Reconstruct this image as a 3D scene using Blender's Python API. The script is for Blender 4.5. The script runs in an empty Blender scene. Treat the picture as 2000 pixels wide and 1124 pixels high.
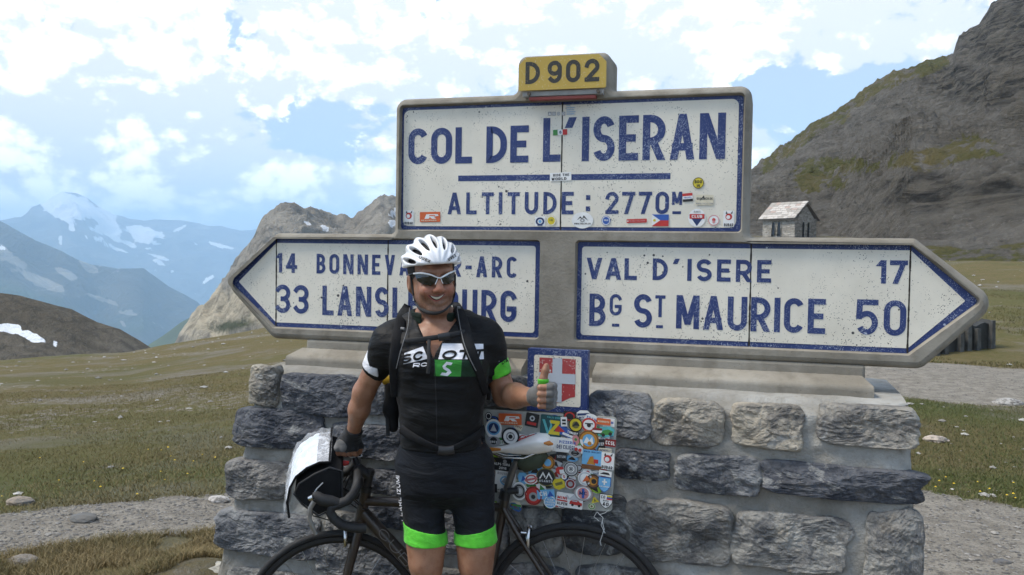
import bpy, bmesh, math, random
import numpy as np
from mathutils import Vector, Matrix

random.seed(7)
SC = bpy.context.scene
COL = SC.collection
PI = math.pi

# ------------------------------------------------------------------ camera
YAW, PITCH, ROLL = math.radians(16.473), math.radians(1.918), math.radians(0.923)
FPX, DIST, EYE = 1700.0, 3.3, 1.6
CAM = np.array([0.0, -DIST, EYE])
_fw = np.array([-math.sin(YAW)*math.cos(PITCH), math.cos(YAW)*math.cos(PITCH), -math.sin(PITCH)])
_rt = np.array([math.cos(YAW), math.sin(YAW), 0.0])
_up = np.cross(_rt, _fw)
RT = math.cos(ROLL)*_rt + math.sin(ROLL)*_up
UP = -math.sin(ROLL)*_rt + math.cos(ROLL)*_up
FW = _fw
cam_data = bpy.data.cameras.new('camera')
cam_data.sensor_width = 36.0
cam_data.lens = FPX/2000.0*36.0
cam_data.clip_start = 0.05
cam_data.clip_end = 90000.0
cam = bpy.data.objects.new('camera', cam_data)
COL.objects.link(cam)
cam.matrix_world = Matrix(((RT[0], UP[0], -FW[0], CAM[0]), (RT[1], UP[1], -FW[1], CAM[1]), (RT[2], UP[2], -FW[2], CAM[2]), (0, 0, 0, 1)))
SC.camera = cam

def ray(px, py):
    return (px-1000.0)*RT-(py-562.0)*UP+FPX*FW
def P(px, py, Y=0.0):            # where that direction meets the upright plane y = Y
    d = ray(px, py)
    return CAM+d*((Y+DIST)/d[1])
def PD(px, py, depth):           # the point at that distance along the view axis
    return CAM+ray(px, py)*(depth/FPX)
def AE(px, py):                  # azimuth (from +Y to +X) and elevation
    d = ray(px, py)
    return math.atan2(d[0], d[1]), math.atan2(d[2], math.hypot(d[0], d[1]))

# ------------------------------------------------------------------ sky, sun, exposure
SUN_EL, SUN_AZ = math.radians(55), math.radians(-112)      # azimuth from +Y towards +X
world = bpy.data.worlds.new('World')
SC.world = world
world.use_nodes = True
def build_world():
    nt = world.node_tree
    nt.nodes.clear()
    N, L = nt.nodes, nt.links
    def mth(op, a, b=None, c=None):
        n = N.new('ShaderNodeMath'); n.operation = op
        for i, v in enumerate((a, b, c)):
            if v is None: continue
            if isinstance(v, (int, float)): n.inputs[i].default_value = v
            else: L.new(v, n.inputs[i])
        return n.outputs[0]
    def mapr(v, a, b, c, d, smooth=True):
        n = N.new('ShaderNodeMapRange')
        n.interpolation_type = 'SMOOTHSTEP' if smooth else 'LINEAR'
        L.new(v, n.inputs[0])
        for i, q in enumerate((a, b, c, d)): n.inputs[i+1].default_value = q
        return n.outputs[0]
    out = N.new('ShaderNodeOutputWorld'); bg = N.new('ShaderNodeBackground')
    sky = N.new('ShaderNodeTexSky'); sky.sky_type = 'NISHITA'
    sky.sun_disc = False
    sky.sun_elevation = SUN_EL; sky.sun_rotation = SUN_AZ
    sky.altitude = 2770.0; sky.air_density = 1.0; sky.dust_density = 1.2
    tc = N.new('ShaderNodeTexCoord')
    sep = N.new('ShaderNodeSeparateXYZ'); L.new(tc.outputs['Generated'], sep.inputs[0])
    az = mth('ARCTAN2', sep.outputs[0], sep.outputs[1])
    el = mth('ARCSINE', sep.outputs[2])
    # cloud layer: the direction laid on a high plane
    zz = mth('ADD', mth('MAXIMUM', sep.outputs[2], 0.0), 0.16)
    cmb = N.new('ShaderNodeCombineXYZ')
    L.new(mth('DIVIDE', sep.outputs[0], zz), cmb.inputs[0])
    L.new(mth('DIVIDE', sep.outputs[1], zz), cmb.inputs[1])
    cmb.inputs[2].default_value = 3.7
    def noise(vec, scale, detail, rough, dist=0.0):
        n = N.new('ShaderNodeTexNoise'); n.noise_dimensions = '2D'; n.inputs['Scale'].default_value = scale
        n.inputs['Detail'].default_value = detail; n.inputs['Roughness'].default_value = rough
        n.inputs['Distortion'].default_value = dist
        L.new(vec, n.inputs['Vector']); return n.outputs['Fac']
    n1 = noise(cmb.outputs[0], 0.9, 8.0, 0.55, 0.2)
    ang = N.new('ShaderNodeCombineXYZ')
    L.new(az, ang.inputs[0]); L.new(mth('MULTIPLY', el, 1.5), ang.inputs[1])
    n2 = noise(ang.outputs[0], 13.0, 9.0, 0.62, 0.35)
    n3 = noise(ang.outputs[0], 4.5, 6.0, 0.55, 0.2)
    # the cloud masses over the pass (centre and half size in photo pixels, weight)
    masses = [(150, 110, 330, 125, .34), (470, 160, 160, 70, .30), (130, 300, 290, 75, .34), (40, 200, 200, 90, .16), (330, 320, 90, 60, .2), (690, 95, 215, 105, .36),
              (600, 345, 210, 46, .32), (1130, 80, 260, 120, .36), (1400, 130, 130, 60, .22), (1640, 40, 330, 85, .36), (1690, 105, 90, 50, .25),
              (300, 415, 700, 50, .42), (1520, 285, 150, 60, .2), (770, 250, 70, 40, .22), (340, 8, 90, 25, .3),
              (600, 215, 150, 40, -.38), (470, 75, 55, 70, -.30), (1480, 130, 70, 60, -.25), (390, 255, 150, 22, -.14), (1560, 190, 190, 60, -.3), (860, 20, 60, 60, -.12), (1390, 50, 70, 40, -.22), (560, 280, 150, 20, -.12)]
    tot = None
    for px, py, rx, ry, w in masses:
        a, e = AE(px, py)
        sx, sy = rx/FPX, ry/FPX
        dx = mth('MULTIPLY', mth('SUBTRACT', az, a), 1.0/sx)
        dy = mth('MULTIPLY', mth('SUBTRACT', el, e), 1.0/sy)
        r2 = mth('ADD', mth('MULTIPLY', dx, dx), mth('MULTIPLY', dy, dy))
        g = mth('MULTIPLY', mth('POWER', 2.718, mth('MULTIPLY', r2, -0.75)), w*1.0)
        tot = g if tot is None else mth('ADD', tot, g)
    dens = mth('ADD', mth('ADD', mth('MULTIPLY', n2, 1.05), mth('MULTIPLY', n3, 0.45)), mth('MULTIPLY', n1, 0.10))
    vo = N.new('ShaderNodeTexVoronoi'); vo.voronoi_dimensions = '2D'; vo.feature = 'SMOOTH_F1'; vo.inputs['Scale'].default_value = 18.0; vo.inputs['Detail'].default_value = 4.0
    vo.inputs['Roughness'].default_value = 0.6; vo.inputs['Smoothness'].default_value = 0.4; L.new(ang.outputs[0], vo.inputs['Vector'])
    puff = mth('SUBTRACT', 0.62, vo.outputs['Distance'])
    dens = mth('ADD', dens, mth('MULTIPLY', puff, 0.17))
    dens = mth('ADD', dens, tot)
    cov = mapr(dens, 0.80, 0.93, 0.0, 1.0)
    # shading inside the clouds, soft grey bellies
    shade = mapr(mth('ADD', noise(ang.outputs[0], 7.0, 7.0, 0.6, 0.5), mth('MULTIPLY', puff, 0.35)), 0.32, 0.58, 0.0, 1.0)
    cr = N.new('ShaderNodeMix'); cr.data_type = 'RGBA'
    L.new(shade, cr.inputs[0])
    cr.inputs[6].default_value = (4.2, 4.25, 4.35, 1); cr.inputs[7].default_value = (9.6, 9.4, 9.1, 1)
    # thin veil over the blue
    veil = N.new('ShaderNodeMix'); veil.data_type = 'RGBA'
    L.new(mapr(el, 0.0, 0.6, 0.92, 0.72), veil.inputs[0])
    L.new(sky.outputs[0], veil.inputs[6]); veil.inputs[7].default_value = (2.5, 3.05, 3.95, 1)
    mx = N.new('ShaderNodeMix'); mx.data_type = 'RGBA'
    L.new(cov, mx.inputs[0]); L.new(veil.outputs[2], mx.inputs[6]); L.new(cr.outputs[2], mx.inputs[7])
    L.new(mx.outputs[2], bg.inputs[0]); bg.inputs[1].default_value = 0.1
    L.new(bg.outputs[0], out.inputs[0])
build_world()
world.cycles.sampling_method = 'MANUAL'
world.cycles.sample_map_resolution = 512
sun_data = bpy.data.lights.new('sun', 'SUN')
sun_data.energy = 1.5
sun_data.angle = math.radians(18)
sun_data.color = (1.0, 0.93, 0.82)
sun = bpy.data.objects.new('sun', sun_data)
COL.objects.link(sun)
_sd = Vector((math.sin(SUN_AZ)*math.cos(SUN_EL), math.cos(SUN_AZ)*math.cos(SUN_EL), math.sin(SUN_EL)))
sun.rotation_euler = _sd.to_track_quat('Z', 'Y').to_euler()
SC.view_settings.view_transform = 'Standard'
SC.view_settings.look = 'None'
SC.view_settings.exposure = 1.42
SC.view_settings.gamma = 1.0
SC.view_settings.use_curve_mapping = False
SC.render.engine = 'CYCLES'
SC.cycles.use_denoising = True
SC.cycles.use_adaptive_sampling = True
SC.cycles.adaptive_threshold = 0.02
SC.cycles.max_bounces = 6
SC.cycles.diffuse_bounces = 3
SC.cycles.glossy_bounces = 3
SC.cycles.transmission_bounces = 6
SC.cycles.transparent_max_bounces = 12
SC.cycles.volume_bounces = 2

# ------------------------------------------------------------------ noise in numpy
def _hash(ix, iy, iz, s):
    h = (ix.astype(np.int64)*374761393+iy.astype(np.int64)*668265263+iz.astype(np.int64)*2147483647+s*1274126177) & 0xffffffff
    h = ((h ^ (h >> 13))*1274126177) & 0xffffffff
    h = ((h ^ (h >> 16))*2246822519) & 0xffffffff
    return ((h ^ (h >> 15)) & 0xffff).astype(np.float64)/65535.0
def vn(x, y, z=None, s=0):
    x = np.asarray(x, float); y = np.asarray(y, float)
    z = np.zeros_like(x) if z is None else np.asarray(z, float)
    x, y, z = np.broadcast_arrays(x, y, z)
    ix, iy, iz = np.floor(x), np.floor(y), np.floor(z)
    fx, fy, fz = x-ix, y-iy, z-iz
    fx, fy, fz = [f*f*f*(f*(f*6-15)+10) for f in (fx, fy, fz)]
    r = 0
    for a in (0, 1):
        for b in (0, 1):
            for c in (0, 1):
                w = (fx if a else 1-fx)*(fy if b else 1-fy)*(fz if c else 1-fz)
                r = r+w*_hash(ix+a, iy+b, iz+c, s)
    return r*2-1
def fbm(x, y, z=None, o=4, s=0, g=0.5, ridge=False):
    t = 0; a = 1.0; f = 1.0; n = 0
    for i in range(o):
        v = vn(np.asarray(x)*f, np.asarray(y)*f, None if z is None else np.asarray(z)*f, s+i*17)
        if ridge: v = 1-2*np.abs(v)
        t = t+a*v; n += a; a *= g; f *= 2.03
    return t/n
def sstep(a, b, x):
    t = np.clip((x-a)/(b-a), 0, 1); return t*t*(3-2*t)

# ------------------------------------------------------------------ materials
MATS = {}
class NT:
    def __init__(self, name):
        self.m = bpy.data.materials.new(name); self.m.use_nodes = True
        self.t = self.m.node_tree; self.N = self.t.nodes; self.L = self.t.links
        self.b = self.N['Principled BSDF']
        self.tc = None
    def co(self, kind='Object'):
        if self.tc is None: self.tc = self.N.new('ShaderNodeTexCoord')
        return self.tc.outputs[kind]
    def geo(self):
        return self.N.new('ShaderNodeNewGeometry').outputs['Position']
    def put(self, n, i, v):
        if v is None: return
        if hasattr(v, 'links') or hasattr(v, 'is_output'): self.L.new(v, n.inputs[i])
        elif isinstance(v, (tuple, list)) and len(v) == 3 and n.inputs[i].type == 'RGBA': n.inputs[i].default_value = (*v, 1)
        else: n.inputs[i].default_value = v
    def noise(self, scale, detail=4, rough=.55, dist=0, vec=None, col=False):
        n = self.N.new('ShaderNodeTexNoise')
        for k, v in (('Scale', scale), ('Detail', detail), ('Roughness', rough), ('Distortion', dist)): n.inputs[k].default_value = v
        self.L.new(vec if vec is not None else self.co(), n.inputs['Vector'])
        return n.outputs['Color' if col else 'Fac']
    def voro(self, scale, feat='F1', vec=None, out='Distance', rand=1.0):
        n = self.N.new('ShaderNodeTexVoronoi'); n.feature = feat
        n.inputs['Scale'].default_value = scale; n.inputs['Randomness'].default_value = rand
        self.L.new(vec if vec is not None else self.co(), n.inputs['Vector'])
        return n.outputs[out]
    def map(self, v, a, b, c=0.0, d=1.0, smooth=True):
        n = self.N.new('ShaderNodeMapRange'); n.interpolation_type = 'SMOOTHSTEP' if smooth else 'LINEAR'
        self.L.new(v, n.inputs[0])
        for i, q in enumerate((a, b, c, d)): n.inputs[i+1].default_value = q
        return n.outputs[0]
    def math(self, op, a, b=None):
        n = self.N.new('ShaderNodeMath'); n.operation = op
        self.put(n, 0, a); self.put(n, 1, b); return n.outputs[0]
    def mix(self, f, a, b, mode='MIX'):
        n = self.N.new('ShaderNodeMix'); n.data_type = 'RGBA'; n.blend_type = mode
        self.put(n, 0, f); self.put(n, 6, a); self.put(n, 7, b); return n.outputs[2]
    def attr(self, name, out='Fac'):
        n = self.N.new('ShaderNodeAttribute'); n.attribute_name = name; return n.outputs[out]
    def objcol(self):
        return self.N.new('ShaderNodeObjectInfo').outputs['Color']
    def scalevec(self, s, vec=None):
        n = self.N.new('ShaderNodeMapping'); n.inputs['Scale'].default_value = s
        self.L.new(vec if vec is not None else self.co(), n.inputs[0]); return n.outputs[0]
    def bump(self, h, strength=.4, dist=.01, prev=None):
        n = self.N.new('ShaderNodeBump'); n.inputs['Strength'].default_value = strength; n.inputs['Distance'].default_value = dist
        self.L.new(h, n.inputs['Height'])
        if prev is not None: self.L.new(prev, n.inputs['Normal'])
        self.L.new(n.outputs[0], self.b.inputs['Normal']); return n.outputs[0]
    def set(self, col=None, rough=None, **k):
        if col is not None: self.put(self.b, 'Base Color', col)
        if rough is not None: self.put(self.b, 'Roughness', rough)
        for a, v in k.items(): self.put(self.b, a, v)
        return self
def simple(name, col, rough=.6, metal=0.0, var=.12, scale=30, bump=0.0, bscale=None, spec=None, coat=0.0, sheen=0.0):
    if name in MATS: return MATS[name]
    n = NT(name)
    v = n.map(n.noise(scale, 5, .6), .3, .7, 1-var, 1+var)
    c = n.mix(1.0, tuple(col), v, 'MULTIPLY')
    n.set(c, n.map(n.noise(scale*.6, 3), .3, .7, max(.02, rough-.07), min(1, rough+.07)), Metallic=metal)
    if spec is not None: n.set(**{'Specular IOR Level': spec})
    if coat: n.set(**{'Coat Weight': coat, 'Coat Roughness': .1})
    if sheen: n.set(**{'Sheen Weight': sheen, 'Sheen Roughness': .5})
    if bump: n.bump(n.noise(bscale or scale*3, 5, .6), bump, .002)
    MATS[name] = n.m
    return n.m
def srgb(r, g, b):
    f = lambda c: (c/255/12.92) if c/255 <= .04045 else ((c/255+.055)/1.055)**2.4
    return (f(r), f(g), f(b))

def m_concrete():
    n = NT('weathered_concrete')
    a = n.noise(2.3, 6, .62); b = n.noise(14, 6, .6); c = n.noise(90, 4, .6)
    col = n.mix(n.map(a, .35, .68), (.225, .203, .165), (.315, .290, .243))
    col = n.mix(n.map(b, .42, .70, 0, .55), col, (.165, .145, .115))
    col = n.mix(n.map(n.noise(4.5, 4, .6, vec=n.scalevec((1, 1, .22))), .52, .72, 0, .5), col, (.37, .35, .305))
    col = n.mix(n.map(n.voro(55), .0, .16, .6, 0), col, (.06, .055, .045))
    n.set(col, .92, **{'Specular IOR Level': .2})
    h = n.math('ADD', n.math('MULTIPLY', b, .6), n.math('MULTIPLY', c, .55))
    n.bump(h, .55, .006)
    return n.m
def m_mortar():
    n = NT('grey_mortar')
    a = n.noise(3.2, 6, .6); b = n.noise(25, 5, .6)
    col = n.mix(n.map(a, .35, .68), (.235, .222, .195), (.40, .392, .365))
    col = n.mix(n.map(b, .5, .75, 0, .45), col, (.165, .15, .12))
    col = n.mix(n.map(n.noise(7, 5, .65), .55, .72, 0, .5), col, (.24, .218, .175))
    n.set(col, .95, **{'Specular IOR Level': .15})
    col = n.mix(n.map(n.noise(2.2, 7, .7, 1.0), .54, .66, 0, .55), col, (.17, .155, .125))
    n.set(col)
    n.bump(n.math('ADD', n.noise(7, 7, .65, .5), n.math('MULTIPLY', n.noise(140, 3), .22)), .85, .02)
    return n.m
def m_stone():
    n = NT('rough_hewn_stone')
    tint = n.objcol()
    p = n.co()
    big = n.noise(7, 7, .66, .6, vec=p); med = n.noise(26, 7, .65, .4, vec=p); fine = n.noise(95, 5, .6, vec=p)
    col = n.mix(n.map(big, .35, .65, 0, 1), n.mix(1., tint, (.48, .50, .55), 'MULTIPLY'), n.mix(1., tint, (1.65, 1.60, 1.50), 'MULTIPLY'))
    # pale scars and lime veins
    vein = n.map(n.noise(5.5, 8, .7, 1.6, vec=n.scalevec((1, 1, 1.7))), .54, .64, 0, .72)
    col = n.mix(vein, col, (.36, .36, .345))
    col = n.mix(n.map(med, .55, .74, 0, .6), col, (.035, .037, .042))
    col = n.mix(n.map(n.noise(11, 5, .6, .3), .58, .74, 0, .4), col, (.19, .15, .10))
    col = n.mix(n.map(n.noise(48, 4, .7), .6, .75, 0, .5), col, (.40, .39, .37))
    n.set(col, .88, **{'Specular IOR Level': .3})
    crk = n.map(n.voro(9, 'DISTANCE_TO_EDGE', vec=p), 0, .06, 0, 1)
    h = n.math('ADD', n.math('ADD', n.math('MULTIPLY', med, 1.0), n.math('MULTIPLY', fine, .35)), n.math('MULTIPLY', crk, .10))
    n.bump(h, 1.0, .022)
    return n.m
def m_enamel(name, base, speck, amount, dirt, vs=150, lo=.12, pk=.44):
    n = NT(name)
    p = n.co()
    v = n.voro(vs, vec=p)
    size = n.map(n.noise(3.0, 5, .7, vec=p), .34, .66, lo, amount)
    hit = n.math('LESS_THAN', v, size)
    pick = n.math('GREATER_THAN', n.noise(41, 2, .5, vec=p), pk)
    v2 = n.voro(26, vec=p); hit2 = n.math('LESS_THAN', v2, n.map(n.noise(6, 3, vec=p), .42, .72, .03, .15))
    col = n.mix(n.map(n.noise(4, 5, .6), .35, .7), base, tuple(c*.88 for c in base))
    col = n.mix(n.map(n.noise(1.6, 6, .7), .5, .75, 0, .45), col, dirt)
    col = n.mix(n.math('MULTIPLY', hit, pick), col, speck)
    col = n.mix(hit2, col, speck)
    n.set(col, .42, **{'Specular IOR Level': .45})
    n.bump(n.noise(30, 4), .12, .002)
    return n.m
MATS['concrete'] = m_concrete(); MATS['mortar'] = m_mortar(); MATS['stone'] = m_stone()
MATS['enamel_white'] = m_enamel('chipped_white_enamel', (.80, .75, .635), (.05, .047, .05), .27, (.60, .56, .46), 150, .07, .46)
MATS['enamel_blue'] = m_enamel('speckled_blue_enamel', (.025, .045, .160), (.40, .44, .54), .36, (.04, .065, .18), 260, .12, .42)
MATS['enamel_red'] = m_enamel('speckled_red_enamel', (.40, .045, .05), (.66, .62, .60), .30, (.42, .12, .11))
MATS['enamel_pale'] = m_enamel('pale_blue_enamel', (.50, .55, .62), (.30, .32, .36), .12, (.46, .48, .52))
MATS['enamel_yellow'] = m_enamel('worn_yellow_enamel', (.52, .36, .07), (.70, .66, .55), .17, (.40, .24, .02))
MATS['enamel_black'] = m_enamel('speckled_black_enamel', (.04, .038, .032), (.42, .33, .12), .18, (.07, .06, .04))
def flat(name, col, rough=.5): return simple('print_'+name, col, rough, var=.06, scale=40)

# ------------------------------------------------------------------ mesh builder
class MB:
    def __init__(self): self.v = []; self.f = []; self.mi = []; self.mats = []; self.sm = []
    def slot(self, m):
        if m not in self.mats: self.mats.append(m)
        return self.mats.index(m)
    def add(self, vs, fs, m, smooth=False):
        o = len(self.v); s = self.slot(m)
        self.v.extend([tuple(map(float, p)) for p in vs])
        for f in fs: self.f.append(tuple(i+o for i in f)); self.mi.append(s); self.sm.append(smooth)
    def box(self, a, b, m):
        (x0, y0, z0), (x1, y1, z1) = a, b
        self.add([(x0, y0, z0), (x1, y0, z0), (x1, y1, z0), (x0, y1, z0), (x0, y0, z1), (x1, y0, z1), (x1, y1, z1), (x0, y1, z1)],
                 [(3, 2, 1, 0), (4, 5, 6, 7), (0, 1, 5, 4), (1, 2, 6, 5), (2, 3, 7, 6), (3, 0, 4, 7)], m)
    def rings(self, rings, m, cap=True, smooth=True, closed=True):
        n = len(rings[0]); vs = [p for r in rings for p in r]; fs = []
        for i in range(len(rings)-1):
            for j in range(n if closed else n-1):
                k = (j+1) % n
                fs.append((i*n+j, i*n+k, (i+1)*n+k, (i+1)*n+j))
        self.add(vs, fs, m, smooth)
        if cap and closed:
            self.add(rings[0], [tuple(range(n))[::-1]], m); self.add(rings[-1], [tuple(range(n))], m)
    def tube(self, pts, r, m, n=10, cap=True, closed=False, flat=1.0, up=None):
        pts = [Vector(p) for p in pts]; k = len(pts)
        rs = r if isinstance(r, (list, tuple)) else [r]*k
        rings = []; prev = None
        for i, p in enumerate(pts):
            if closed: t = pts[(i+1) % k]-pts[i-1]
            else: t = pts[min(i+1, k-1)]-pts[max(i-1, 0)]
            t.normalize()
            if prev is None:
                a = Vector(up) if up is not None else (Vector((0, 0, 1)) if abs(t.z) < .9 else Vector((1, 0, 0)))
            else: a = prev
            u = a-t*a.dot(t)
            if u.length < 1e-6: u = t.orthogonal()
            u.normalize(); w = t.cross(u); prev = u
            rings.append([p+(u*math.cos(2*PI*j/n)+w*math.sin(2*PI*j/n)*flat)*rs[i] for j in range(n)])
        if closed: rings.append(rings[0])
        self.rings(rings, m, cap and not closed)
    def build(self, name, parent=None, loc=None, rot=None, bevel=0, auto=None):
        me = bpy.data.meshes.new(name)
        me.from_pydata(self.v, [], self.f)
        for m in self.mats: me.materials.append(MATS[m] if isinstance(m, str) else m)
        me.polygons.foreach_set('material_index', self.mi)
        me.polygons.foreach_set('use_smooth', self.sm)
        me.update()
        o = bpy.data.objects.new(name, me); COL.objects.link(o)
        if parent is not None: o.parent = parent
        if loc is not None: o.location = loc
        if rot is not None: o.rotation_euler = rot
        if bevel:
            b = o.modifiers.new('bevel', 'BEVEL'); b.width = bevel; b.segments = 2; b.limit_method = 'ANGLE'
        return o
def mesh_obj(name, V, F, mat, parent=None, smooth=True):
    me = bpy.data.meshes.new(name)
    V = np.asarray(V, np.float32); F = np.asarray(F, np.int32)
    me.vertices.add(len(V)); me.vertices.foreach_set('co', V.ravel())
    k = F.shape[1]
    me.loops.add(F.size); me.loops.foreach_set('vertex_index', F.ravel())
    me.polygons.add(len(F))
    me.polygons.foreach_set('loop_start', np.arange(0, F.size, k, dtype=np.int32))
    me.polygons.foreach_set('loop_total', np.full(len(F), k, np.int32))
    me.polygons.foreach_set('use_smooth', np.full(len(F), smooth))
    me.materials.append(MATS[mat] if isinstance(mat, str) else mat)
    me.update(calc_edges=True); me.validate()
    o = bpy.data.objects.new(name, me); COL.objects.link(o)
    if parent is not None: o.parent = parent
    return o
def empty(name, loc=(0, 0, 0), rz=0.0):
    o = bpy.data.objects.new(name, None); COL.objects.link(o)
    o.location = loc; o.rotation_euler = (0, 0, rz); o.empty_display_size = .1
    return o
def tag(o, label=None, cat=None, group=None, kind=None):
    for k, v in (('label', label), ('category', cat), ('group', group), ('kind', kind)):
        if v is not None: o[k] = v
    return o

# ------------------------------------------------------------------ lettering: stroke letters of even weight, as on enamel road signs
def arc(cx, cy, r, a0, a1, ry=None, n=14):
    ry = r if ry is None else ry
    return [(cx+r*math.cos(math.radians(a0+(a1-a0)*i/n)), cy+ry*math.sin(math.radians(a0+(a1-a0)*i/n))) for i in range(n+1)]
GW = dict(I=.0, M=1.22, W=1.3, N=1.08, L=.82, E=.86, F=.82, T=.92, J=.7, A=1.08, V=1.08, B=.95, P=.92, R=.98, S=.96, D=.98, O=1.04, Q=1.04, G=1.02, C=.98, K=1.0, X=1.0, Y=1.0, Z=.9)
def glyph(c, W, H, t):
    """strokes of one letter in a box W x H with stroke t: ('p', points, closed, square caps) or ('d', a, b) cut level"""
    a = t/2; L, R, B, T = a, W-a, a, H-a; X = W/2; Y = H/2; q = (R-L)/2
    qy = min(q*1.05, (T-B)/2)
    p = lambda pts, closed=False, cap=True: ('p', pts, closed, cap)
    top = lambda a0, a1: arc(X, T-qy, q, a0, a1, qy)
    bot = lambda a0, a1: arc(X, B+qy, q, a0, a1, qy)
    if c == 'I' or c == '|' or c == 'l': return [p([(a, B), (a, T)])]
    if c == 'L': return [p([(L, T), (L, B), (R, B)])]
    if c == 'E': return [p([(R, T), (L, T), (L, B), (R, B)]), p([(L, Y), (R-t*.35, Y)])]
    if c == 'F': return [p([(R, T), (L, T), (L, B)]), p([(L, Y), (R-t*.35, Y)])]
    if c == 'T': return [p([(L, T), (R, T)]), p([(X, T), (X, B)])]
    if c == 'H': return [p([(L, T), (L, B)]), p([(R, T), (R, B)]), p([(L, Y), (R, Y)])]
    if c in 'O0': return [p(top(0, 180)+bot(180, 360), True)]
    if c == 'Q': return [p(top(0, 180)+bot(180, 360), True), p([(X+q*.2, B+q*.7), (R, B)])]
    if c == 'C': return [p(top(22, 180)+bot(180, 338), False, False)]
    if c == 'G': return [p(top(22, 180)+bot(180, 360)+[(R, Y-a), (X+q*.15, Y-a)], False, True)]
    if c == 'U': return [p([(L, T)]+bot(180, 360)+[(R, T)])]
    if c == 'J': return [p([(R, T)]+bot(0, -165)[::1], False, True)]
    if c == 'D':
        r = min((R-L)*.88, (T-B)/2*.96); return [p([(L, B), (R-r, B)]+arc(R-r, B+r, r, -90, 0)+arc(R-r, T-r, r, 0, 90)+[(R-r, T), (L, T)], True)]
    if c == 'P': r = (T-Y+a)/2; return [p([(L, B), (L, T)]), p([(L, T)]+arc(R-r, T-r, r, 90, -90)+[(L, T-2*r)])]
    if c == 'R':
        r = (T-Y+a)/2; return [p([(L, B), (L, T)]), p([(L, T)]+arc(R-r, T-r, r, 90, -90)+[(L, T-2*r)]), ('d', (X-t*.1, T-2*r), (R, 0))]
    if c == 'B':
        r = (T-Y)/2; return [p([(L, B), (L, T)]), p([(L, T)]+arc(R-r-t*.12, T-r, r, 90, -90)+[(L, Y)]), p([(L, Y)]+arc(R-r, B+r, r, 90, -90)+[(L, B)])]
    if c == 'S':
        ry = (T-B)/4; return [p(arc(X, T-ry, q, 20, 270, ry, 20)+arc(X, B+ry, q, 90, -160, ry, 20)[1:], False, False)]
    if c == 'A': w = t*.56; return [('d', (w, 0), (X, H)), ('d', (W-w, 0), (X, H)), p([(W*.24, H*.28), (W*.76, H*.28)])]
    if c == 'V': w = t*.56; return [('d', (X, 0), (w, H)), ('d', (X, 0), (W-w, H))]
    if c == 'M': return [p([(L, B), (L, T)]), p([(R, B), (R, T)]), ('d', (X, H*.12), (L+t*.1, H)), ('d', (X, H*.12), (R-t*.1, H))]
    if c == 'W': w = t*.56; return [('d', (W*.28, 0), (w, H)), ('d', (W*.28, 0), (X, H*.8)), ('d', (W*.72, 0), (X, H*.8)), ('d', (W*.72, 0), (W-w, H))]
    if c == 'N': return [p([(L, B), (L, T)]), p([(R, B), (R, T)]), ('d', (R-t*.1, 0), (L+t*.1, H))]
    if c == 'K': return [p([(L, B), (L, T)]), ('d', (L+t*.4, H*.42), (R, H)), ('d', (R, 0), (W*.45, H*.55))]
    if c == 'X': w = t*.56; return [('d', (w, 0), (W-w, H)), ('d', (W-w, 0), (w, H))]
    if c == 'Y': w = t*.56; return [('d', (X, H*.4), (w, H)), ('d', (X, H*.4), (W-w, H)), p([(X, B), (X, H*.45)])]
    if c == 'Z': return [p([(L, T), (R, T)]), p([(L, B), (R, B)]), ('d', (L+a*.4, 0), (R-a*.4, H))]
    if c == '1': return [p([(R, B), (R, T)]), ('d', (L-a*.3, H*.74), (R, H))]
    if c == '2': r = q; return [p(arc(X, T-r, r, 170, -30)+[(L+a*.3, B+a*.2)]), p([(L, B), (R, B)])]
    if c == '3': ry = (T-B)/4; return [p(arc(X, T-ry, q, 150, -90, ry, 16)), p(arc(X, B+ry, q, 90, -150, ry, 16))]
    if c == '4': return [p([(R-t*.7, B), (R-t*.7, T)]), p([(L, H*.3), (R, H*.3)]), ('d', (L+a*.2, H*.3), (R-t*.7, H))]
    if c == '5': r = (T-B)*.31; return [p([(R, T), (L+a*.2, T), (L, Y+t*.1)]), p([(L, Y+t*.05)]+arc(X, B+r, q, 120, -150, r, 18)[1:], False, False)]
    if c == '6': r = (T-B)*.3; return [p(arc(X, B+r, q, 0, 360, r, 22)[:-1], True), p(top(40, 180)+[(L, B+r)])]
    if c == '7': return [p([(L, T), (R, T)]), ('d', (W*.32, 0), (R-a*.3, H))]
    if c == '8': ry = (T-B)/4; return [p(arc(X, T-ry, q*.9, 0, 360, ry, 22)[:-1], True), p(arc(X, B+ry, q, 0, 360, ry, 22)[:-1], True)]
    if c == '9': r = (T-B)*.3; return [p(arc(X, T-r, q, 0, 360, r, 22)[:-1], True), p([(R, T-r)]+bot(0, -140))]
    if c == "'": return [('d', (a*1.0, H*.76), (a*2.2, H))]
    if c == ':': return [p([(a, H*.14), (a, H*.16)]), p([(a, H*.70), (a, H*.72)])]
    if c == '.': return [p([(a, a), (a, a*1.1)])]
    if c == '-': return [p([(L, H*.46), (R, H*.46)])]
    if c == '_': return [p([(L, -H*.12), (R, -H*.12)])]
    if c == '/': return [('d', (a, 0), (W-a, H))]
    if c == '&': return [p(top(0, 180)+bot(180, 360), True)]
    return [p([(L, B), (R, B)])]
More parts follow.
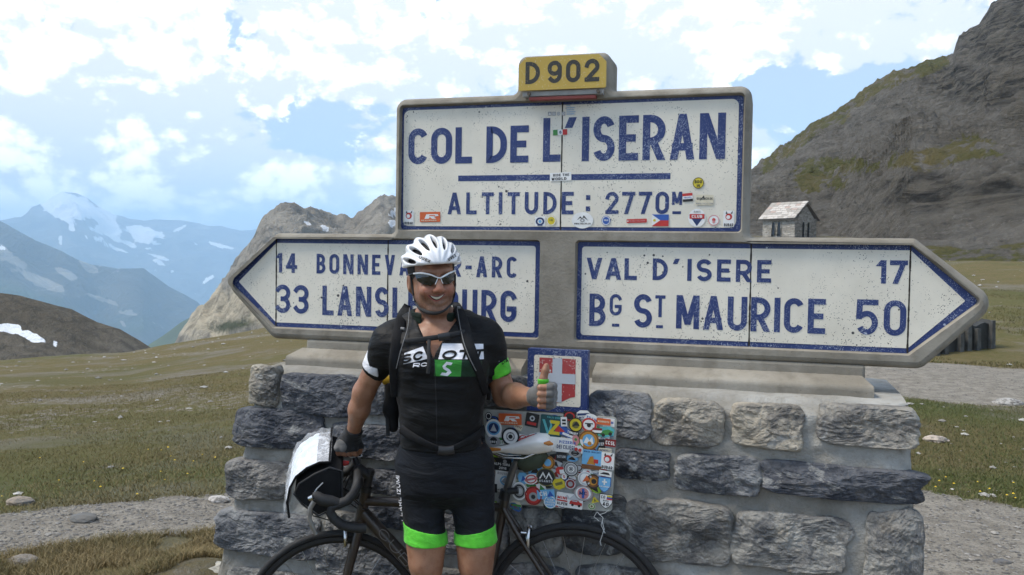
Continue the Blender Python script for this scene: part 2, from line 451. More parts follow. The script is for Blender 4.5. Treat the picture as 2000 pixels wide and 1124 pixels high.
def strip(pts, t, closed, cap):
    """flat band along a polyline -> (vertices, faces)"""
    P2 = [Vector(p) for p in pts]; k = len(P2)
    if not closed and cap:
        d0 = (P2[0]-P2[1]).normalized(); d1 = (P2[-1]-P2[-2]).normalized()
        P2[0] = P2[0]+d0*t/2; P2[-1] = P2[-1]+d1*t/2
    vs = []
    for i, q in enumerate(P2):
        if closed: a, b = P2[i-1], P2[(i+1) % k]
        else: a, b = (P2[i-1] if i else None), (P2[i+1] if i < k-1 else None)
        d1 = (q-a).normalized() if a is not None else None
        d2 = (b-q).normalized() if b is not None else None
        d1 = d2 if d1 is None or d1.length < .5 else d1; d2 = d1 if d2 is None or d2.length < .5 else d2
        n1 = Vector((-d1.y, d1.x)); n2 = Vector((-d2.y, d2.x)); m = n1+n2
        if m.length < 1e-6: m = n1
        m.normalize(); s = t/2/max(.35, m.dot(n1))
        vs += [q+m*s, q-m*s]
    fs = [(2*i, 2*i+1, 2*i+3, 2*i+2) for i in range(k-1)]
    if closed: fs.append((2*k-2, 2*k-1, 1, 0))
    return vs, fs
def diag(a, b, t):
    (x0, y0), (x1, y1) = a, b
    L = math.hypot(x1-x0, y1-y0); w = t/2*L/max(1e-6, abs(y1-y0))
    return [Vector((x0-w, y0)), Vector((x0+w, y0)), Vector((x1+w, y1)), Vector((x1-w, y1))], [(0, 1, 2, 3)]
GLYPH_OF = []          # which letter each stroke of the last text belongs to
def text2d(s, H, aspect=.62, weight=.17, gap=.14, width=None):
    """list of (vertices, faces) in 2D starting at (0,0); fitted to `width` when given"""
    t = H*weight; W0 = H*aspect
    adv = []
    for c in s:
        if c == ' ': adv.append(W0*.36); continue
        if c == "'": adv.append(t*2.0); continue
        if c in ':.': adv.append(t*1.0); continue
        if c == '1': adv.append(W0*.52); continue
        if c == '-': adv.append(W0*.6); continue
        g = GW.get(c.upper(), 1.0); adv.append(t if c in 'I|l' else W0*g)
    tot = sum(adv)+gap*H*(len(s)-1)
    k = 1.0
    if width:   # spread the letters, not the strokes
        solid = sum(a for a, c in zip(adv, s) if c in 'I|.:')
        k = (width-solid)/(tot-solid)
    out = []; x = 0
    GLYPH_OF.clear()
    for ci, (c, w) in enumerate(zip(s, adv)):
        ww = w if c in 'I|.:' else w*k
        if c != ' ':
            for st in glyph(c.upper() if c != 'l' else c, ww, H, t):
                vs, fs = strip(st[1], t, st[2], st[3]) if st[0] == 'p' else diag(st[1], st[2], t)
                out.append(([(v.x+x, v.y) for v in vs], fs)); GLYPH_OF.append(ci)
        x += ww+gap*H*k
    return out, x-gap*H*k
def put_text(mb, s, org, ux, uy, nrm, H, mat, width=None, lift=.0004, step=.00012, thick=0, **kw):
    """lettering on a plane: org lower left, ux/uy unit directions, nrm outward"""
    org, ux, uy, nrm = [Vector(tuple(map(float, q))) for q in (org, ux, uy, nrm)]
    parts, w = text2d(s, H, width=width, **kw)
    for i, (vs, fs) in enumerate(parts):
        h = lift+step*(i % 5)
        mb.add([org+ux*x+uy*y+nrm*h for x, y in vs], fs, mat)
    return w
def rrect(x0, z0, x1, z1, r, n=6):
    out = []
    for cx, cz, a in ((x1-r, z0+r, -90), (x1-r, z1-r, 0), (x0+r, z1-r, 90), (x0+r, z0+r, 180)):
        out += arc(cx, cz, r, a, a+90, n=n)
    return out
def round_poly(pts, rad, n=6):
    """round the corners of a polygon (counter-clockwise or not)"""
    k = len(pts); out = []
    for i in range(k):
        p = Vector(pts[i]); a = Vector(pts[i-1]); b = Vector(pts[(i+1) % k])
        r = rad[i] if isinstance(rad, (list, tuple)) else rad
        u = (a-p).normalized(); v = (b-p).normalized()
        ang = math.acos(max(-1, min(1, u.dot(v))))
        if r <= 0 or ang > 3.1: out.append(tuple(p)); continue
        d = min(r/math.tan(ang/2), .45*min((a-p).length, (b-p).length)); r2 = d*math.tan(ang/2)
        c = p+(u+v).normalized()*(r2/math.sin(ang/2))
        s = p+u*d-c; e = p+v*d-c
        a0 = math.atan2(s.y, s.x); a1 = math.atan2(e.y, e.x); da = (a1-a0+PI) % (2*PI)-PI
        out += [(c.x+r2*math.cos(a0+da*j/n), c.y+r2*math.sin(a0+da*j/n)) for j in range(n+1)]
    return out
def inset(pts, d):
    """miter offset of a counter-clockwise polygon, inward for d > 0"""
    k = len(pts); out = []
    for i in range(k):
        p = Vector(pts[i]); a = Vector(pts[i-1]); b = Vector(pts[(i+1) % k])
        d1 = (p-a).normalized(); d2 = (b-p).normalized()
        n1 = Vector((-d1.y, d1.x)); n2 = Vector((-d2.y, d2.x)); m = (n1+n2)
        m = m.normalized() if m.length > 1e-6 else n1
        q = p+m*(d/max(.4, m.dot(n1))); out.append((q.x, q.y))
    return out
def area(pts): return .5*sum(pts[i-1][0]*pts[i][1]-pts[i][0]*pts[i-1][1] for i in range(len(pts)))
def ccw(pts): return pts if area(pts) > 0 else pts[::-1]
def plate(mb, pts, y0, y1, mat, side=None):
    """prism of an (x, z) outline from y1 (back) to y0 (front)"""
    pts = ccw(pts); n = len(pts)
    mb.add([(x, y0, z) for x, z in pts], [tuple(range(n))], mat)
    vs = [(x, y0, z) for x, z in pts]+[(x, y1, z) for x, z in pts]
    mb.add(vs, [(i, i+n, (i+1) % n+n, (i+1) % n) for i in range(n)], side or mat)

def xz(px, py, Y=0.0):
    p = P(px, py, Y); return (p[0], p[2])

# ------------------------------------------------------------------ ground: one sheet round the camera, fine where it is near
AZV = [AE(px, 520)[0] for px in (0, 250, 450, 530, 700)]
def crest_z(az):                                  # height of the meadow's brow 40 m off, left of the monument
    return np.interp(az, [AE(0, 500)[0], AE(250, 500)[0], AE(450, 500)[0], AE(600, 500)[0]], [-2.75, -2.62, -1.95, -1.3])
def ground_h(x, y):
    x = np.asarray(x, float); y = np.asarray(y, float)
    dx, dy = x-CAM[0], y-CAM[1]
    r = np.hypot(dx, dy)+1e-6; az = np.arctan2(dx, dy)
    left = sstep(math.radians(-12), math.radians(-26), az)*sstep(math.radians(-175), math.radians(-120), az)
    zl = crest_z(az)*np.clip((r-6)/34, 0, 1)**1.05-np.clip(r-40, 0, 4000)*.30
    zr = np.clip(r-17.5, 0, 80)*.056-np.clip(r-300, 0, 2000)*.1
    z = zl*left+zr*(1-left)
    und = fbm(x*.22, y*.22, o=3, s=3)*.10*sstep(6, 14, r)+fbm(x*.9, y*.9, o=3, s=5)*.025*sstep(4, 7, r)+fbm(x*.05, y*.05, o=2, s=8)*.5*sstep(18, 45, r)*(1-left)
    z = z+und
    z = z+.27*np.exp(-(((x+2.35)/.45)**2+((y+.15)/.5)**2))-.085*np.exp(-(((x+1.5)/.35)**2+((y+.5)/.3)**2))
    return z+fbm(x*4, y*4, o=2, s=9)*.006
def ground_mesh():
    fine = np.radians(np.arange(-58, 26.001, .19)); coarse = np.radians(np.arange(30, 300, 5.0))
    az = np.concatenate([fine, coarse]); n = len(az)
    rr = [0.35]
    while rr[-1] < 2500: rr.append(rr[-1]*(1.013 if 3 < rr[-1] < 60 else 1.05))
    rr = np.array(rr); m = len(rr)
    R, A = np.meshgrid(rr, az, indexing='ij')
    X, Y = CAM[0]+R*np.sin(A), CAM[1]+R*np.cos(A)
    Z = ground_h(X, Y)
    V = np.stack([X, Y, Z], -1).reshape(-1, 3)
    i, j = np.meshgrid(np.arange(m-1), np.arange(n), indexing='ij')
    k = (j+1) % n
    F = np.stack([i*n+j, (i+1)*n+j, (i+1)*n+k, i*n+k], -1).reshape(-1, 4)[:, ::-1]
    V = np.vstack([V, [[CAM[0], CAM[1], 0]]])
    o = mesh_obj('ground', V, F, ground_mat())
    # how grassy: 1 meadow, 0 gravel; lush: greener strips
    wob = fbm(V[:, 0]*1.3, V[:, 1]*1.3, o=4, s=21); r = np.hypot(V[:, 0]-CAM[0], V[:, 1]-CAM[1]); a = np.degrees(np.arctan2(V[:, 0]-CAM[0], V[:, 1]-CAM[1]))
    def band(r0, r1, w): return sstep(r0-w, r0+w, r)*(1-sstep(r1-w, r1+w, r))
    rw = r+wob*.22
    gl = np.maximum(1-sstep(5.15, 5.4, rw), sstep(6.0, 6.25, rw))           # left: verge, gravel path, meadow
    gr = np.where(a > -20, 0, 0)+sstep(6.55, 6.85, rw)*(1-sstep(11.2, 11.7, r+wob*.4))+sstep(16.0, 16.6, r+wob*.8)
    wl = sstep(-20, -26, a)
    g = gl*wl+gr*(1-wl)
    bare = sstep(.12, .42, fbm(V[:, 0]*.30+4, V[:, 1]*.75+2, o=4, s=31))*sstep(8, 12, r)*wl
    g = g*(1-.38*bare)
    g = g*(1-(1-wl)*sstep(45, 75, r+6*wob)*.55)
    lush = wl*(band(6.1, 7.6, .35)*.75+.25*sstep(.0, .5, fbm(V[:, 0]*.25, V[:, 1]*.5, o=3, s=41)))+(1-wl)*(band(6.6, 7.6, .3)*1.0+band(10.0, 11.5, .6)*.9+sstep(16, 24, r)*.55*sstep(-.3, .4, fbm(V[:, 0]*.12, V[:, 1]*.12, o=3, s=44)))
    straw = wl*(1-sstep(5.0, 5.5, rw))*.95+wl*sstep(9, 22, r)*.35+(1-wl)*band(7.9, 9.9, .5)*.7
    scree = (1-wl)*sstep(30, 60, r+5*wob)
    for nm, val in (('grass', g), ('lush', lush), ('straw', straw), ('scree', scree)):
        at = o.data.attributes.new(nm, 'FLOAT', 'POINT'); at.data.foreach_set('value', np.clip(val, 0, 1).astype(np.float32))
    return tag(o, 'gravel and sparse alpine meadow at the pass', None, None, 'structure')
def ground_mat():
    n = NT('alpine_ground')
    p = n.geo()
    a = n.noise(1.1, 6, .6, vec=p); b = n.noise(7, 6, .62, vec=p); c = n.noise(45, 5, .65, vec=p); d = n.noise(160, 3, .6, vec=p)
    gravel = n.mix(n.map(b, .35, .68), (.215, .192, .158), (.33, .30, .252))
    gravel = n.mix(n.map(c, .45, .7, 0, .6), gravel, (.095, .088, .078))
    gravel = n.mix(n.map(n.voro(70, vec=p), 0, .32, .55, 0), gravel, (.40, .375, .33))
    gravel = n.mix(n.map(n.voro(23, vec=p), 0, .18, .3, 0), gravel, (.10, .10, .105))
    gravel = n.mix(n.attr('scree'), gravel, n.mix(n.map(n.noise(.6, 6, .68, vec=p), .36, .64), (.085, .075, .058), (.175, .155, .125)))
    turf = n.mix(n.map(a, .35, .66), (.140, .112, .050), (.112, .100, .036))
    turf = n.mix(n.map(b, .4, .68, 0, .8), turf, (.172, .136, .070))
    turf = n.mix(n.attr('straw'), turf, n.mix(n.map(c, .35, .7), (.165, .125, .055), (.085, .075, .035)))
    turf = n.mix(n.math('MULTIPLY', n.attr('lush'), n.map(b, .25, .6, .25, .85)), turf, (.066, .094, .022))
    turf = n.mix(n.map(c, .5, .72, 0, .65), turf, (.05, .047, .024))
    turf = n.mix(n.map(n.voro(5.5, vec=p), .0, .055, .8, 0), turf, (.38, .37, .34))
    soil = n.mix(n.map(c, .35, .65), (.13, .115, .09), (.22, .20, .165))
    turf = n.mix(n.map(n.noise(.45, 7, .68, .5, vec=p), .50, .62, 0, .75), turf, soil)
    turf = n.mix(n.map(n.noise(.16, 5, .6, vec=p), .45, .62, 0, .5), turf, (.082, .086, .03))
    g = n.math('ADD', n.attr('grass'), n.map(b, .3, .7, -.38, .38))
    g = n.math('ADD', g, n.map(c, .3, .7, -.22, .22))
    col = n.mix(n.map(g, .42, .60), gravel, turf)
    n.set(col, .95, **{'Specular IOR Level': .1})
    n.bump(n.math('ADD', n.math('ADD', n.math('MULTIPLY', b, .5), c), n.math('MULTIPLY', d, .5)), .75, .03)
    return n.m
ground = ground_mesh()

# ------------------------------------------------------------------ hills and mountains
def ridge(name, sil, r0, r1, zb, mat, amp, freq, seed, label, na=500, nr=110, back=1.6, prof=1.0, az_pad=None, attrs=None, ridged=.5, rvar=.1, crest_rough=.35, fine=0.0):
    """a range with the outline `sil` [(px, py)] for its crest at about r1 metres, rising from r0"""
    ae = [AE(px, py) for px, py in sil]
    A0 = np.array([q[0] for q in ae]); E0 = np.array([q[1] for q in ae])
    az = np.linspace(A0[0], A0[-1], na)
    el = np.interp(az, A0, E0)
    rc = r1*(1+rvar*fbm(az*9, az*0+seed, o=3, s=seed))
    zc = EYE+rc*np.tan(el)
    t = np.concatenate([np.linspace(0, 1, nr), 1+np.linspace(.03, 1, nr//4)*(back-1)])
    T, _ = np.meshgrid(t, az, indexing='ij')
    r0 = r0(az)[None, :] if callable(r0) else r0; zb = zb(az)[None, :] if callable(zb) else zb
    Rr = r0+(rc[None, :]-r0)*T
    Z = np.where(T <= 1, zb+(zc[None, :]-zb)*np.clip(T, 0, 1)**prof, zc[None, :]-(zc[None, :]-zb)*np.clip((T-1)/(back-1), 0, 1)**1.3)
    X, Y = CAM[0]+Rr*np.sin(az)[None, :], CAM[1]+Rr*np.cos(az)[None, :]
    nz = (1-ridged)*fbm(X*freq, Y*freq, Z*freq, o=6, s=seed+5)+ridged*fbm(X*freq*1.3, Y*freq*1.3, Z*freq*1.3, o=6, s=seed+9, ridge=True)
    uu = np.linspace(0, 1, na); tap = (sstep(0, .10, uu)*sstep(1, .93, uu))[None, :]
    win = tap*np.minimum(1, T*6)*np.where(T <= 1, 1-(1-crest_rough)*sstep(.75, 1.0, T), crest_rough)
    Z = Z+nz*amp*win
    if fine: Z = Z+fine*fbm(X*freq*6, Y*freq*6, Z*freq*9, o=4, s=seed+31, ridge=True)*tap*np.minimum(1, T*6)*np.where(T <= 1, 1, .6)
    # push rock outward too, so cliffs break up
    nz2 = fbm(X*freq*2.2, Y*freq*2.2, Z*freq*3.0, o=4, s=seed+23)
    X = X+nz2*amp*.5*win*np.sin(az)[None, :]; Y = Y+nz2*amp*.5*win*np.cos(az)[None, :]
    V = np.stack([X, Y, Z], -1).reshape(-1, 3); m = len(t)
    i, j = np.meshgrid(np.arange(m-1), np.arange(na-1), indexing='ij')
    F = np.stack([i*na+j, (i+1)*na+j, (i+1)*na+j+1, i*na+j+1], -1).reshape(-1, 4)[:, ::-1]
    o = mesh_obj(name, V, F, mat)
    if attrs:
        d = V-CAM
        zc_ = d@FW; px = 1000+FPX*(d@RT)/zc_; py = 562-FPX*(d@UP)/zc_
        for nm, fn in attrs.items():
            at = o.data.attributes.new(nm, 'FLOAT', 'POINT')
            at.data.foreach_set('value', np.clip(fn(px, py, V, T.ravel()), 0, 1).astype(np.float32))
    return tag(o, label, None, None, 'structure')
def blobs(lst):          # patches of snow, turf or painted sunlight on a slope: (x, y, half width, half height, tilt in degrees)
    def f(px, py, V, T):
        t = np.zeros(len(px))
        w = fbm(px*.045, py*.06, o=4, s=77)*.55
        for x, y, a, b, ang in lst:
            c, s = math.cos(math.radians(ang)), math.sin(math.radians(ang))
            u = ((px-x)*c+(py-y)*s)/a; v = (-(px-x)*s+(py-y)*c)/b
            t = np.maximum(t, sstep(1.35, .65, np.hypot(u, v)+w))
        return t
    return f
def m_scree():
    n = NT('scree_and_rock')
    p = n.geo()
    st = n.scalevec((.6, .6, 3.2), vec=p)
    a = n.noise(.07, 7, .6, vec=p); b = n.noise(.5, 7, .65, vec=p); c = n.noise(2.6, 5, .7, vec=p); s = n.noise(.22, 7, .65, 1.2, vec=st)
    col = n.mix(n.map(a, .35, .66), (.148, .133, .110), (.215, .197, .168))
    col = n.mix(n.map(b, .42, .68, 0, .7), col, (.105, .092, .074))
    col = n.mix(n.map(c, .54, .70, 0, .75), col, (.30, .275, .235))
    col = n.mix(n.map(n.voro(.45, vec=p), 0, .22, .8, 0), col, (.27, .25, .22))
    col = n.mix(n.map(n.voro(.9, vec=p), 0, .25, .7, 0), col, (.035, .033, .03))
    rock = n.mix(n.map(s, .36, .64), (.024, .022, .019), (.165, .145, .115))
    col = n.mix(n.math('MULTIPLY', n.attr('rock'), n.map(b, .3, .6, .5, 1)), col, rock)
    gs = n.math('ADD', n.attr('turf'), n.map(b, .3, .7, -.35, .35))
    turf = n.mix(n.map(c, .35, .7), (.135, .125, .042), (.088, .092, .032))
    turf = n.mix(n.map(a, .4, .62, 0, .75), turf, (.170, .135, .060))
    col = n.mix(n.map(gs, .42, .66), col, turf)
    n.set(col, .95, **{'Specular IOR Level': .1})
    h = n.math('ADD', n.math('MULTIPLY', b, 1.0), n.math('ADD', n.math('MULTIPLY', c, .3), n.math('MULTIPLY', s, .8)))
    n.bump(h, 1.0, 2.6)
    return n.m
sil_right = [(1150, 470), (1300, 440), (1400, 395), (1470, 338), (1540, 285), (1600, 240), (1650, 215), (1700, 172), (1745, 148), (1800, 130), (1850, 116), (1862, 108), (1872, 82), (1905, 60), (1925, 40), (1935, 18), (1965, 0), (1985, -12), (2060, -60), (2200, -90), (2400, -60), (2700, 150), (2900, 380)]
def turf_r(px, py, V, T):
    w = fbm(px*.02, py*.03, o=4, s=91)*22; w2 = fbm(px*.05, py*.05, o=3, s=92)
    yb = py+w-(1700-px)*.13
    t = sstep(292, 305, yb)*(1-sstep(330, 352, yb))*sstep(1545, 1600, px)*(1-sstep(1900, 1990, px)*.7)
    t = np.maximum(t, sstep(1530, 1570, px)*(1-sstep(1640, 1690, px))*sstep(318, 330, py+w*.6)*(1-sstep(366, 384, py+w*.6)))
    edge = np.interp(px, [q[0] for q in sil_right], [q[1] for q in sil_right])
    t = np.maximum(t, (1-sstep(8, 30, py-edge+w*.5))*(1-sstep(1845, 1865, px))*(sstep(1475, 1495, px)))
    t = np.maximum(t, sstep(462, 500, py+w*.9)*.95)
    return t*(.75+.35*w2)
def rock_r(px, py, V, T):
    w = fbm(px*.015, py*.03, o=4, s=95)*30
    t = sstep(1840, 1890, px+w)*(1-sstep(95, 135, py+w*.7-(px-1900)*.25))
    t = np.maximum(t, sstep(1780, 1840, px+w)*sstep(125, 145, py+w*.5)*(1-sstep(185, 215, py+w*.5-(px-1900)*.2)))
    t = np.maximum(t, sstep(1690, 1760, px+w)*sstep(335, 350, py+w*.6)*(1-sstep(400, 425, py+w*.6)))
    t = np.maximum(t, .5*sstep(.1, .4, fbm(px*.03, py*.06, o=3, s=97)))
    return t
mountain = ridge('scree_mountain', sil_right, lambda a: np.interp(np.degrees(a), [-5, 3.5, 8, 40], [88, 88, 46, 40]), 265, lambda a: np.interp(np.degrees(a), [-5, 3.5, 8, 40], [3.0, 3.0, 1.0, 1.0]), m_scree(), 7.5, .035, 3, 'steep scree mountain with grassy bands and crags', na=620, nr=260, prof=1.12, attrs={'turf': turf_r, 'rock': rock_r}, ridged=.35, rvar=.05, crest_rough=.22, fine=1.7)

def m_brown():
    n = NT('brown_hillside'); p = n.geo()
    a = n.noise(.06, 6, .6, vec=p); b = n.noise(.4, 6, .65, .5, vec=p); c = n.noise(2.2, 4, .6, vec=p)
    col = n.mix(n.map(a, .35, .65), (.100, .083, .060), (.142, .124, .098))
    col = n.mix(n.map(b, .42, .66, 0, .75), col, (.060, .054, .043))
    col = n.mix(n.map(c, .55, .75, 0, .4), col, (.20, .18, .15))
    col = n.mix(n.map(n.math('ADD', n.attr('snow'), n.map(n.noise(.5, 5, .65, vec=p), .3, .7, -.3, .3)), .42, .58), col, (.83, .85, .88))
    n.set(col, .9, **{'Specular IOR Level': .1}); n.bump(n.math('ADD', b, n.math('MULTIPLY', c, .3)), .8, 1.0); return n.m
ridge('brown_hill', [(-700, 540), (-350, 545), (-150, 560), (0, 574), (40, 580), (80, 590), (140, 605), (190, 630), (235, 645), (275, 668), (330, 705), (420, 740)], 80, 150, -42, m_brown(), 1.2, .05, 11,
      'brown rounded hill with a long snow patch', na=460, nr=220, prof=.8, attrs={'snow': blobs([(15, 641, 34, 9, 8), (62, 657, 44, 8, 20)])}, rvar=.03)
def m_rock():
    n = NT('pale_rock_mountain'); p = n.geo()
    a = n.noise(.012, 7, .62, vec=p); b = n.noise(.06, 8, .68, .8, vec=p); c = n.noise(.4, 6, .65, vec=p)
    col = n.mix(n.map(a, .35, .65), (.290, .255, .205), (.420, .378, .315))
    col = n.mix(n.map(b, .43, .63, 0, .8), col, (.150, .135, .112))
    col = n.mix(n.map(c, .5, .7, 0, .4), col, (.40, .37, .31))
    col = n.mix(n.attr('pale'), col, n.mix(n.map(b, .4, .62), (.62, .53, .38), (.33, .28, .20)))  # yellowish sunlight on the cliff foot, painted into the rock colour
    col = n.mix(n.attr('turf'), col, (.085, .085, .035))
    col = n.mix(n.map(n.math('ADD', n.attr('snow'), n.map(c, .3, .7, -.3, .3)), .4, .6), col, (.85, .87, .9))
    n.set(col, .92, **{'Specular IOR Level': .1}); n.bump(n.math('ADD', b, n.math('MULTIPLY', c, .4)), 1.0, 9.0); return n.m
ridge('rock_mountain', [(290, 780), (330, 695), (352, 655), (385, 615), (420, 585), (440, 552), (462, 520), (480, 492), (505, 455), (528, 432), (548, 420), (575, 419), (620, 424), (655, 432), (690, 436), (715, 412), (742, 392), (760, 391), (800, 410), (900, 330), (1050, 300), (1200, 340), (1350, 420), (1500, 470)],
      300, 560, -95, m_rock(), 26, .011, 29, 'grey brown rock mountain with sunlight painted on its cliff foot', na=460, nr=140, prof=.9,
      attrs={'pale': blobs([(405, 612, 66, 50, -35), (470, 600, 55, 40, 0)]), 'turf': blobs([(455, 636, 45, 9, -6)]), 'snow': blobs([(636, 447, 9, 5, 35), (600, 437, 7, 3, 20), (768, 415, 12, 6, -30), (765, 436, 9, 6, 20)])}, ridged=.55, crest_rough=.26, rvar=.08, fine=5.0)
ridge('green_spur', [(230, 720), (290, 672), (325, 650), (352, 632), (372, 622), (400, 618), (520, 600)], 900, 1500, -260, simple('dark_turf', (.05, .07, .028), .95, var=.3, scale=.01), 30, .004, 37, 'dark green spur below the cliff with painted sunlight', na=120, nr=40)
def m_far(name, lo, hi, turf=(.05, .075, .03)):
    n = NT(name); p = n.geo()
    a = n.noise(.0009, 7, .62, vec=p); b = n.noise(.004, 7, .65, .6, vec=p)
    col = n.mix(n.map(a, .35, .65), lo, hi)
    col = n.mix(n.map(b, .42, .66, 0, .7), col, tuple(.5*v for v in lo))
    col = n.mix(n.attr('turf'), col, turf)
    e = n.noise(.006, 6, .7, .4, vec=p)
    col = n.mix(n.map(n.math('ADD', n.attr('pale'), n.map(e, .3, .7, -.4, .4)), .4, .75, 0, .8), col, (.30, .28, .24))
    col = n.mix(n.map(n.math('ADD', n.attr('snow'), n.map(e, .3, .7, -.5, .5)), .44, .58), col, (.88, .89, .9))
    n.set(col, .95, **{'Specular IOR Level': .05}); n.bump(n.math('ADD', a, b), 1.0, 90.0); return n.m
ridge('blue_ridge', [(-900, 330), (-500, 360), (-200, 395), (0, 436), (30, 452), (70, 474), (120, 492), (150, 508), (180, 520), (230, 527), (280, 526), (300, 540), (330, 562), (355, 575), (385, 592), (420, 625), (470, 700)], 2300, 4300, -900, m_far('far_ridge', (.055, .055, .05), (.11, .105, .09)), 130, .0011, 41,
      'hazy blue ridge falling to the valley', na=380, nr=120, prof=.85,
      attrs={'turf': lambda px, py, V, T: sstep(.15, -.05, T-.62+.12*fbm(px*.02, py*.03, o=3, s=5))*.9, 'pale': blobs([(10, 500, 60, 16, 30), (130, 535, 30, 7, 25), (70, 545, 70, 9, 25), (255, 613, 22, 4, 5), (200, 585, 40, 4, 20), (170, 520, 22, 8, 30), (240, 632, 10, 4, 40)]), 'snow': blobs([(4, 484, 7, 3, 20)])}, ridged=.6, crest_rough=.15)
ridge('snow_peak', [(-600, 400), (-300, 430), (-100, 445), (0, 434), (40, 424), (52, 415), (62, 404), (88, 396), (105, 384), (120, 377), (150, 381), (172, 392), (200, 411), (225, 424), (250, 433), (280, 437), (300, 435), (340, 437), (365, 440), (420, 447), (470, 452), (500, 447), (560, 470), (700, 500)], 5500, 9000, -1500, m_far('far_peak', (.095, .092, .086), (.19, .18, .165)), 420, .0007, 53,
      'distant hazy peak with snowfields', na=420, nr=150, prof=.85,
      attrs={'snow': blobs([(145, 403, 70, 19, 24), (205, 430, 34, 20, 40), (115, 418, 38, 8, 30), (140, 445, 8, 6, 60), (285, 455, 42, 9, 12), (290, 470, 32, 9, 20), (262, 445, 14, 4, -10), (190, 466, 11, 6, 20), (235, 470, 26, 3, 22), (225, 485, 24, 2.5, 22), (303, 500, 18, 3, 18), (310, 513, 14, 3, 26), (292, 487, 16, 3, 15), (352, 446, 16, 3, -28), (384, 477, 7, 3, 20), (430, 480, 20, 2.5, 14), (408, 545, 12, 3, -35), (118, 470, 4, 9, 0), (335, 530, 5, 2, 0), (185, 450, 14, 3, 22), (165, 463, 10, 2.5, 25)]), 'turf': lambda px, py, V, T: sstep(.1, -.1, T-.35), 'pale': lambda px, py, V, T: px*0}, ridged=.55, crest_rough=.2)

# ------------------------------------------------------------------ stone pedestal
PEDY0, PEDY1, PEDZ = -.235, -.32, 1.115
def ped_y(z): return PEDY0+(PEDY1-PEDY0)*(PEDZ-z)/PEDZ
def ped_xz(px, py):           # pixel on the battered front face
    Y = -.26
    for _ in range(4): Y = ped_y(P(px, py, Y)[2])
    q = P(px, py, Y); return q[0], q[2]
pedestal = empty('stone_pedestal', (-.8, 0, 0))
tag(pedestal, 'battered pedestal of rough blue grey stones and mortar under the concrete sign', 'pedestal')
OFF = Vector((.8, 0, 0))
def mortar_core():
    mb_v = []; 
    nx, nz = 300, 120
    zs = np.linspace(-.25, PEDZ, nz); us = np.linspace(0, 1, nx)
    U, Z = np.meshgrid(us, zs, indexing='ij')
    xl = np.interp(Z, [-.25, .35, 1.12], [-2.27, -2.125, -1.985]); xr = np.interp(Z, [-.25, .6, 1.12], [.52, .485, .452])
    X = xl+(xr-xl)*U
    e = np.minimum(U, 1-U)*2.5
    Y = ped_y(Z)+.006+.011*fbm(X*5, Z*5, o=4, s=61)+.010*fbm(X*19, Z*24, o=4, s=62, g=.6)+.05*np.clip(1-e/.035, 0, 1)**2
    Y = Y+.05*np.clip(1-(PEDZ-Z)/.03, 0, 1)**2
    front = np.stack([X, Y, Z], -1)
    top_rows = []
    for k, (yy, dz) in enumerate(((-.165, .016), (-.12, .022), (-.07, .028), (.05, .03), (.42, .03))):
        row = front[:, -1, :].copy(); row[:, 1] = yy; row[:, 2] = PEDZ+dz+.006*fbm(row[:, 0]*6, row[:, 1]*6+k, o=3, s=63)
        row[:, 0] += (.0 if k == 0 else 0)
        top_rows.append(row)
    G = np.concatenate([front]+[r[:, None, :] for r in top_rows], 1)
    n2 = G.shape[1]
    back = G[:, -1, :].copy(); back[:, 2] = -.25
    G = np.concatenate([G, back[:, None, :]], 1); n2 += 1
    V = G.reshape(-1, 3)+np.array([.8, 0, 0])
    i, j = np.meshgrid(np.arange(nx-1), np.arange(n2-1), indexing='ij')
    F = np.stack([i*n2+j, (i+1)*n2+j, (i+1)*n2+j+1, i*n2+j+1], -1).reshape(-1, 4)
    o = mesh_obj('mortar', V, F, 'mortar', pedestal)
    # the two ends
    m = MB()
    for row in (G[0], G[-1][::-1]):
        m = MB(); c = row.mean(0); m.add([c]+list(row), [(0, k+1, k+2) for k in range(len(row)-1)], 'mortar')
        m.v = [tuple(Vector(v)+OFF) for v in m.v]
        m.build('mortar_end', pedestal)
mortar_core()
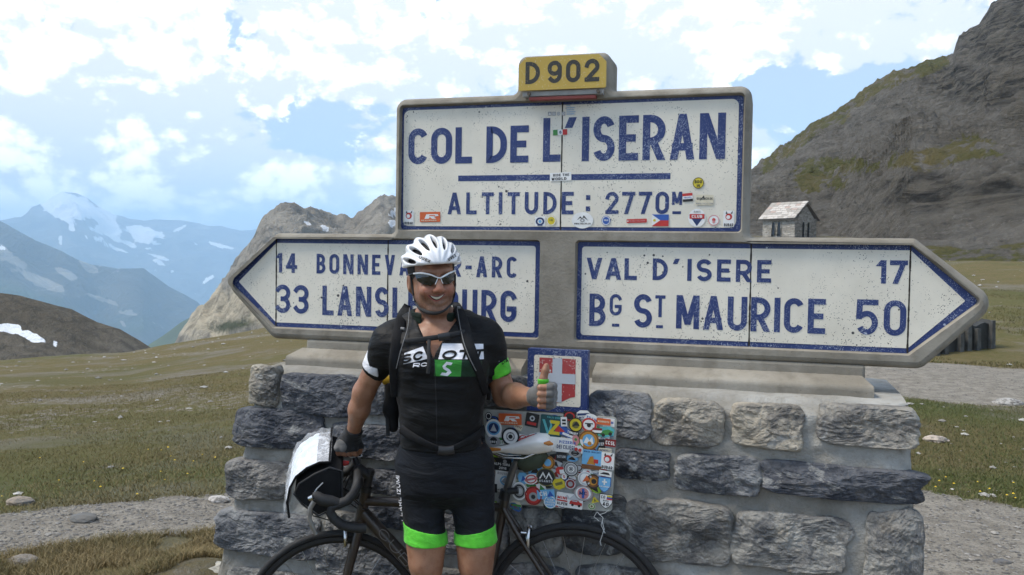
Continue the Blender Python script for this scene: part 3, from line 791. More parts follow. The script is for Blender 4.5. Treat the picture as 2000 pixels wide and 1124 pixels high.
def stone(px0, py0, px1, py1, tint, proud=.045, wild=.13, seed=0, sq=6.0):
    """a hewn block: rough outline, chipped facets, sides running back into the mortar"""
    a = ped_xz(px0, py0); b = ped_xz(px1, py1)
    cx, cz = (a[0]+b[0])/2, (a[1]+b[1])/2; hw, hh = abs(b[0]-a[0])/2*1.09, abs(a[1]-b[1])/2*1.10
    N = 84; rings = 20
    k = np.arange(N)/N*2*PI
    ct, st_ = np.cos(k), np.sin(k)
    sk = sq+1.6*float(vn(np.array([seed*1.3]), np.array([.5]), s=2)[0])
    rad = (np.abs(ct)**sk+np.abs(st_)**sk)**(-1/sk)
    wob = 1+wild*fbm(ct*1.3+seed*3.1, st_*1.3+seed*1.7, o=5, s=seed, g=.6)-wild*.05
    pe = hh/hw
    V = []
    # planes that chip the face
    rs = np.random.RandomState(seed*7+1)
    pl_ = [(rs.uniform(-1, 1), rs.uniform(-1, 1), rs.uniform(.10, .34), rs.uniform(.55, 1.05)) for _ in range(9)]
    for i in range(rings):
        s = 1.0 if i < 2 else 1-((i-1)/(rings-2))**1.15
        x = cx+hw*rad*ct*wob*s; z = cz+hh*rad*st_*wob*s
        edge = np.clip((1-s)/.06, 0, 1)
        u, v = (x-cx)/hw, (z-cz)/hh
        d = np.full(N, proud)+.014*fbm(x*6+seed, z*6, o=2, s=seed+3)
        for pa, pb, sl, c0 in pl_:
            d = np.minimum(d, proud*(c0+.35)-(pa*u+pb*v-.25)*sl*.11)
        d = d+.013*fbm(x*13+seed, z*17, o=5, s=seed+7, g=.6)+.008*np.abs(fbm(x*34, z*60+seed, o=3, s=seed+9))
        d = d-.010*(np.floor(3*fbm(x*4+seed*2, z*11+x*4, o=2, s=seed+15))/3)
        d = np.maximum(d, .008)*(.45+.55*edge**.6)
        if i == 0: d = d*0-.03
        V.append(np.stack([x+.8, ped_y(z)-d, z], -1))
    V = np.concatenate(V[:-1]); F = []
    for i in range(rings-2):
        for j in range(N): q = (j+1) % N; F.append((i*N+j, i*N+q, (i+1)*N+q, (i+1)*N+j))
    c = len(V); V = np.vstack([V, V[-N:].mean(0)]); base = (rings-2)*N
    F += [(base+j, base+(j+1) % N, c) for j in range(N)]
    me = bpy.data.meshes.new('stone'); me.from_pydata([tuple(v) for v in V], [], F); me.materials.append(MATS['stone']); me.update()
    if sum(p.normal.y*p.area for p in me.polygons) > 0: me.flip_normals()
    o = bpy.data.objects.new('stone', me); COL.objects.link(o); o.parent = pedestal
    o.color = (*tint, 1)
    return o
DK, MD, LT, WM, GY = (.086, .092, .108), (.150, .156, .168), (.30, .30, .30), (.262, .243, .212), (.214, .211, .202)
STONES = [(1150, 763, 1268, 857, MD), (1280, 782, 1409, 874, WM), (1433, 790, 1565, 878, (.285, .262, .225)), (1602, 790, 1787, 876, (.25, .238, .218)),
          (1203, 876, 1301, 941, DK), (1323, 886, 1480, 967, MD), (1500, 901, 1797, 987, DK), (1235, 972, 1422, 1106, (.19, .185, .175)), (1438, 996, 1646, 1120, GY), (1695, 1000, 1798, 1165, GY),
          (1105, 962, 1216, 1082, (.085, .088, .092)), (1130, 1102, 1275, 1200, GY), (1290, 1125, 1420, 1230, MD), (1440, 1140, 1680, 1250, GY), (1560, 1270, 1800, 1400, MD), (1300, 1260, 1520, 1400, DK), (1080, 1225, 1270, 1380, GY),
          (493, 716, 540, 790, (.27, .25, .215)), (557, 731, 693, 811, DK), (712, 750, 795, 812, MD), (469, 798, 627, 880, DK), (650, 826, 782, 900, DK), (449, 896, 560, 979, (.19, .185, .18)), (600, 905, 700, 985, MD), (722, 916, 800, 968, DK),
          (432, 992, 619, 1091, MD), (628, 1052, 795, 1135, MD), (722, 985, 830, 1036, DK), (640, 996, 708, 1038, GY),
          (812, 755, 930, 815, MD), (942, 733, 1022, 797, (.15, .15, .15)), (800, 830, 935, 905, DK), (955, 815, 1085, 885, MD), (1100, 880, 1190, 945, DK), (820, 920, 945, 990, GY), (960, 900, 1085, 975, MD), (850, 1005, 985, 1090, MD), (1000, 990, 1092, 1085, GY),
          (815, 1105, 960, 1200, GY), (975, 1100, 1110, 1210, MD), (640, 1150, 800, 1250, MD), (450, 1106, 625, 1215, GY), (480, 1230, 640, 1340, MD), (655, 1265, 850, 1370, DK), (870, 1215, 1060, 1350, MD)]
for i, s in enumerate(STONES):
    big = (s[2]-s[0]) > 150
    stone(*s, proud=.030 if i in (6, 3, 20, 25) else .024, seed=i+1, wild=.16)
# pale footing stone at the left foot
def boulder(name, c, size, seed, mat, tint=None, sub=3, amp=.28, parent=None):
    bm = bmesh.new(); bmesh.ops.create_icosphere(bm, subdivisions=sub, radius=1)
    co = np.array([v.co for v in bm.verts])
    d = 1+amp*fbm(co[:, 0]*1.1+seed, co[:, 1]*1.1, co[:, 2]*1.1, o=4, s=seed)
    fl = np.floor(co*2.2+fbm(co[:, 0]*2, co[:, 1]*2, co[:, 2]*2, o=2, s=seed)[:, None])/2.2
    co = co*d[:, None]*.8+fl*.2
    for v, q in zip(bm.verts, co): v.co = Vector(q)*Vector(size)
    me = bpy.data.meshes.new(name); bm.to_mesh(me); bm.free()
    me.materials.append(MATS[mat] if isinstance(mat, str) else mat)
    o = bpy.data.objects.new(name, me); COL.objects.link(o); o.location = c
    if tint: o.color = (*tint, 1)
    if parent is not None: o.parent = parent
    return o

# ------------------------------------------------------------------ concrete signpost
sign = empty('concrete_direction_sign', (-.8, 0, 1.15))
tag(sign, 'large double arrow concrete sign with white enamel panels naming the mountain pass', 'road sign')
SO = Vector((.8, 0, -1.15))
class SB(MB):                 # builds in world coordinates, stores them relative to the sign
    off = SO
    def build(self, name, parent=None, **k):
        self.v = [tuple(Vector(v)+self.off) for v in self.v]
        return MB.build(self, name, parent, **k)
slab_px = [(437, 553), (533, 652), (1800, 714), (1952, 590), (1788, 456), (1463, 455), (1470, 165), (1193, 177), (1190, 106), (1016, 108), (1012, 185), (773, 196), (768, 452), (540, 452)]
sp = [Vector(xz(*q)) for q in slab_px]
Zb = 1.238; Zs = 1.655; Zt = 2.243
XL, XR = sp[11].x, sp[6].x
hx0, hx1 = xz(1011, 150)[0], xz(1192, 150)[0]; hz = xz(1100, 106)[1]
outline = [(sp[0].x, 1.476), (xz(533, 652)[0], Zb), (xz(1800, 714)[0], Zb), (sp[3].x, 1.476), (xz(1788, 456)[0], 1.692), (XR, 1.692), (XR, Zt), (hx1, Zt), (hx1, hz), (hx0, hz), (hx0, Zt), (XL, Zt), (XL, 1.692), (xz(540, 452)[0], 1.692)]
outline = ccw(outline)
rads = [.06, .05, .05, .06, .03, .02, .045, .025, .035, .035, .025, .045, .02, .03]
outline = round_poly(outline, rads, 7)
tp = [xz(784, 209.1), xz(1451, 187), xz(1447.5, 452.6), xz(782.6, 448.2)]
tpx0, tpx1 = (tp[0][0]+tp[3][0])/2, (tp[1][0]+tp[2][0])/2; tpz0, tpz1 = (tp[2][1]+tp[3][1])/2, (tp[0][1]+tp[1][1])/2
la = [xz(539, 465.7), xz(447.9, 550.7), xz(535.6, 636.7), xz(1051.4, 660.2), xz(1053, 473.5)]
ra = [xz(1128, 473.6), xz(1778.4, 477.4), xz(1913.8, 581.6), xz(1773.6, 690.6), xz(1124.6, 665.6)]
az1 = (la[0][1]+la[4][1]+ra[0][1]+ra[1][1])/4; az0 = (la[2][1]+la[3][1]+ra[3][1]+ra[4][1])/4
lax = (la[0][0]+la[2][0])/2; rax = (ra[1][0]+ra[3][0])/2; lat = (la[1][0], (az0+az1)/2); rat = (ra[2][0], (az0+az1)/2)
la1 = (la[3][0]+la[4][0])/2; ra0 = (ra[0][0]+ra[4][0])/2
holes = [ccw(round_poly([(tpx0, tpz0), (tpx1, tpz0), (tpx1, tpz1), (tpx0, tpz1)], .012)),
         ccw(round_poly([(lax, az1), lat, (lax, az0), (la1, az0), (la1, az1)], [.004, .014, .004, .01, .01])),
         ccw(round_poly([(ra0, az1), (ra0, az0), (rax, az0), rat, (rax, az1)], [.01, .01, .004, .014, .004]))]
FY = -.014      # concrete face stands proud of the enamel
def slab():
    m = SB()
    prof = [(.0, .15), (.0, .012), (.006, -.002), (.014, -.010), (.024, FY)]
    rings = [[(x, y, z) for x, z in (inset(outline, d) if d else outline)] for d, y in prof]
    m.rings(rings, 'concrete', cap=False, smooth=True)
    inner = inset(outline, prof[-1][0])
    bm = bmesh.new()
    def loop(pts, y):
        vs = [bm.verts.new((x, y, z)) for x, z in pts]
        return [bm.edges.new((vs[i], vs[(i+1) % len(vs)])) for i in range(len(vs))]
    es = loop(inner, FY)
    for h in holes: es += loop([q for q in inset(h, -.006)], FY)
    bmesh.ops.triangle_fill(bm, edges=es, use_beauty=True, use_dissolve=False)
    bm.verts.index_update()
    fs = []
    for f in bm.faces:
        vs = [v.index for v in f.verts]; fs.append(vs if f.normal.y < 0 else vs[::-1])
    m.add([v.co[:] for v in bm.verts], fs, 'concrete'); bm.free()
    for h in holes:
        m.rings([[(x, FY, z) for x, z in inset(h, -.006)], [(x, .012, z) for x, z in h]], 'concrete', cap=False, smooth=False)
    n = len(outline)
    m.add([(x, .15, z) for x, z in outline], [tuple(range(n))[::-1]], 'concrete')
    o = m.build('slab', sign)
    # neck and stepped plinth
    m = SB(); xa, xb = xz(600, 655)[0], xz(1690, 715)[0]
    m.box((xa, -.010, 1.13), (xb, .14, Zb+.004), 'concrete')
    m.build('neck', sign, bevel=.01)
    for s, (x0, x1) in enumerate(((xz(580, 690)[0], xz(1030, 720)[0]), (xz(1166, 715)[0], xz(1702, 745)[0]))):
        m = SB()
        pr = [(-.012, 1.207), (-.085, 1.178), (-.092, 1.168), (-.092, 1.12), (.14, 1.12)]
        sl = .035
        a = [(x0+(sl if i == 0 and s == 0 else 0), y, z) for i, (y, z) in enumerate(pr)]
        b = [(x1-(sl if i == 0 and s == 1 else 0), y, z) for i, (y, z) in enumerate(pr)]
        m.rings([a, b], 'concrete', smooth=False)
        m.build('plinth', sign, bevel=.006)
slab()
PY = .008
def panel(name, outer, white, seams, border=True):
    m = SB(); plate(m, outer, PY, .03, 'enamel_blue'); root = m.build(name, sign)
    m = None
    xs = [-9]+seams+[9]
    def clip(pts, lo, hi):
        for sgn, lim in ((1, lo), (-1, -hi)):
            out = []
            for i in range(len(pts)):
                p, q = pts[i-1], pts[i]; a, b = sgn*p[0]-lim, sgn*q[0]-lim
                if a*b < 0: t = a/(a-b); out.append((p[0]+(q[0]-p[0])*t, p[1]+(q[1]-p[1])*t))
                if b >= 0: out.append(q)
            pts = out
        return pts
    for i in range(len(xs)-1):
        pts = clip(white, xs[i]+.0016, xs[i+1]-.0016)
        if len(pts) < 3: continue
        m = SB(); plate(m, pts, PY-.0015, PY+.002, 'enamel_white')
        o = m.build('enamel_tile'); o.parent = root
    for x in seams:
        m = SB(); zz = np.linspace(min(p[1] for p in outer)+.002, max(p[1] for p in outer)-.002, 60)
        zz = [z for z in zz]
        w = .0022+.0024*np.abs(fbm(np.array(zz)*30, np.array(zz)*0+x, o=3, s=4)); dx = .0010*fbm(np.array(zz)*12, np.array(zz)*0+x*7, o=2, s=6)
        m.add([(x+dx[i]-w[i], PY-.0019, z) for i, z in enumerate(zz)]+[(x+dx[i]+w[i], PY-.0019, z) for i, z in enumerate(zz)], [(i, i+60, i+61, i+1) for i in range(59)], simple('dark_joint', (.03, .025, .02), .9))
        o = m.build('seam'); o.parent = root
    return root
TY = PY-.0016
def line(root, s, x0, yb0, x1, yb1, yt0, mat='enamel_blue', name='lettering', lift=.0006, **kw):
    a, b, c = xz(x0, yb0, TY), xz(x1, yb1, TY), xz(x0, yt0, TY)
    z = (a[1]+b[1])/2
    parts, _ = text2d(s, c[1]-a[1], width=b[0]-a[0], **kw); ids = list(GLYPH_OF)
    for g in sorted(set(ids)):
        m = SB()
        for i, ((vs, fs), k) in enumerate(zip(parts, ids)):
            if k == g: m.add([(a[0]+x, TY-lift-.00012*(i % 5), z+y) for x, y in vs], fs, mat)
        m.build('letter').parent = root
def xz_y(x0, y0, x1):      # pixel row at x1 of the level line through (x0, y0) on the sign
    z = xz(x0, y0, TY)[1]; lo, hi = y0-80, y0+80
    for _ in range(30):
        m_ = (lo+hi)/2
        if xz(x1, m_, TY)[1] > z: lo = m_
        else: hi = m_
    return lo
def bar(root, x0, y0, x1, y1, mat='enamel_blue', name='rule'):
    a, b = xz(x0, y1, TY), xz(x1, xz_y(x0, y0, x1), TY); m = SB()
    m.add([(a[0], TY-.0006, a[1]), (b[0], TY-.0006, a[1]), (b[0], TY-.0006, b[1]), (a[0], TY-.0006, b[1])], [(0, 1, 2, 3)], mat)
    o = m.build(name); o.parent = root
U5 = lambda u, v: (750+.37*u, 90+.37*v)
U6 = lambda u, v: (420+.34*u, 430+.34*v)
U7 = lambda u, v: (1020+.48*u, 440+.48*v)
def tline(root, U, s, u0, vb0, u1, vb1, vt0, **kw):
    a, b, c = U(u0, vb0), U(u1, vb1), U(u0, vt0); return line(root, s, a[0], a[1], b[0], b[1], c[1], **kw)
wt = [xz(*U5(*q), PY) for q in ((105, 343), (1870, 278), (1862, 962), (103, 950))]
wx0, wx1, wz0, wz1 = (wt[0][0]+wt[3][0])/2, (wt[1][0]+wt[2][0])/2, (wt[2][1]+wt[3][1])/2, (wt[0][1]+wt[1][1])/2
name_panel = panel('name_panel', holes[0], ccw(rrect(wx0, wz0, wx1, wz1, .025)), [xz(1096, 320)[0]])
tline(name_panel, U5, 'COL DE', 128, 624, 762, 617, 436, weight=.185, gap=.10)
tline(name_panel, U5, "L'ISERAN", 838, 612, 1800, 598, 381, weight=.165, aspect=.55, gap=.10)
bar(name_panel, 895, 343.5, 1309.5, 354.5)
tline(name_panel, U5, 'ALTITUDE', 335, 890, 1000, 888, 776, weight=.175, gap=.24)
tline(name_panel, U5, ':', 1065, 876, 1092, 876, 770, weight=.22)
tline(name_panel, U5, '2770', 1168, 888, 1503, 887, 772, weight=.17, gap=.16)
tline(name_panel, U5, 'M', 1520, 840, 1573, 840, 770, weight=.2)
bar(name_panel, *U5(1522, 873), *U5(1568, 888), name='underline')
wi = .017
lw = [(lax+.001, az1-0.018), (lat[0]+.043, lat[1]), (lax+.001, az0+0.018), (la1-wi, az0+0.018), (la1-wi, az1-0.018)]
left_panel = panel('left_arrow_panel', holes[1], ccw(round_poly(lw, [.002, .004, .002, .012, .012])), [xz(538, 550)[0], xz(756, 560)[0]])
tag(left_panel, 'left pointing panel with two towns and their distances')
tline(left_panel, U6, '14', 352, 302, 472, 304, 191, weight=.19, gap=.2)
tline(left_panel, U6, 'BONNEVAL-SR-ARC', 583, 307, 1735, 334, 194, weight=.175, gap=.26)
tline(left_panel, U6, '33', 345, 534, 537, 539, 371, weight=.16, gap=.12)
tline(left_panel, U6, 'LANSLEBOURG', 616, 544, 1730, 590, 375, weight=.165, gap=.16)
rw = [(ra0+wi, az1-0.018), (ra0+wi, az0+0.018), (rax+.001, az0+0.018), (rat[0]-.043, rat[1]), (rax+.001, az1-0.018)]
right_panel = panel('right_arrow_panel', holes[2], ccw(round_poly(rw, [.012, .012, .002, .004, .002])), [xz(1465, 580)[0], xz(1776, 580)[0]])
tag(right_panel, 'right pointing panel with two towns and their distances')
tline(right_panel, U7, 'VAL', 260, 221, 466, 223, 134, weight=.2, gap=.12)
tline(right_panel, U7, "D'ISERE", 530, 226, 1012, 232, 138, weight=.19, gap=.2)
tline(right_panel, U7, '17', 1442, 238, 1567, 240, 143, weight=.2, gap=.12)
tline(right_panel, U7, 'B', 272, 411, 338, 412, 279, weight=.16)
tline(right_panel, U7, 'G', 355, 368, 404, 368, 281, weight=.15)
bar(right_panel, *U7(365, 401), *U7(395, 413), name='underline')
tline(right_panel, U7, 'S', 453, 417, 527, 418, 281, weight=.16)
tline(right_panel, U7, 'T', 540, 375, 581, 375, 286, weight=.15)
bar(right_panel, *U7(544, 407), *U7(573, 419), name='underline')
tline(right_panel, U7, 'MAURICE', 625, 424, 1232, 440, 288, weight=.165, gap=.12)
tline(right_panel, U7, '50', 1356, 446, 1560, 451, 303, weight=.16, gap=.16)
# road number plate on its bracket
def number_plate():
    m = SB(); y = -.055
    pts = [xz(*q, y) for q in ((1013.5, 128), (1029, 113.5), (1168, 105), (1184, 118), (1186, 169), (1014.5, 179.5))]
    x0, x1 = pts[0][0], pts[3][0]; z0 = (pts[4][1]+pts[5][1])/2; z1 = (pts[1][1]+pts[2][1])/2
    c = .028
    o2 = [(x0, z0), (x1, z0), (x1, z1-c), (x1-c, z1), (x0+c, z1), (x0, z1-c)]
    plate(m, round_poly(ccw(o2), .006, 3), y, y+.012, 'enamel_yellow')
    root = m.build('number_plate', sign, bevel=.004)
    tag(root, 'yellow road number plate with black figures')
    a, b, c2 = xz(*U5(746, 203), y), xz(*U5(1136, 186), y), xz(*U5(746, 86), y)
    m = SB(); put_text(m, 'D', (a[0], y, a[1]), (1, 0, 0), (0, 0, 1), (0, -1, 0), c2[1]-a[1], 'enamel_black', width=xz(*U5(822, 200), y)[0]-a[0], weight=.19)
    d = xz(*U5(862, 196), y)
    put_text(m, '902', (d[0], y, a[1]), (1, 0, 0), (0, 0, 1), (0, -1, 0), c2[1]-a[1], 'enamel_black', width=b[0]-d[0], weight=.19, gap=.18)
    m.build('lettering').parent = root
    # bracket: pale lip, two bolts and a red batten
    m = SB(); steel = simple('grey_steel', (.33, .32, .30), .5, metal=.3)
    m.box((x0+.012, y+.0125, z0-.022), (x1-.012, -.016, z0-.001), steel); m.build('bracket', sign, bevel=.003)
    for xx in (x0+.04, x1-.03):
        m = SB(); m.tube([(xx, y+.014, z0-.012), (xx, y+.002, z0-.012)], .007, simple('rust_bolt', (.10, .08, .06), .7), n=8); m.build('bolt', sign)
    a, b = xz(1035, 196, -.03), xz(1165, 184, -.03)
    m = SB(); m.box((a[0], -.045, a[1]-.004), (b[0], -.016, z0-.024), simple('red_batten', (.24, .055, .045), .7)); m.build('batten', sign, bevel=.002)
number_plate()
# coat of arms plate standing before the plinth
def shield_plate():
    y = -.285; A = [xz(*q, y) for q in ((1031, 681), (1149, 685), (1147, 808), (1031, 803))]
    x0, x1, z0, z1 = A[0][0], A[1][0], (A[2][1]+A[3][1])/2, (A[0][1]+A[1][1])/2
    m = SB(); plate(m, ccw([(x0, z0), (x1, z0), (x1, z1), (x0, z1)]), y, y+.03, 'enamel_blue')
    root = m.build('arms_plate', sign, bevel=.003); tag(root, 'blue bordered plate with a red shield and pale cross')
    w, h = x1-x0, z1-z0
    m = SB(); plate(m, ccw(rrect(x0+w*.11, z0+h*.1, x1-w*.11, z1-h*.1, .008)), y-.001, y+.001, 'enamel_white'); m.build('enamel_tile').parent = root
    X = lambda u: x0+w*u
    Zf = lambda v: z0+h*v
    m = SB(); yy = y-.0016
    pts = [(X(.20), Zf(.86)), (X(.20), Zf(.26))]+[(X(.2+.3*t), Zf(.26-.11*math.sin(t*PI/2)**2)) for t in (.25, .5, .75, 1)]+[(X(.5+.3*t), Zf(.15+.11*math.sin(t*PI/2)**2)) for t in (.25, .5, .75)]+[(X(.8), Zf(.26)), (X(.8), Zf(.86))]
    m.add([(a, yy, b) for a, b in ccw(pts)], [tuple(range(len(pts)))], 'enamel_red'); m.build('shield').parent = root
    m = SB()
    m.add([(X(.42), yy-.0006, Zf(.16)), (X(.58), yy-.0006, Zf(.16)), (X(.58), yy-.0006, Zf(.86)), (X(.42), yy-.0006, Zf(.86))], [(0, 1, 2, 3)], 'enamel_pale')
    m.add([(X(.2), yy-.0010, Zf(.46)), (X(.8), yy-.0010, Zf(.46)), (X(.8), yy-.0010, Zf(.62)), (X(.2), yy-.0010, Zf(.62))], [(0, 1, 2, 3)], 'enamel_pale')
    m.build('cross').parent = root
shield_plate()

# ------------------------------------------------------------------ stickers
C = dict(white=(.78, .78, .76), black=(.02, .02, .022), red=(.50, .035, .03), orange=(.62, .12, .03), blue=(.03, .10, .38), sky=(.16, .42, .68), navy=(.02, .04, .13), yellow=(.62, .50, .03), green=(.06, .25, .06), lime=(.30, .48, .05), teal=(.015, .075, .085), cyan=(.10, .42, .45), brown=(.17, .07, .025), grey=(.33, .33, .33), cream=(.66, .60, .45), pink=(.60, .25, .25), amber=(.50, .22, .03), darkred=(.22, .02, .02), olive=(.16, .15, .04), silver=(.5, .52, .54))
def cm(k): return flat(k, C[k])
def sticker(mbcls, parent, org, ux, uz, nrm, hw, hh, shape, base, els, lift=.0005, rot=0.0, edge=None):
    """one sticker: its own little mesh, drawn in a -1..1 box"""
    m = mbcls(); ux, uz, nrm = Vector(ux), Vector(uz), Vector(nrm)
    c, s = math.cos(rot), math.sin(rot); ux, uz = ux*c+uz*s, uz*c-ux*s
    org = Vector(tuple(map(float, org)))
    def to(x, y, l): return org+ux*(x*hw)+uz*(y*hh)+nrm*l
    def poly(pts, col, l): pts = ccw(pts); m.add([to(x, y, l) for x, y in pts], [tuple(range(len(pts)))], cm(col))
    def outline(sc):
        if shape == 'c': return [(sc*math.cos(2*PI*i/24), sc*math.sin(2*PI*i/24)) for i in range(24)]
        if shape == 's': return [(-sc, sc), (-sc, -.1*sc), (-.55*sc, -.7*sc), (0, -sc), (.55*sc, -.7*sc), (sc, -.1*sc), (sc, sc)]
        if shape == 't': return [(-sc, -.8*sc), (sc, -.8*sc), (0, sc)]
        if shape == 'v': return [(-sc, .8*sc), (sc, .8*sc), (0, -sc)]
        if shape == 'h': return [(-sc, .5*sc), (-.45*sc, sc), (.6*sc, .85*sc), (sc, .2*sc), (.8*sc, -.8*sc), (-.3*sc, -sc), (-.9*sc, -.5*sc)]
        if shape == 'd': return [(-sc, 0), (0, -sc), (sc, 0), (0, sc)]
        return rrect(-sc, -sc, sc, sc, .12, 3)
    l = lift
    if edge: poly(outline(1.0), edge, l); l += .0003; poly(outline(.9), base, l)
    else: poly(outline(1.0), base, l)
    for e in els:
        l += .00025
        if e[0] == 'r': poly([(e[1], e[2]), (e[3], e[2]), (e[3], e[4]), (e[1], e[4])], e[5], l)
        elif e[0] == 'p': poly(e[1], e[2], l)
        elif e[0] == 'c': poly([(e[1]+e[3]*math.cos(2*PI*i/18), e[2]+e[3]*math.sin(2*PI*i/18)*hw/hh) for i in range(18)], e[4], l)
        elif e[0] == 'ring':
            a, b = e[1], e[2]; n = 24
            vs = [to(r*math.cos(2*PI*i/n), r*math.sin(2*PI*i/n), l) for r in (a, b) for i in range(n)]
            m.add(vs, [(i, (i+1) % n, n+(i+1) % n, n+i) for i in range(n)], cm(e[3]))
        elif e[0] == 't':
            _, s_, x, y, h, w, col = e[:7]
            parts, _w = text2d(s_, 1.0, weight=.2, gap=.16)
            bw = max(q[0] for v, f in parts for q in v)
            for i, (vs, fs) in enumerate(parts):
                m.add([to(x+q[0]/bw*w, y+q[1]*h, l+.00005*(i % 4)) for q in vs], fs, cm(col))
    o = m.build('sticker'); o.parent = parent
    return o
def on_panel(root, U, u0, v0, u1, v1, shape, base, els, rot=0, edge=None):
    a, b = xz(*U(u0, v1), TY), xz(*U(u1, v0), TY)
    sticker(SB, root, ((a[0]+b[0])/2, TY-.0016, (a[1]+b[1])/2), (1, 0, 0), (0, 0, 1), (0, -1, 0), (b[0]-a[0])/2, (b[1]-a[1])/2, shape, base, els, rot=math.radians(rot), edge=edge)
devil = [('c', 0, .25, .62, 'red'), ('c', -.1, .2, .36, 'white'), ('p', [(-.6, .6), (-.45, .95), (-.2, .6)], 'black'), ('p', [(.6, .6), (.75, 1.0), (.3, .65)], 'black'), ('t', 'BUBAR', -.85, -.92, .36, 1.7, 'black')]
rlogo = [('p', [(-.55, -.35), (-.35, .55), (.75, .55), (.85, .2), (.35, .05), (.62, -.35), (.2, -.35), (-.02, .0), (-.12, -.35)], 'white'), ('p', [(-.1, .18), (-.05, .38), (.5, .38), (.5, .18)], 'orange'), ('t', 'REALRIDER', -.85, -.8, .26, 1.5, 'cream')]
on_panel(name_panel, U5, 106, 868, 158, 946, 'r', 'white', devil)
on_panel(name_panel, U5, 1790, 870, 1850, 956, 'r', 'white', devil)
on_panel(name_panel, U5, 190, 877, 298, 930, 'r', 'orange', rlogo, rot=1)
on_panel(name_panel, U5, 876, 668, 990, 714, 'r', 'white', [('t', 'RIDE THE', -.7, .1, .6, 1.5, 'black'), ('t', 'WORLD', -.85, -.8, .65, 1.4, 'black')], rot=2)
on_panel(name_panel, U5, 893, 441, 968, 472, 'r', 'white', [('r', -1, -1, -.35, 1, 'green'), ('r', .35, -1, 1, 1, 'red'), ('t', '6', -.1, -.5, 1.0, .3, 'navy')], rot=2)
on_panel(name_panel, U5, 1629, 694, 1690, 754, 'c', 'yellow', [('ring', .88, .98, 'black'), ('t', 'BDO', -.65, -.05, .55, 1.3, 'black'), ('t', '15', -.3, -.75, .5, .6, 'black')])
on_panel(name_panel, U5, 1576, 778, 1630, 822, 'r', 'black', [('r', -1, .33, 1, 1, 'red'), ('r', -1, -.4, 1, .33, 'white'), ('t', 'TRAVEL', -.8, -.2, .35, 1.6, 'blue')], rot=5)
on_panel(name_panel, U5, 990, 878, 1106, 964, 'c', 'white', [('p', [(-.55, -.05), (-.2, .5), (-.02, .22), (.12, .62), (.55, -.05), (.12, .35), (-.02, .1), (-.2, .3)], 'black'), ('ring', .10, .22, 'grey'), ('t', 'WWW.TRACKS.CH', -.75, -.5, .2, 1.5, 'black')])
on_panel(name_panel, U5, 1148, 897, 1197, 948, 'c', 'blue', [('ring', .75, .9, 'white'), ('t', 'VELO', -.5, -.1, .35, 1.0, 'white')])
on_panel(name_panel, U5, 858, 896, 909, 950, 'c', 'yellow', [('ring', .8, .95, 'white'), ('t', 'COL', -.4, -.05, .4, .8, 'olive')])
on_panel(name_panel, U5, 797, 902, 852, 952, 'r', 'white', [('ring', .5, .85, 'navy'), ('c', 0, 0, .3, 'sky'), ('r', -.5, -.9, .5, -.75, 'navy')])
on_panel(name_panel, U5, 1281, 914, 1388, 934, 'r', 'red', [('c', -.88, 0, .07, 'white'), ('t', 'TEAM CYCLISTE', -.75, -.35, .7, 1.6, 'pink')], rot=2)
on_panel(name_panel, U5, 1413, 890, 1504, 952, 'r', 'white', [('p', [(-1, 1), (1, 1), (1, 0), (0, 0)], 'blue'), ('p', [(-1, -1), (1, -1), (1, 0), (0, 0)], 'red'), ('c', -.68, 0, .16, 'yellow')])
on_panel(name_panel, U5, 1605, 860, 1700, 956, 'c', 'white', [('p', [(-.9, .3), (.9, .3), (0, -.9)], 'navy'), ('r', -.85, -.1, .85, .42, 'red'), ('t', 'CLUB', -.6, .0, .32, 1.2, 'white'), ('t', 'AMIS', -.4, .58, .2, .8, 'grey')])
on_panel(name_panel, U5, 1710, 892, 1772, 950, 'c', 'white', [('ring', .82, .97, 'pink'), ('c', 0, .1, .3, 'red'), ('c', 0, -.3, .25, 'pink')])
on_panel(name_panel, U5, 1645, 786, 1740, 842, 'r', 'cream', [('t', 'QUALRICH.DE', -.9, .05, .45, 1.8, 'black'), ('p', [(-.6, -.3), (-.1, .9), (.1, -.2), (-.1, .5)], 'black'), ('t', 'WWW.CYCLE.COM', -.95, -.8, .3, 1.9, 'grey')], rot=-1)
for k, (u0, u1) in enumerate(((866, 886), (889, 908), (913, 931), (938, 958))):
    on_panel(name_panel, U5, u0, 348, u1, 369, 'c' if k == 2 else 'r', 'grey', [('ring', .35, .6, 'white')] if k else [('p', [(-.7, -.6), (.7, -.6), (0, .7)], 'white')])
for k in range(5):
    on_panel(name_panel, U5, 962, 312+k*11, 985+[0, 25, 20, 28, 22][k], 320+k*11, 'r', 'silver', [('t', ['ALP', 'PASSES', 'VELO', 'TOURS', 'CLUB'][k], -.8, -.6, 1.2, 1.6, 'sky')])

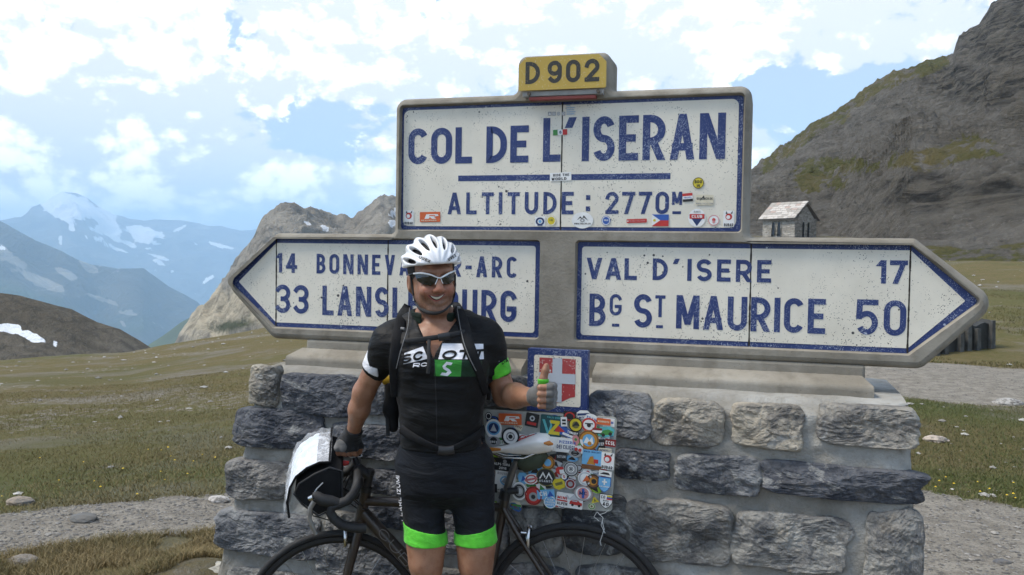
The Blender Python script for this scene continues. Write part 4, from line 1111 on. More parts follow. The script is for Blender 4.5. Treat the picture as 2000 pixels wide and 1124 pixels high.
# ------------------------------------------------------------------ board full of stickers, hung before the stones
BY = -.342
bTL, bTR, bBR, bBL = [Vector(tuple(P(*q, BY))) for q in ((943, 800), (1205, 816), (1195, 1000), (958, 981))]
board = empty('sticker_board', (bBL+bBR)/2)
tag(board, 'rectangular board plastered with overlapping round and square stickers behind the saddle', 'sticker board')
class BB_(MB):
    def build(self, name, parent=None, **k):
        o_ = Vector(board.location); self.v = [tuple(Vector(v)-o_) for v in self.v]
        return MB.build(self, name, parent, **k)
def board_build():
    m = BB_(); pts = [(p.x, p.z) for p in (bBL, bBR, bTR, bTL)]
    plate(m, round_poly(ccw(pts), .012, 4), BY, BY+.008, simple('board_backing', (.42, .43, .40), .6), simple('board_edge', (.30, .29, .24), .7))
    m.build('backing', board)
    U4 = lambda u, v: (920+.306*u, 780+.306*v)
    rnd = random.Random(5); lift = .0006
    cols = list(C)
    def put(u, v, ru, rv, shape, base, els, rot=0, edge=None):
        nonlocal lift
        x, y = U4(u, v); p = P(x, y, BY); s = .306*np.dot(p-CAM, FW)/FPX
        sticker(BB_, board, (p[0], BY, p[2]), (1, 0, 0), (0, 0, 1), (0, -1, 0), ru*s*1.03, rv*s, shape, base, els, lift=lift, rot=math.radians(rot), edge=edge)
        lift += .00011
    for k in range(95):                            # the scraps underneath
        v = rnd.uniform(95, 690); u = rnd.uniform(120+v*.03, 895-v*.02)
        base = rnd.choice(['white', 'white', 'white', 'white', 'white', 'cream', 'silver', 'black', 'red', 'blue', 'sky', 'green', 'cream', 'grey', 'lime'])
        ink = rnd.choice([c for c in ('black', 'navy', 'red', 'darkred', 'blue', 'white', 'green') if c != base])
        els = rnd.choice([[('ring', .6, .85, ink)], [('t', rnd.choice(['VELO', 'TEAM', 'COL', 'TOUR', 'RIDE', 'CLUB', '2017', 'ALPS']), -.8, -.3, .6, 1.6, ink)], [('r', -.9, -.2, .9, .3, ink), ('t', 'MOTO', -.7, -.8, .4, 1.4, ink)], [('p', [(-.7, -.5), (0, .7), (.7, -.5)], ink)], [('c', .1, 0, .4, ink), ('r', -1, -.9, 1, -.6, ink)]])
        put(u, v, rnd.uniform(24, 44), rnd.uniform(20, 36), rnd.choice('rrrcch'), base, els, rnd.uniform(-25, 25))
    put(255, 125, 74, 36, 'r', 'orange', rlogo, 2)
    put(118, 105, 22, 26, 'c', 'black', [('ring', .6, .8, 'white')])
    put(150, 185, 54, 62, 'c', 'white', [('c', 0, .05, .8, 'sky'), ('c', 0, .05, .62, 'navy'), ('p', [(-.4, -.25), (0, .5), (.4, -.25)], 'silver')])
    put(258, 235, 58, 58, 'c', 'white', [('ring', .8, .95, 'black'), ('c', 0, 0, .5, 'grey'), ('p', [(-.4, -.3), (0, .5), (.45, -.2)], 'black'), ('ring', .25, .35, 'white')], edge='black')
    put(150, 265, 46, 32, 'c', 'grey', [('c', 0, .1, .5, 'black'), ('t', 'GREY', -.5, -.3, .4, 1.0, 'white')])
    put(395, 130, 42, 44, 'r', 'black', [('c', 0, .25, .4, 'silver'), ('c', 0, .25, .2, 'black'), ('r', -.7, -.7, .7, -.3, 'red')], -8)
    put(365, 250, 56, 17, 'r', 'red', [('t', 'KEEPREADING', -.9, -.5, 1.0, 1.8, 'white')], 22)
    put(515, 168, 68, 70, 'r', 'teal', [('p', [(-.85, .55), (-.6, .55), (-.2, -.45), (-.05, .1), (-.2, .5), (.0, .5), (.12, 0), (-.12, -.75), (-.32, -.75)], 'cyan'), ('p', [(-.1, .55), (.8, .55), (.8, .3), (.25, -.45), (.85, -.45), (.85, -.75), (-.2, -.75), (-.15, -.5), (.42, .25), (-.05, .25)], 'yellow'), ('t', 'VALZO 2016', -.4, .72, .16, 1.2, 'cyan')], -3)
    put(605, 205, 62, 26, 'r', 'blue', [('p', [(-1, -1), (0, 0), (-1, 1)], 'red'), ('r', -.2, -.8, 1, -.2, 'white'), ('t', 'TDM', .2, .1, .6, .6, 'white')], -18)
    put(598, 140, 20, 30, 'r', 'white', [('r', -.6, -.6, .6, -.2, 'black'), ('r', -.6, .1, .6, .5, 'black')], 4)
    put(673, 160, 44, 46, 'c', 'yellow', [('ring', .86, 1.0, 'black'), ('c', 0, 0, .5, 'olive'), ('p', [(-.6, -.3), (.1, .5), (.6, -.1), (.0, -.1)], 'black')], edge='black')
    put(757, 160, 50, 46, 'c', 'white', [('ring', .72, .97, 'red'), ('c', 0, -.05, .26, 'black'), ('r', -.5, .1, .5, .25, 'black')])
    put(850, 140, 44, 20, 'r', 'orange', [('t', 'MAMMOTH', -.8, -.3, .6, 1.6, 'cream')], -3)
    put(865, 205, 56, 36, 'h', 'cyan', [('p', [(-.8, -.5), (-.3, .3), (.3, .4), (.8, -.1), (.6, -.6)], 'green'), ('c', -.35, -.5, .2, 'black'), ('c', .45, -.45, .2, 'black')], 10)
    put(810, 198, 30, 18, 'r', 'white', [('r', -1, .2, 1, 1, 'darkred'), ('r', -1, -1, 1, -.7, 'black')])
    put(664, 215, 30, 16, 'r', 'black', [('t', 'FURY', -.75, -.5, 1.0, 1.5, 'white')], -8)
    put(755, 258, 64, 64, 'c', 'amber', [('ring', .86, .97, 'brown'), ('c', 0, 0, .6, 'sky'), ('p', [(-.5, -.3), (-.2, .35), (.1, .0), (.35, .4), (.5, -.35)], 'white'), ('c', .1, -.3, .2, 'amber')])
    put(568, 285, 150, 46, 'r', 'white', [('t', 'PIZZERIA', .0, .2, .4, .7, 'blue'), ('t', 'DEI CILIEGI', -.1, -.55, .55, .75, 'navy'), ('c', .72, -.4, .07, 'red'), ('c', .88, -.5, .07, 'red'), ('p', [(.75, .1), (.85, .6), (.95, .2)], 'green')], -1)
    put(675, 260, 22, 36, 'h', 'pink', [('c', 0, .2, .4, 'green')], 12)
    put(893, 275, 34, 24, 'r', 'darkred', [('t', 'CCSL', -.85, -.5, 1.0, 1.7, 'white')], -4)
    put(668, 340, 40, 28, 'c', 'grey', [('ring', .4, .6, 'black'), ('r', -.6, -.2, .7, .2, 'black')])
    put(582, 362, 34, 28, 'r', 'black', [('t', 'SETUNI', -.8, -.3, .6, 1.6, 'silver')])
    put(860, 322, 40, 14, 'r', 'cream', [('t', 'BUCHERELLI', -.85, -.5, 1.0, 1.7, 'navy')])
    put(776, 382, 62, 62, 'r', 'sky', [('t', 'MAUL BISCUIT', -.85, .72, .16, 1.7, 'navy'), ('r', -1, -1, 1, -.55, 'brown'), ('p', [(-.5, -.5), (-.2, .3), (.1, .4), (.3, -.2), (.4, -.5)], 'amber'), ('r', .2, -.3, .65, .1, 'red')], -3)
    put(876, 390, 40, 54, 'r', 'white', devil, -3)
    put(495, 400, 46, 46, 'c', 'amber', [('ring', .8, .95, 'brown'), ('c', 0, 0, .5, 'sky')])
    put(140, 385, 50, 44, 'h', 'lime', [('p', [(-.5, -.3), (.2, .4), (.6, -.2)], 'olive')], 6)
    put(205, 410, 60, 40, 'r', 'black', [('t', 'ALPS TURA', -.85, -.2, .4, 1.7, 'white'), ('t', '2016', -.3, -.8, .4, .8, 'white'), ('c', .3, .5, .2, 'grey')], -2)
    put(130, 470, 34, 46, 'c', 'brown', [('ring', .7, .9, 'silver'), ('c', 0, 0, .4, 'cream')])
    put(225, 515, 66, 60, 'r', 'white', [('t', 'ROUTE DES', -.8, .6, .25, 1.6, 'grey'), ('ring', .35, .5, 'sky'), ('p', [(-.4, -.2), (0, .4), (.5, -.3)], 'grey')], -4)
    put(340, 500, 34, 40, 'h', 'sky', [('p', [(-.5, -.5), (.0, .5), (.5, -.2)], 'blue')], 10)
    put(390, 505, 46, 34, 'c', 'white', [('ring', .6, .8, 'red'), ('r', -.9, -.2, .9, .2, 'pink'), ('t', 'TECHOLANDS', -.8, -.12, .26, 1.6, 'red')], 15)
    put(484, 492, 62, 58, 'c', 'black', [('p', [(-.7, -.2), (-.3, .6), (-.02, .05), (-.1, -.1), (-.3, .3), (-.55, -.2)], 'white'), ('p', [(-.05, -.2), (.3, .6), (.72, -.2), (.58, -.2), (.3, .3), (.08, -.2)], 'white'), ('t', 'ASANTE', -.7, -.55, .25, 1.4, 'silver')], edge='olive')
    put(577, 450, 30, 26, 'h', 'red', [('r', -.2, -.8, .9, .2, 'white')], 10)
    put(644, 440, 48, 48, 'c', 'white', [('ring', .82, .97, 'black'), ('ring', .45, .75, 'grey'), ('c', 0, 0, .3, 'black'), ('ring', .15, .22, 'white')])
    put(600, 488, 18, 18, 'c', 'white', [('t', 'S', -.4, -.5, 1.0, .8, 'red')])
    put(568, 535, 40, 36, 'h', 'yellow', [('r', -.6, -.2, .6, .3, 'olive')], 20)
    put(640, 535, 34, 34, 'c', 'darkred', [('ring', .8, .97, 'silver'), ('c', 0, 0, .45, 'grey')])
    put(735, 500, 46, 46, 'c', 'white', [('ring', .7, .9, 'silver'), ('p', [(-.4, -.5), (.2, .5), (.6, -.2)], 'orange')])
    put(785, 518, 46, 46, 'c', 'brown', [('ring', .84, .97, 'black'), ('c', 0, 0, .55, 'amber'), ('c', .1, 0, .35, 'black')])
    put(862, 468, 40, 18, 'r', 'white', [('p', [(-.8, -.4), (-.3, .4), (.5, .4), (.8, -.4)], 'black')], -5)
    put(856, 540, 40, 50, 's', 'sky', [('r', -.12, .0, .12, .75, 'white'), ('r', -.38, .28, .38, .48, 'white'), ('t', 'SAINT BERNARD', -.8, -.3, .16, 1.6, 'white')], -2, edge='blue')
    put(145, 560, 30, 28, 'r', 'black', [('p', [(-.7, -.5), (-.2, .7), (.3, -.5)], 'orange')])
    put(315, 580, 50, 60, 'c', 'grey', [('ring', .8, .97, 'white'), ('ring', .55, .7, 'black'), ('c', 0, 0, .4, 'silver')])
    put(405, 610, 56, 60, 'c', 'red', [('ring', .82, .97, 'darkred'), ('c', .0, -.1, .5, 'grey'), ('c', 0, -.1, .25, 'black')])
    put(485, 600, 56, 30, 'r', 'sky', [('t', 'CH', -.7, -.3, .9, .8, 'white'), ('p', [(.1, -.6), (.5, .7), (.9, -.5)], 'blue')], 8)
    put(512, 650, 40, 40, 'c', 'sky', [('ring', .86, .98, 'white'), ('t', 'TEAM', -.5, .25, .3, 1.0, 'white'), ('t', 'FROZEN', -.7, -.15, .3, 1.4, 'white'), ('t', 'WALES', -.6, -.55, .3, 1.2, 'white')])
    put(635, 640, 84, 46, 'r', 'white', [('p', [(-.5, .15), (-.2, .75), (.0, .35), (.3, .95), (.8, .15)], 'silver'), ('t', 'MINI', -.92, .05, .4, .72, 'red'), ('r', -.95, -.25, -.15, -.05, 'red'), ('t', 'ALPEN', -.92, -.75, .4, .78, 'black'), ('p', [(0, -.45), (.05, 0), (.25, .2), (.65, .2), (.8, -.05), (.95, -.1), (.95, -.5)], 'red'), ('c', .25, -.5, .1, 'black'), ('c', .75, -.5, .1, 'black'), ('r', .2, .0, .6, .14, 'silver')], -4)
    put(722, 594, 58, 50, 'c', 'white', [('ring', .82, .97, 'grey'), ('c', 0, 0, .62, 'pink'), ('r', -.14, -.6, .14, .6, 'blue'), ('t', 'MC', -.42, -.2, .45, .84, 'navy'), ('t', 'NORGE', -.45, -.85, .2, .9, 'grey')], edge='pink')
    put(776, 676, 24, 22, 'c', 'cream', [('ring', .6, .85, 'green'), ('c', 0, 0, .3, 'olive')])
    put(795, 635, 26, 22, 't', 'yellow', [('p', [(-.4, -.5), (.4, -.5), (0, .4)], 'olive')], 15)
    put(866, 645, 42, 48, 's', 'white', [('t', 'CO', -.75, .35, .4, .6, 'black'), ('r', .1, .62, .9, .85, 'yellow'), ('r', .1, .44, .9, .62, 'blue'), ('r', .1, .26, .9, .44, 'red'), ('t', 'RUTA', -.4, .0, .2, .8, 'black'), ('t', '40', -.45, -.6, .5, .9, 'black')], -3, edge='black')
    # strings at the corner
    st = simple('white_string', (.6, .6, .58), .8)
    k = P(1166, 1000, BY-.006)
    for j, pts in enumerate(([(0, 0), (12, 12), (8, 26), (16, 42)], [(0, 0), (-6, 10), (4, 18)], [(4, 6), (16, 2), (24, -4)], [(10, 18), (14, 34), (6, 58), (8, 66)])):
        m = BB_(); m.tube([P(1166+a, 1000+b, BY-.008-.004*i) for i, (a, b) in enumerate(pts)], .0013, st, n=5); m.build('string', board)
board_build()

# ------------------------------------------------------------------ bicycle
RA = Vector(tuple(P(1123, 1206, -.352))); FA = Vector(tuple(P(654, 1212, -.45)))
bdir = Vector((FA.x-RA.x, FA.y-RA.y, 0)).normalized(); bn = Vector((-bdir.y, bdir.x, 0))
if bn.y > 0: bn = -bn
def on_plane(px, py, pt, nrm):
    d = Vector(tuple(ray(px, py))); o = Vector(tuple(CAM)); return o+d*((pt-o).dot(nrm)/d.dot(nrm))
def BP(px, py, off=0.0): return on_plane(px, py, RA+bn*off, bn)
hd = Vector((-.89, -.45, 0)).normalized(); sd = Vector((.45, -.89, 0)).normalized()
bike = empty('racing_bicycle', ((RA.x+FA.x)/2, (RA.y+FA.y)/2, 0))
tag(bike, 'dark brown road bicycle with drop handlebar and white saddle leaning at the pedestal', 'bicycle')
class KB(MB):
    def build(self, name, parent=None, **k):
        o_ = Vector(bike.location); self.v = [tuple(Vector(v)-o_) for v in self.v]
        return MB.build(self, name, parent if parent is not None else bike, **k)
FRM = simple('brown_black_frame', (.052, .040, .033), .36, metal=.4, coat=.3, var=.15, scale=20)
RUB = simple('tyre_rubber', (.018, .018, .019), .75, var=.2, bump=.2); BLK = simple('black_alloy', (.022, .022, .024), .45, metal=.2)
SIL = simple('polished_alloy', (.62, .62, .62), .25, metal=1.0); TAPE = simple('bar_tape', (.016, .016, .017), .7, var=.2, bump=.3, bscale=160)
CBL = simple('black_cable', (.012, .012, .013), .5); SPK = simple('steel_spoke', (.42, .42, .43), .3, metal=1.0)
def wheel(c, u):
    """wheel in the plane of u (heading) and up"""
    root = empty('wheel'); root.parent = bike
    def k(m, name):
        o = m.build(name); o.parent = root; return o
    R = .335; up = Vector((0, 0, 1)); ax = u.cross(up).normalized()
    circ = lambda r, n=72, o=0: [c+u*(r*math.cos(2*PI*i/n))+up*(r*math.sin(2*PI*i/n))+ax*o for i in range(n)]
    m = KB(); m.tube(circ(R-.0125), .0125, RUB, n=10, closed=True); k(m, 'tyre')
    m = KB()
    rr = []
    for i in range(73):
        a = 2*PI*i/72; e = u*math.cos(a)+up*math.sin(a)
        rr.append([c+e*r+ax*o for r, o in ((.311, -.009), (.311, .009), (.298, .0095), (.288, .004), (.288, -.004), (.298, -.0095))])
    m.rings(rr, BLK, cap=False, smooth=False); k(m, 'rim')
    m = KB(); m.tube([c-ax*.05, c-ax*.03, c+ax*.03, c+ax*.05], [.009, .02, .02, .009], BLK, n=14); k(m, 'hub')
    me = None
    for i in range(24):
        a = 2*PI*i/24+.1; b = a+(.5 if i % 4 < 2 else -.5); s = .022 if i % 2 else -.022
        m = KB(); m.tube([c+(u*math.cos(b)+up*math.sin(b))*.02+ax*s, c+(u*math.cos(a)+up*math.sin(a))*.29], .0011, SPK, n=4, cap=False); k(m, 'spoke')
    return root
wheel(RA, bdir); wheel(FA, hd)
BBK = BP(934, 1243)
def tubepart(name, pts, r, mat=FRM, n=14, **k):
    m = KB(); m.tube(pts, r, mat, n=n, **k); return m.build(name)
tubepart('head_tube', [BP(715, 958), BP(703, 1018)], .020)
tubepart('headset', [BP(716, 952), BP(715, 961)], .021, BLK)
tubepart('top_tube', [BP(716, 979), BP(850, 984), BP(986, 992)], [.018, .016, .015])
dt = tubepart('down_tube', [BP(710, 1002), BP(820, 1122), BBK], [.023, .024, .022])
tubepart('seat_tube', [BP(988, 968), BP(981, 1000), BBK], [.0165, .0165, .018])
for s in (-1, 1):
    tubepart('seat_stay', [BP(984, 992)+bn*s*.012, BP(1010, 1035)+bn*s*.024, RA+bn*s*.05], [.0095, .0095, .007])
    tubepart('chain_stay', [BBK+bn*s*.02, BBK.lerp(RA, .35)+bn*s*.035, RA+bn*s*.05], [.013, .011, .009])
    crown = BP(703, 1026)
    tubepart('fork_blade', [crown+sd*s*.022, crown.lerp(FA, .3)+sd*s*.036, FA+sd*s*.048], [.016, .015, .009])
tubepart('fork_crown', [BP(704, 1014), BP(702, 1031)], .021)
tubepart('bottom_bracket', [BBK-bn*.04, BBK+bn*.04], .022, BLK)
# crank, chain and cassette on the far side
for s, a in ((1, -.6), (-1, PI-.6)):
    e = bdir*math.cos(a)+Vector((0, 0, 1))*math.sin(a)
    tubepart('crank_arm', [BBK+bn*s*.05, BBK+e*.17+bn*s*.065], [.014, .010], BLK)
    tubepart('pedal', [BBK+e*.17+bn*s*.07, BBK+e*.17+bn*s*.14], .018, BLK, n=6)
m = KB(); m.tube([BBK-bn*.045+(bdir*math.cos(2*PI*i/36)+Vector((0, 0, 1))*math.sin(2*PI*i/36))*.1 for i in range(36)], .004, BLK, n=6, closed=True); m.build('chainring')
m = KB(); m.tube([RA-bn*.06, RA-bn*.03], [.035, .05], SIL, n=20); m.build('cassette')
for s in (1, -1): tubepart('chain', [BBK-bn*.045+Vector((0, 0, .1*s)), RA-bn*.045+Vector((0, 0, .04*s))], .004, BLK, n=6)
tubepart('seatpost', [BP(985, 972), BP(1001, 920), BP(1010, 900)], .0135, simple('grey_post', (.12, .115, .105), .4, metal=.5))
tubepart('seat_clamp', [BP(984, 975), BP(988, 958)], .020, BLK)
m = KB(); m.tube([BP(992, 960, .02), BP(1012, 958, .02)], .012, BLK, n=10); m.build('rear_lamp')
def saddle():
    m = KB(); top = [(941, 876, .018, .012), (955, 875, .021, .014), (985, 872, .027, .018), (1010, 868, .038, .034), (1032, 861, .054, .050), (1052, 855, .068, .058), (1068, 855, .070, .052), (1078, 861, .060, .034), (1082, 867, .03, .014)]
    white = simple('white_saddle_leather', (.86, .84, .80), .35, var=.08, scale=14); rings = []
    for px, py, w, h in top:
        q = BP(px, py+3); z = Vector((0, 0, 1))
        ring = []
        for j in range(16):
            a = 2*PI*j/16; cx, cz = math.cos(a), math.sin(a)
            ring.append(q+bn*(w*cx*(1 if cz > -.2 else .86))+z*((h*.35 if cz > 0 else h*.9)*cz))
        rings.append(ring)
    m.rings(rings, white); o = m.build('saddle')
    org = simple('orange_trim', (.55, .20, .03), .4)
    m = KB(); m.tube([BP(943, 879, .021), BP(962, 878, .024), BP(978, 878, .028)], [.005, .007, .004], org, n=8); m.build('trim').parent = o
    m = KB(); m.tube([BP(1062, 866, .069), BP(1072, 866, .066), BP(1079, 868, .05)], [.003, .009, .004], org, n=8); m.build('trim').parent = o
    for s in (-1, 1):
        m = KB(); m.tube([BP(962, 884)+bn*s*.012, BP(985, 892)+bn*s*.02, BP(1025, 893)+bn*s*.022, BP(1055, 880)+bn*s*.022], .0035, SIL, n=6); m.build('rail').parent = o
    m = KB(); cl = simple('olive_canvas', (.045, .055, .032), .8, bump=.3)
    m.tube([BP(1012, 903), BP(1022, 906), BP(1048, 897), BP(1066, 885)], [.016, .032, .034, .016], cl, n=12, flat=.8); m.build('saddle_bag')
saddle()
def caliper(c, u, n_, side):
    m = KB(); z = Vector((0, 0, 1))
    for s in (-1, 1):
        m.tube([c+z*.02+n_*s*.006, c+n_*s*.034+z*.0, c+n_*s*.030-z*.04, c+n_*s*.014-z*.05], [.007, .008, .007, .005], SIL, n=8)
    m.tube([c+z*.035+n_*.02, c+z*.012, c-z*.006-n_*.01], [.005, .010, .007], SIL, n=8)
    m.tube([c-u*.02, c+u*.03], .007, SIL, n=8)
    return m.build('brake_caliper')
caliper(BP(1034, 1042), bdir, bn, 1)
caliper(on_plane(686, 1040, FA, sd)+hd*.02, hd, sd, 1)
# stem, bars, levers
STT = BP(722, 926); BC = on_plane(698, 913, STT+hd*.05, sd)
tubepart('steerer', [BP(716, 952), STT], .016, BLK)
tubepart('stem', [STT+Vector((0, 0, -.008)), BC], [.017, .018], BLK)
tubepart('stem_cap', [STT+Vector((0, 0, .002)), STT+Vector((.004, 0, .018))], [.018, .015], BLK)
Z = Vector((0, 0, 1))
for s in (1, -1):
    B1 = BC+sd*s*.185
    path = [BC+sd*s*.02, BC+sd*s*.10, BC+sd*s*.165-Z*.002, B1+sd*s*.018-Z*.012+hd*.002]+[B1+sd*s*.02+hd*f-Z*d for f, d in ((.012, .04), (.034, .064), (.062, .074), (.084, .084), (.090, .102), (.078, .124), (.055, .144), (.028, .155), (-.004, .160), (-.030, .161))]
    tubepart('handlebar', path, [.0135, .0135, .015, .016, .016, .0165, .017, .017, .016, .016, .016, .016, .016, .016], TAPE, n=12)
    h0 = B1+sd*s*.02
    hood = tubepart('brake_hood', [h0+hd*.06-Z*.072, h0+hd*.088-Z*.064, h0+hd*.118-Z*.058, h0+hd*.142-Z*.042, h0+hd*.150-Z*.040], [.016, .020, .021, .018, .008], TAPE, n=12)
    tubepart('brake_lever', [h0+hd*.140-Z*.058, h0+hd*.156-Z*.085, h0+hd*.158-Z*.12, h0+hd*.148-Z*.15, h0+hd*.136-Z*.176], [.009, .008, .007, .007, .006], simple('grey_lever', (.26, .25, .24), .4, metal=.6), n=8, flat=.6)
    m = KB(); m.tube([h0+hd*.146-Z*.044+sd*s*.016, h0+hd*.160-Z*.05+sd*s*.012], [.010, .008], SIL, n=8); m.build('lever_cap')
    m = KB(); m.tube([h0+hd*.150-Z*.046, h0+hd*.135-Z*.02, h0+hd*.115+Z*.0], .002, SIL, n=5); m.build('shift_lever')
for j, (dx, a) in enumerate(((.02, .05), (-.015, .10), (.0, .16))):
    tubepart('brake_cable', [BC+sd*dx+hd*.02-Z*.01, BC+hd*(.03+a*.3)-Z*(.06+a*.2)+sd*dx*2, BC-hd*.02-Z*(.12+a*.3)+sd*(.03-j*.02), BP(712+j*8, 985+j*14, .03)], .0024, CBL, n=6)
tubepart('brake_cable', [BP(600, 985, .12), BP(612, 1008, .12), BP(660, 1021, .10), BP(700, 1020, .03)], .0022, CBL, n=6)
# small computer on the stem
def computer():
    q = on_plane(693, 887, BC, sd); m = KB(); ux = (sd*-.25+hd*-.97).normalized(); uy = (hd*.35+Z*.9).normalized()
    n_ = ux.cross(uy); n_ = n_ if n_.y < 0 else -n_
    def slab_(cx, hw, hh, t, mat, l0):
        ring = lambda l: [cx+ux*a*hw+uy*b*hh+n_*l for a, b in rrect(-1, -1, 1, 1, .3, 3)]
        m.rings([ring(l0), ring(l0+t)], mat, smooth=False)
    slab_(q, .024, .013, .014, simple('white_plastic', (.7, .7, .7), .35), -.01)
    slab_(q, .0195, .0095, .0012, simple('dark_screen', (.02, .024, .026), .2), .004)
    o = m.build('bike_computer')
    m = KB(); m.tube([q-Z*.012, BC+Z*.012], [.010, .012], BLK, n=10); m.build('computer_mount')
    m = KB(); e = on_plane(673, 905, BC, sd); m.tube([e-hd*.016, e, e+hd*.016], [.006, .011, .006], simple('red_plastic', (.55, .03, .03), .4), n=10); m.build('red_light')
computer()
m = KB()                                                     # outline lettering on the down tube
def dt_text():
    a, b = BP(742, 1036, .026), BP(800, 1104, .026); u = (b-a).normalized(); w = bn.cross(u); w = w if w.z > 0 else -w
    put_text(m, 'CUBE', a-w*.016, u, w, bn, .034, simple('grey_print', (.16, .15, .145), .4), width=(b-a).length*1.3, weight=.09, lift=.001)
    m.build('lettering').parent = dt
dt_text()

# handlebar bag with a clear map cover
bag = empty('handlebar_bag', BC+hd*.12-Z*.1)
tag(bag, 'black handlebar bag with clear map cover hanging from the drop handlebar', 'bag')
class GB(MB):
    def build(self, name, parent=None, **k):
        o_ = Vector(bag.location); self.v = [tuple(Vector(v)-o_) for v in self.v]
        return MB.build(self, name, parent if parent is not None else bag, **k)
def bag_build():
    nyl = simple('black_nylon', (.010, .010, .011), .8, var=.25, scale=25, bump=.4, bscale=220, spec=.2)
    W = .14; sT = (sd-Z*.22).normalized()
    FPp = lambda px, py, off: on_plane(px, py, BC+sd*off, sd)
    side = [(668, 921), (644, 914), (614, 927), (584, 946), (574, 966), (590, 986), (622, 1009), (648, 996), (669, 973)]
    base = [FPp(x, y, W) for x, y in side]
    cen = sum(base, Vector())/len(base)
    m = GB(); rings = []
    for o, sc in ((-2*W, .93), (-2*W+.012, 1.0), (-W, 1.015), (-.012, 1.0), (0, .93)):
        rings.append([cen+(p-cen)*sc+sT*o for p in base])
    m.rings(rings, nyl, smooth=False); m.build('body', bevel=.006)
    m = GB()                                                 # zip seam and piping round the near edge
    m.tube([cen+(p-cen)*1.0+sd*(-.004) for p in base], .0035, simple('dark_piping', (.03, .03, .032), .5), n=6, closed=True); m.build('piping')
    prof = [(646, 909), (624, 910), (599, 921), (578, 938), (566, 960), (561, 988), (565, 1018)]
    N = 12
    def sheet(name, mat, i0, i1, lift, w0, w1, crinkle, seed):
        m = GB(); rows = []
        pts = [FPp(x, y, W) for x, y in prof]
        # densify
        dense = []
        for i in range(len(pts)-1):
            for k in range(5): dense.append(pts[i].lerp(pts[i+1], k/5))
        dense.append(pts[-1]); L_ = len(dense)
        dense = dense[int(i0*L_):int(i1*L_)+1]
        for i, p in enumerate(dense):
            t = dense[min(i+1, len(dense)-1)]-dense[max(0, i-1)]; nn = Vector((0, 0, 1))*abs(t.normalized().dot(hd))+hd*.3
            nn = sd.cross(t).normalized(); nn = nn if nn.z+nn.dot(hd) > 0 else -nn
            row = []
            for j in range(N+1):
                o = w0+(w1-w0)*j/N
                c = crinkle*float(fbm(np.array([i*.6+seed]), np.array([j*.5]), o=3, s=seed)[0])
                row.append(p+sT*(o-W)+nn*(lift+c))
            rows.append(row)
        m.rings(rows, mat, cap=False, closed=False); return m.build(name)
    n = NT('clear_vinyl'); n.set((.9, .93, .97), .08, **{'Transmission Weight': .0, 'Alpha': .30, 'Specular IOR Level': .9, 'Coat Weight': .6}); n.bump(n.noise(30, 3), .3, .004)
    sheet('map_cover', n.m, 0, 1, .013, -W-.004, W+.004, .010, 3)
    pp = NT('map_paper'); a = pp.noise(24, 5, .6); pp.set(pp.mix(pp.map(a, .45, .62, 0, .45), (.80, .83, .86), (.42, .55, .72)), .5)
    sheet('map_sheet', pp.m, .20, .95, .005, -W+.006, W-.012, .005, 8)
    foil = NT('crumpled_film'); f = foil.noise(22, 5, .7, 1.5); foil.set(foil.mix(foil.map(f, .45, .6), (.22, .22, .23), (.72, .74, .78)), .25, **{'Specular IOR Level': .8})
    sheet('film', foil.m, .03, .22, .006, -W+.01, W-.01, .008, 14)
    sheet('cover_edge', nyl, 0, .05, .016, -W-.006, W+.006, 0, 2)
    m = GB(); pts = [FPp(x, y, W) for x, y in prof]; m.tube([p+sd*.004+Vector((0, 0, .012)) for p in pts], .004, nyl, n=6); m.build('cover_edging')
    m = GB(); q = FPp(622, 896, -.02); m.box(q-Vector((.018, .01, .003)), q+Vector((.018, .01, .006)), nyl); m.build('strap_tab', bevel=.002)
bag_build()

# ------------------------------------------------------------------ the cyclist
D0 = 2.92
_o = PD(870, 900, D0); MO = np.array([_o[0], _o[1], 0.0])
AX = np.array([math.cos(YAW), math.sin(YAW), 0]); AY = np.array([-math.sin(YAW), math.cos(YAW), 0])
def loc(w): d = np.asarray(w)-MO; return np.stack([d@AX, d@AY, d[..., 2]], -1)
def J(px, py, dy=0.0): return loc(PD(px, py, D0+dy))
CAML = loc(CAM)
def rayl(px, py):
    px, py = np.asarray(px, float), np.asarray(py, float)
    d = (px-1000)[..., None]*RT-(py-562)[..., None]*UP+FPX*FW
    d = np.stack([d@AX, d@AY, d[..., 2]], -1); return d/np.linalg.norm(d, axis=-1, keepdims=True)
def march(sdf, px, py, lift=0.0, near=2.3, far=3.6):
    d = rayl(px, py); t = np.full(d.shape[:-1], near)
    for _ in range(90): t = np.minimum(t+np.clip((sdf(CAML+d*t[..., None])-lift)*.65, -.01, .06), far)
    return CAML+d*t[..., None]
# distance functions (arrays of points ... x 3)
def smin(a, b, k):
    h = np.clip(.5+.5*(b-a)/k, 0, 1); return b+(a-b)*h-k*h*(1-h)
def smax(a, b, k): return -smin(-a, -b, k)
def cap(p, a, b, ra, rb):
    a, b = np.asarray(a, float), np.asarray(b, float); ab = b-a
    t = np.clip(((p-a)@ab)/(ab@ab), 0, 1); return np.linalg.norm(p-a-t[..., None]*ab, axis=-1)-(ra+(rb-ra)*t)
def chain(p, pts, rs, k=.012):
    d = None
    for i in range(len(pts)-1):
        e = cap(p, pts[i], pts[i+1], rs[i], rs[i+1]); d = e if d is None else smin(d, e, k)
    return d
def ell(p, c, r):
    r = np.asarray(r, float); q = (p-np.asarray(c))/r; k0 = np.linalg.norm(q, axis=-1); k1 = np.linalg.norm(q/r, axis=-1)
    return k0*(k0-1)/np.maximum(k1, 1e-6)
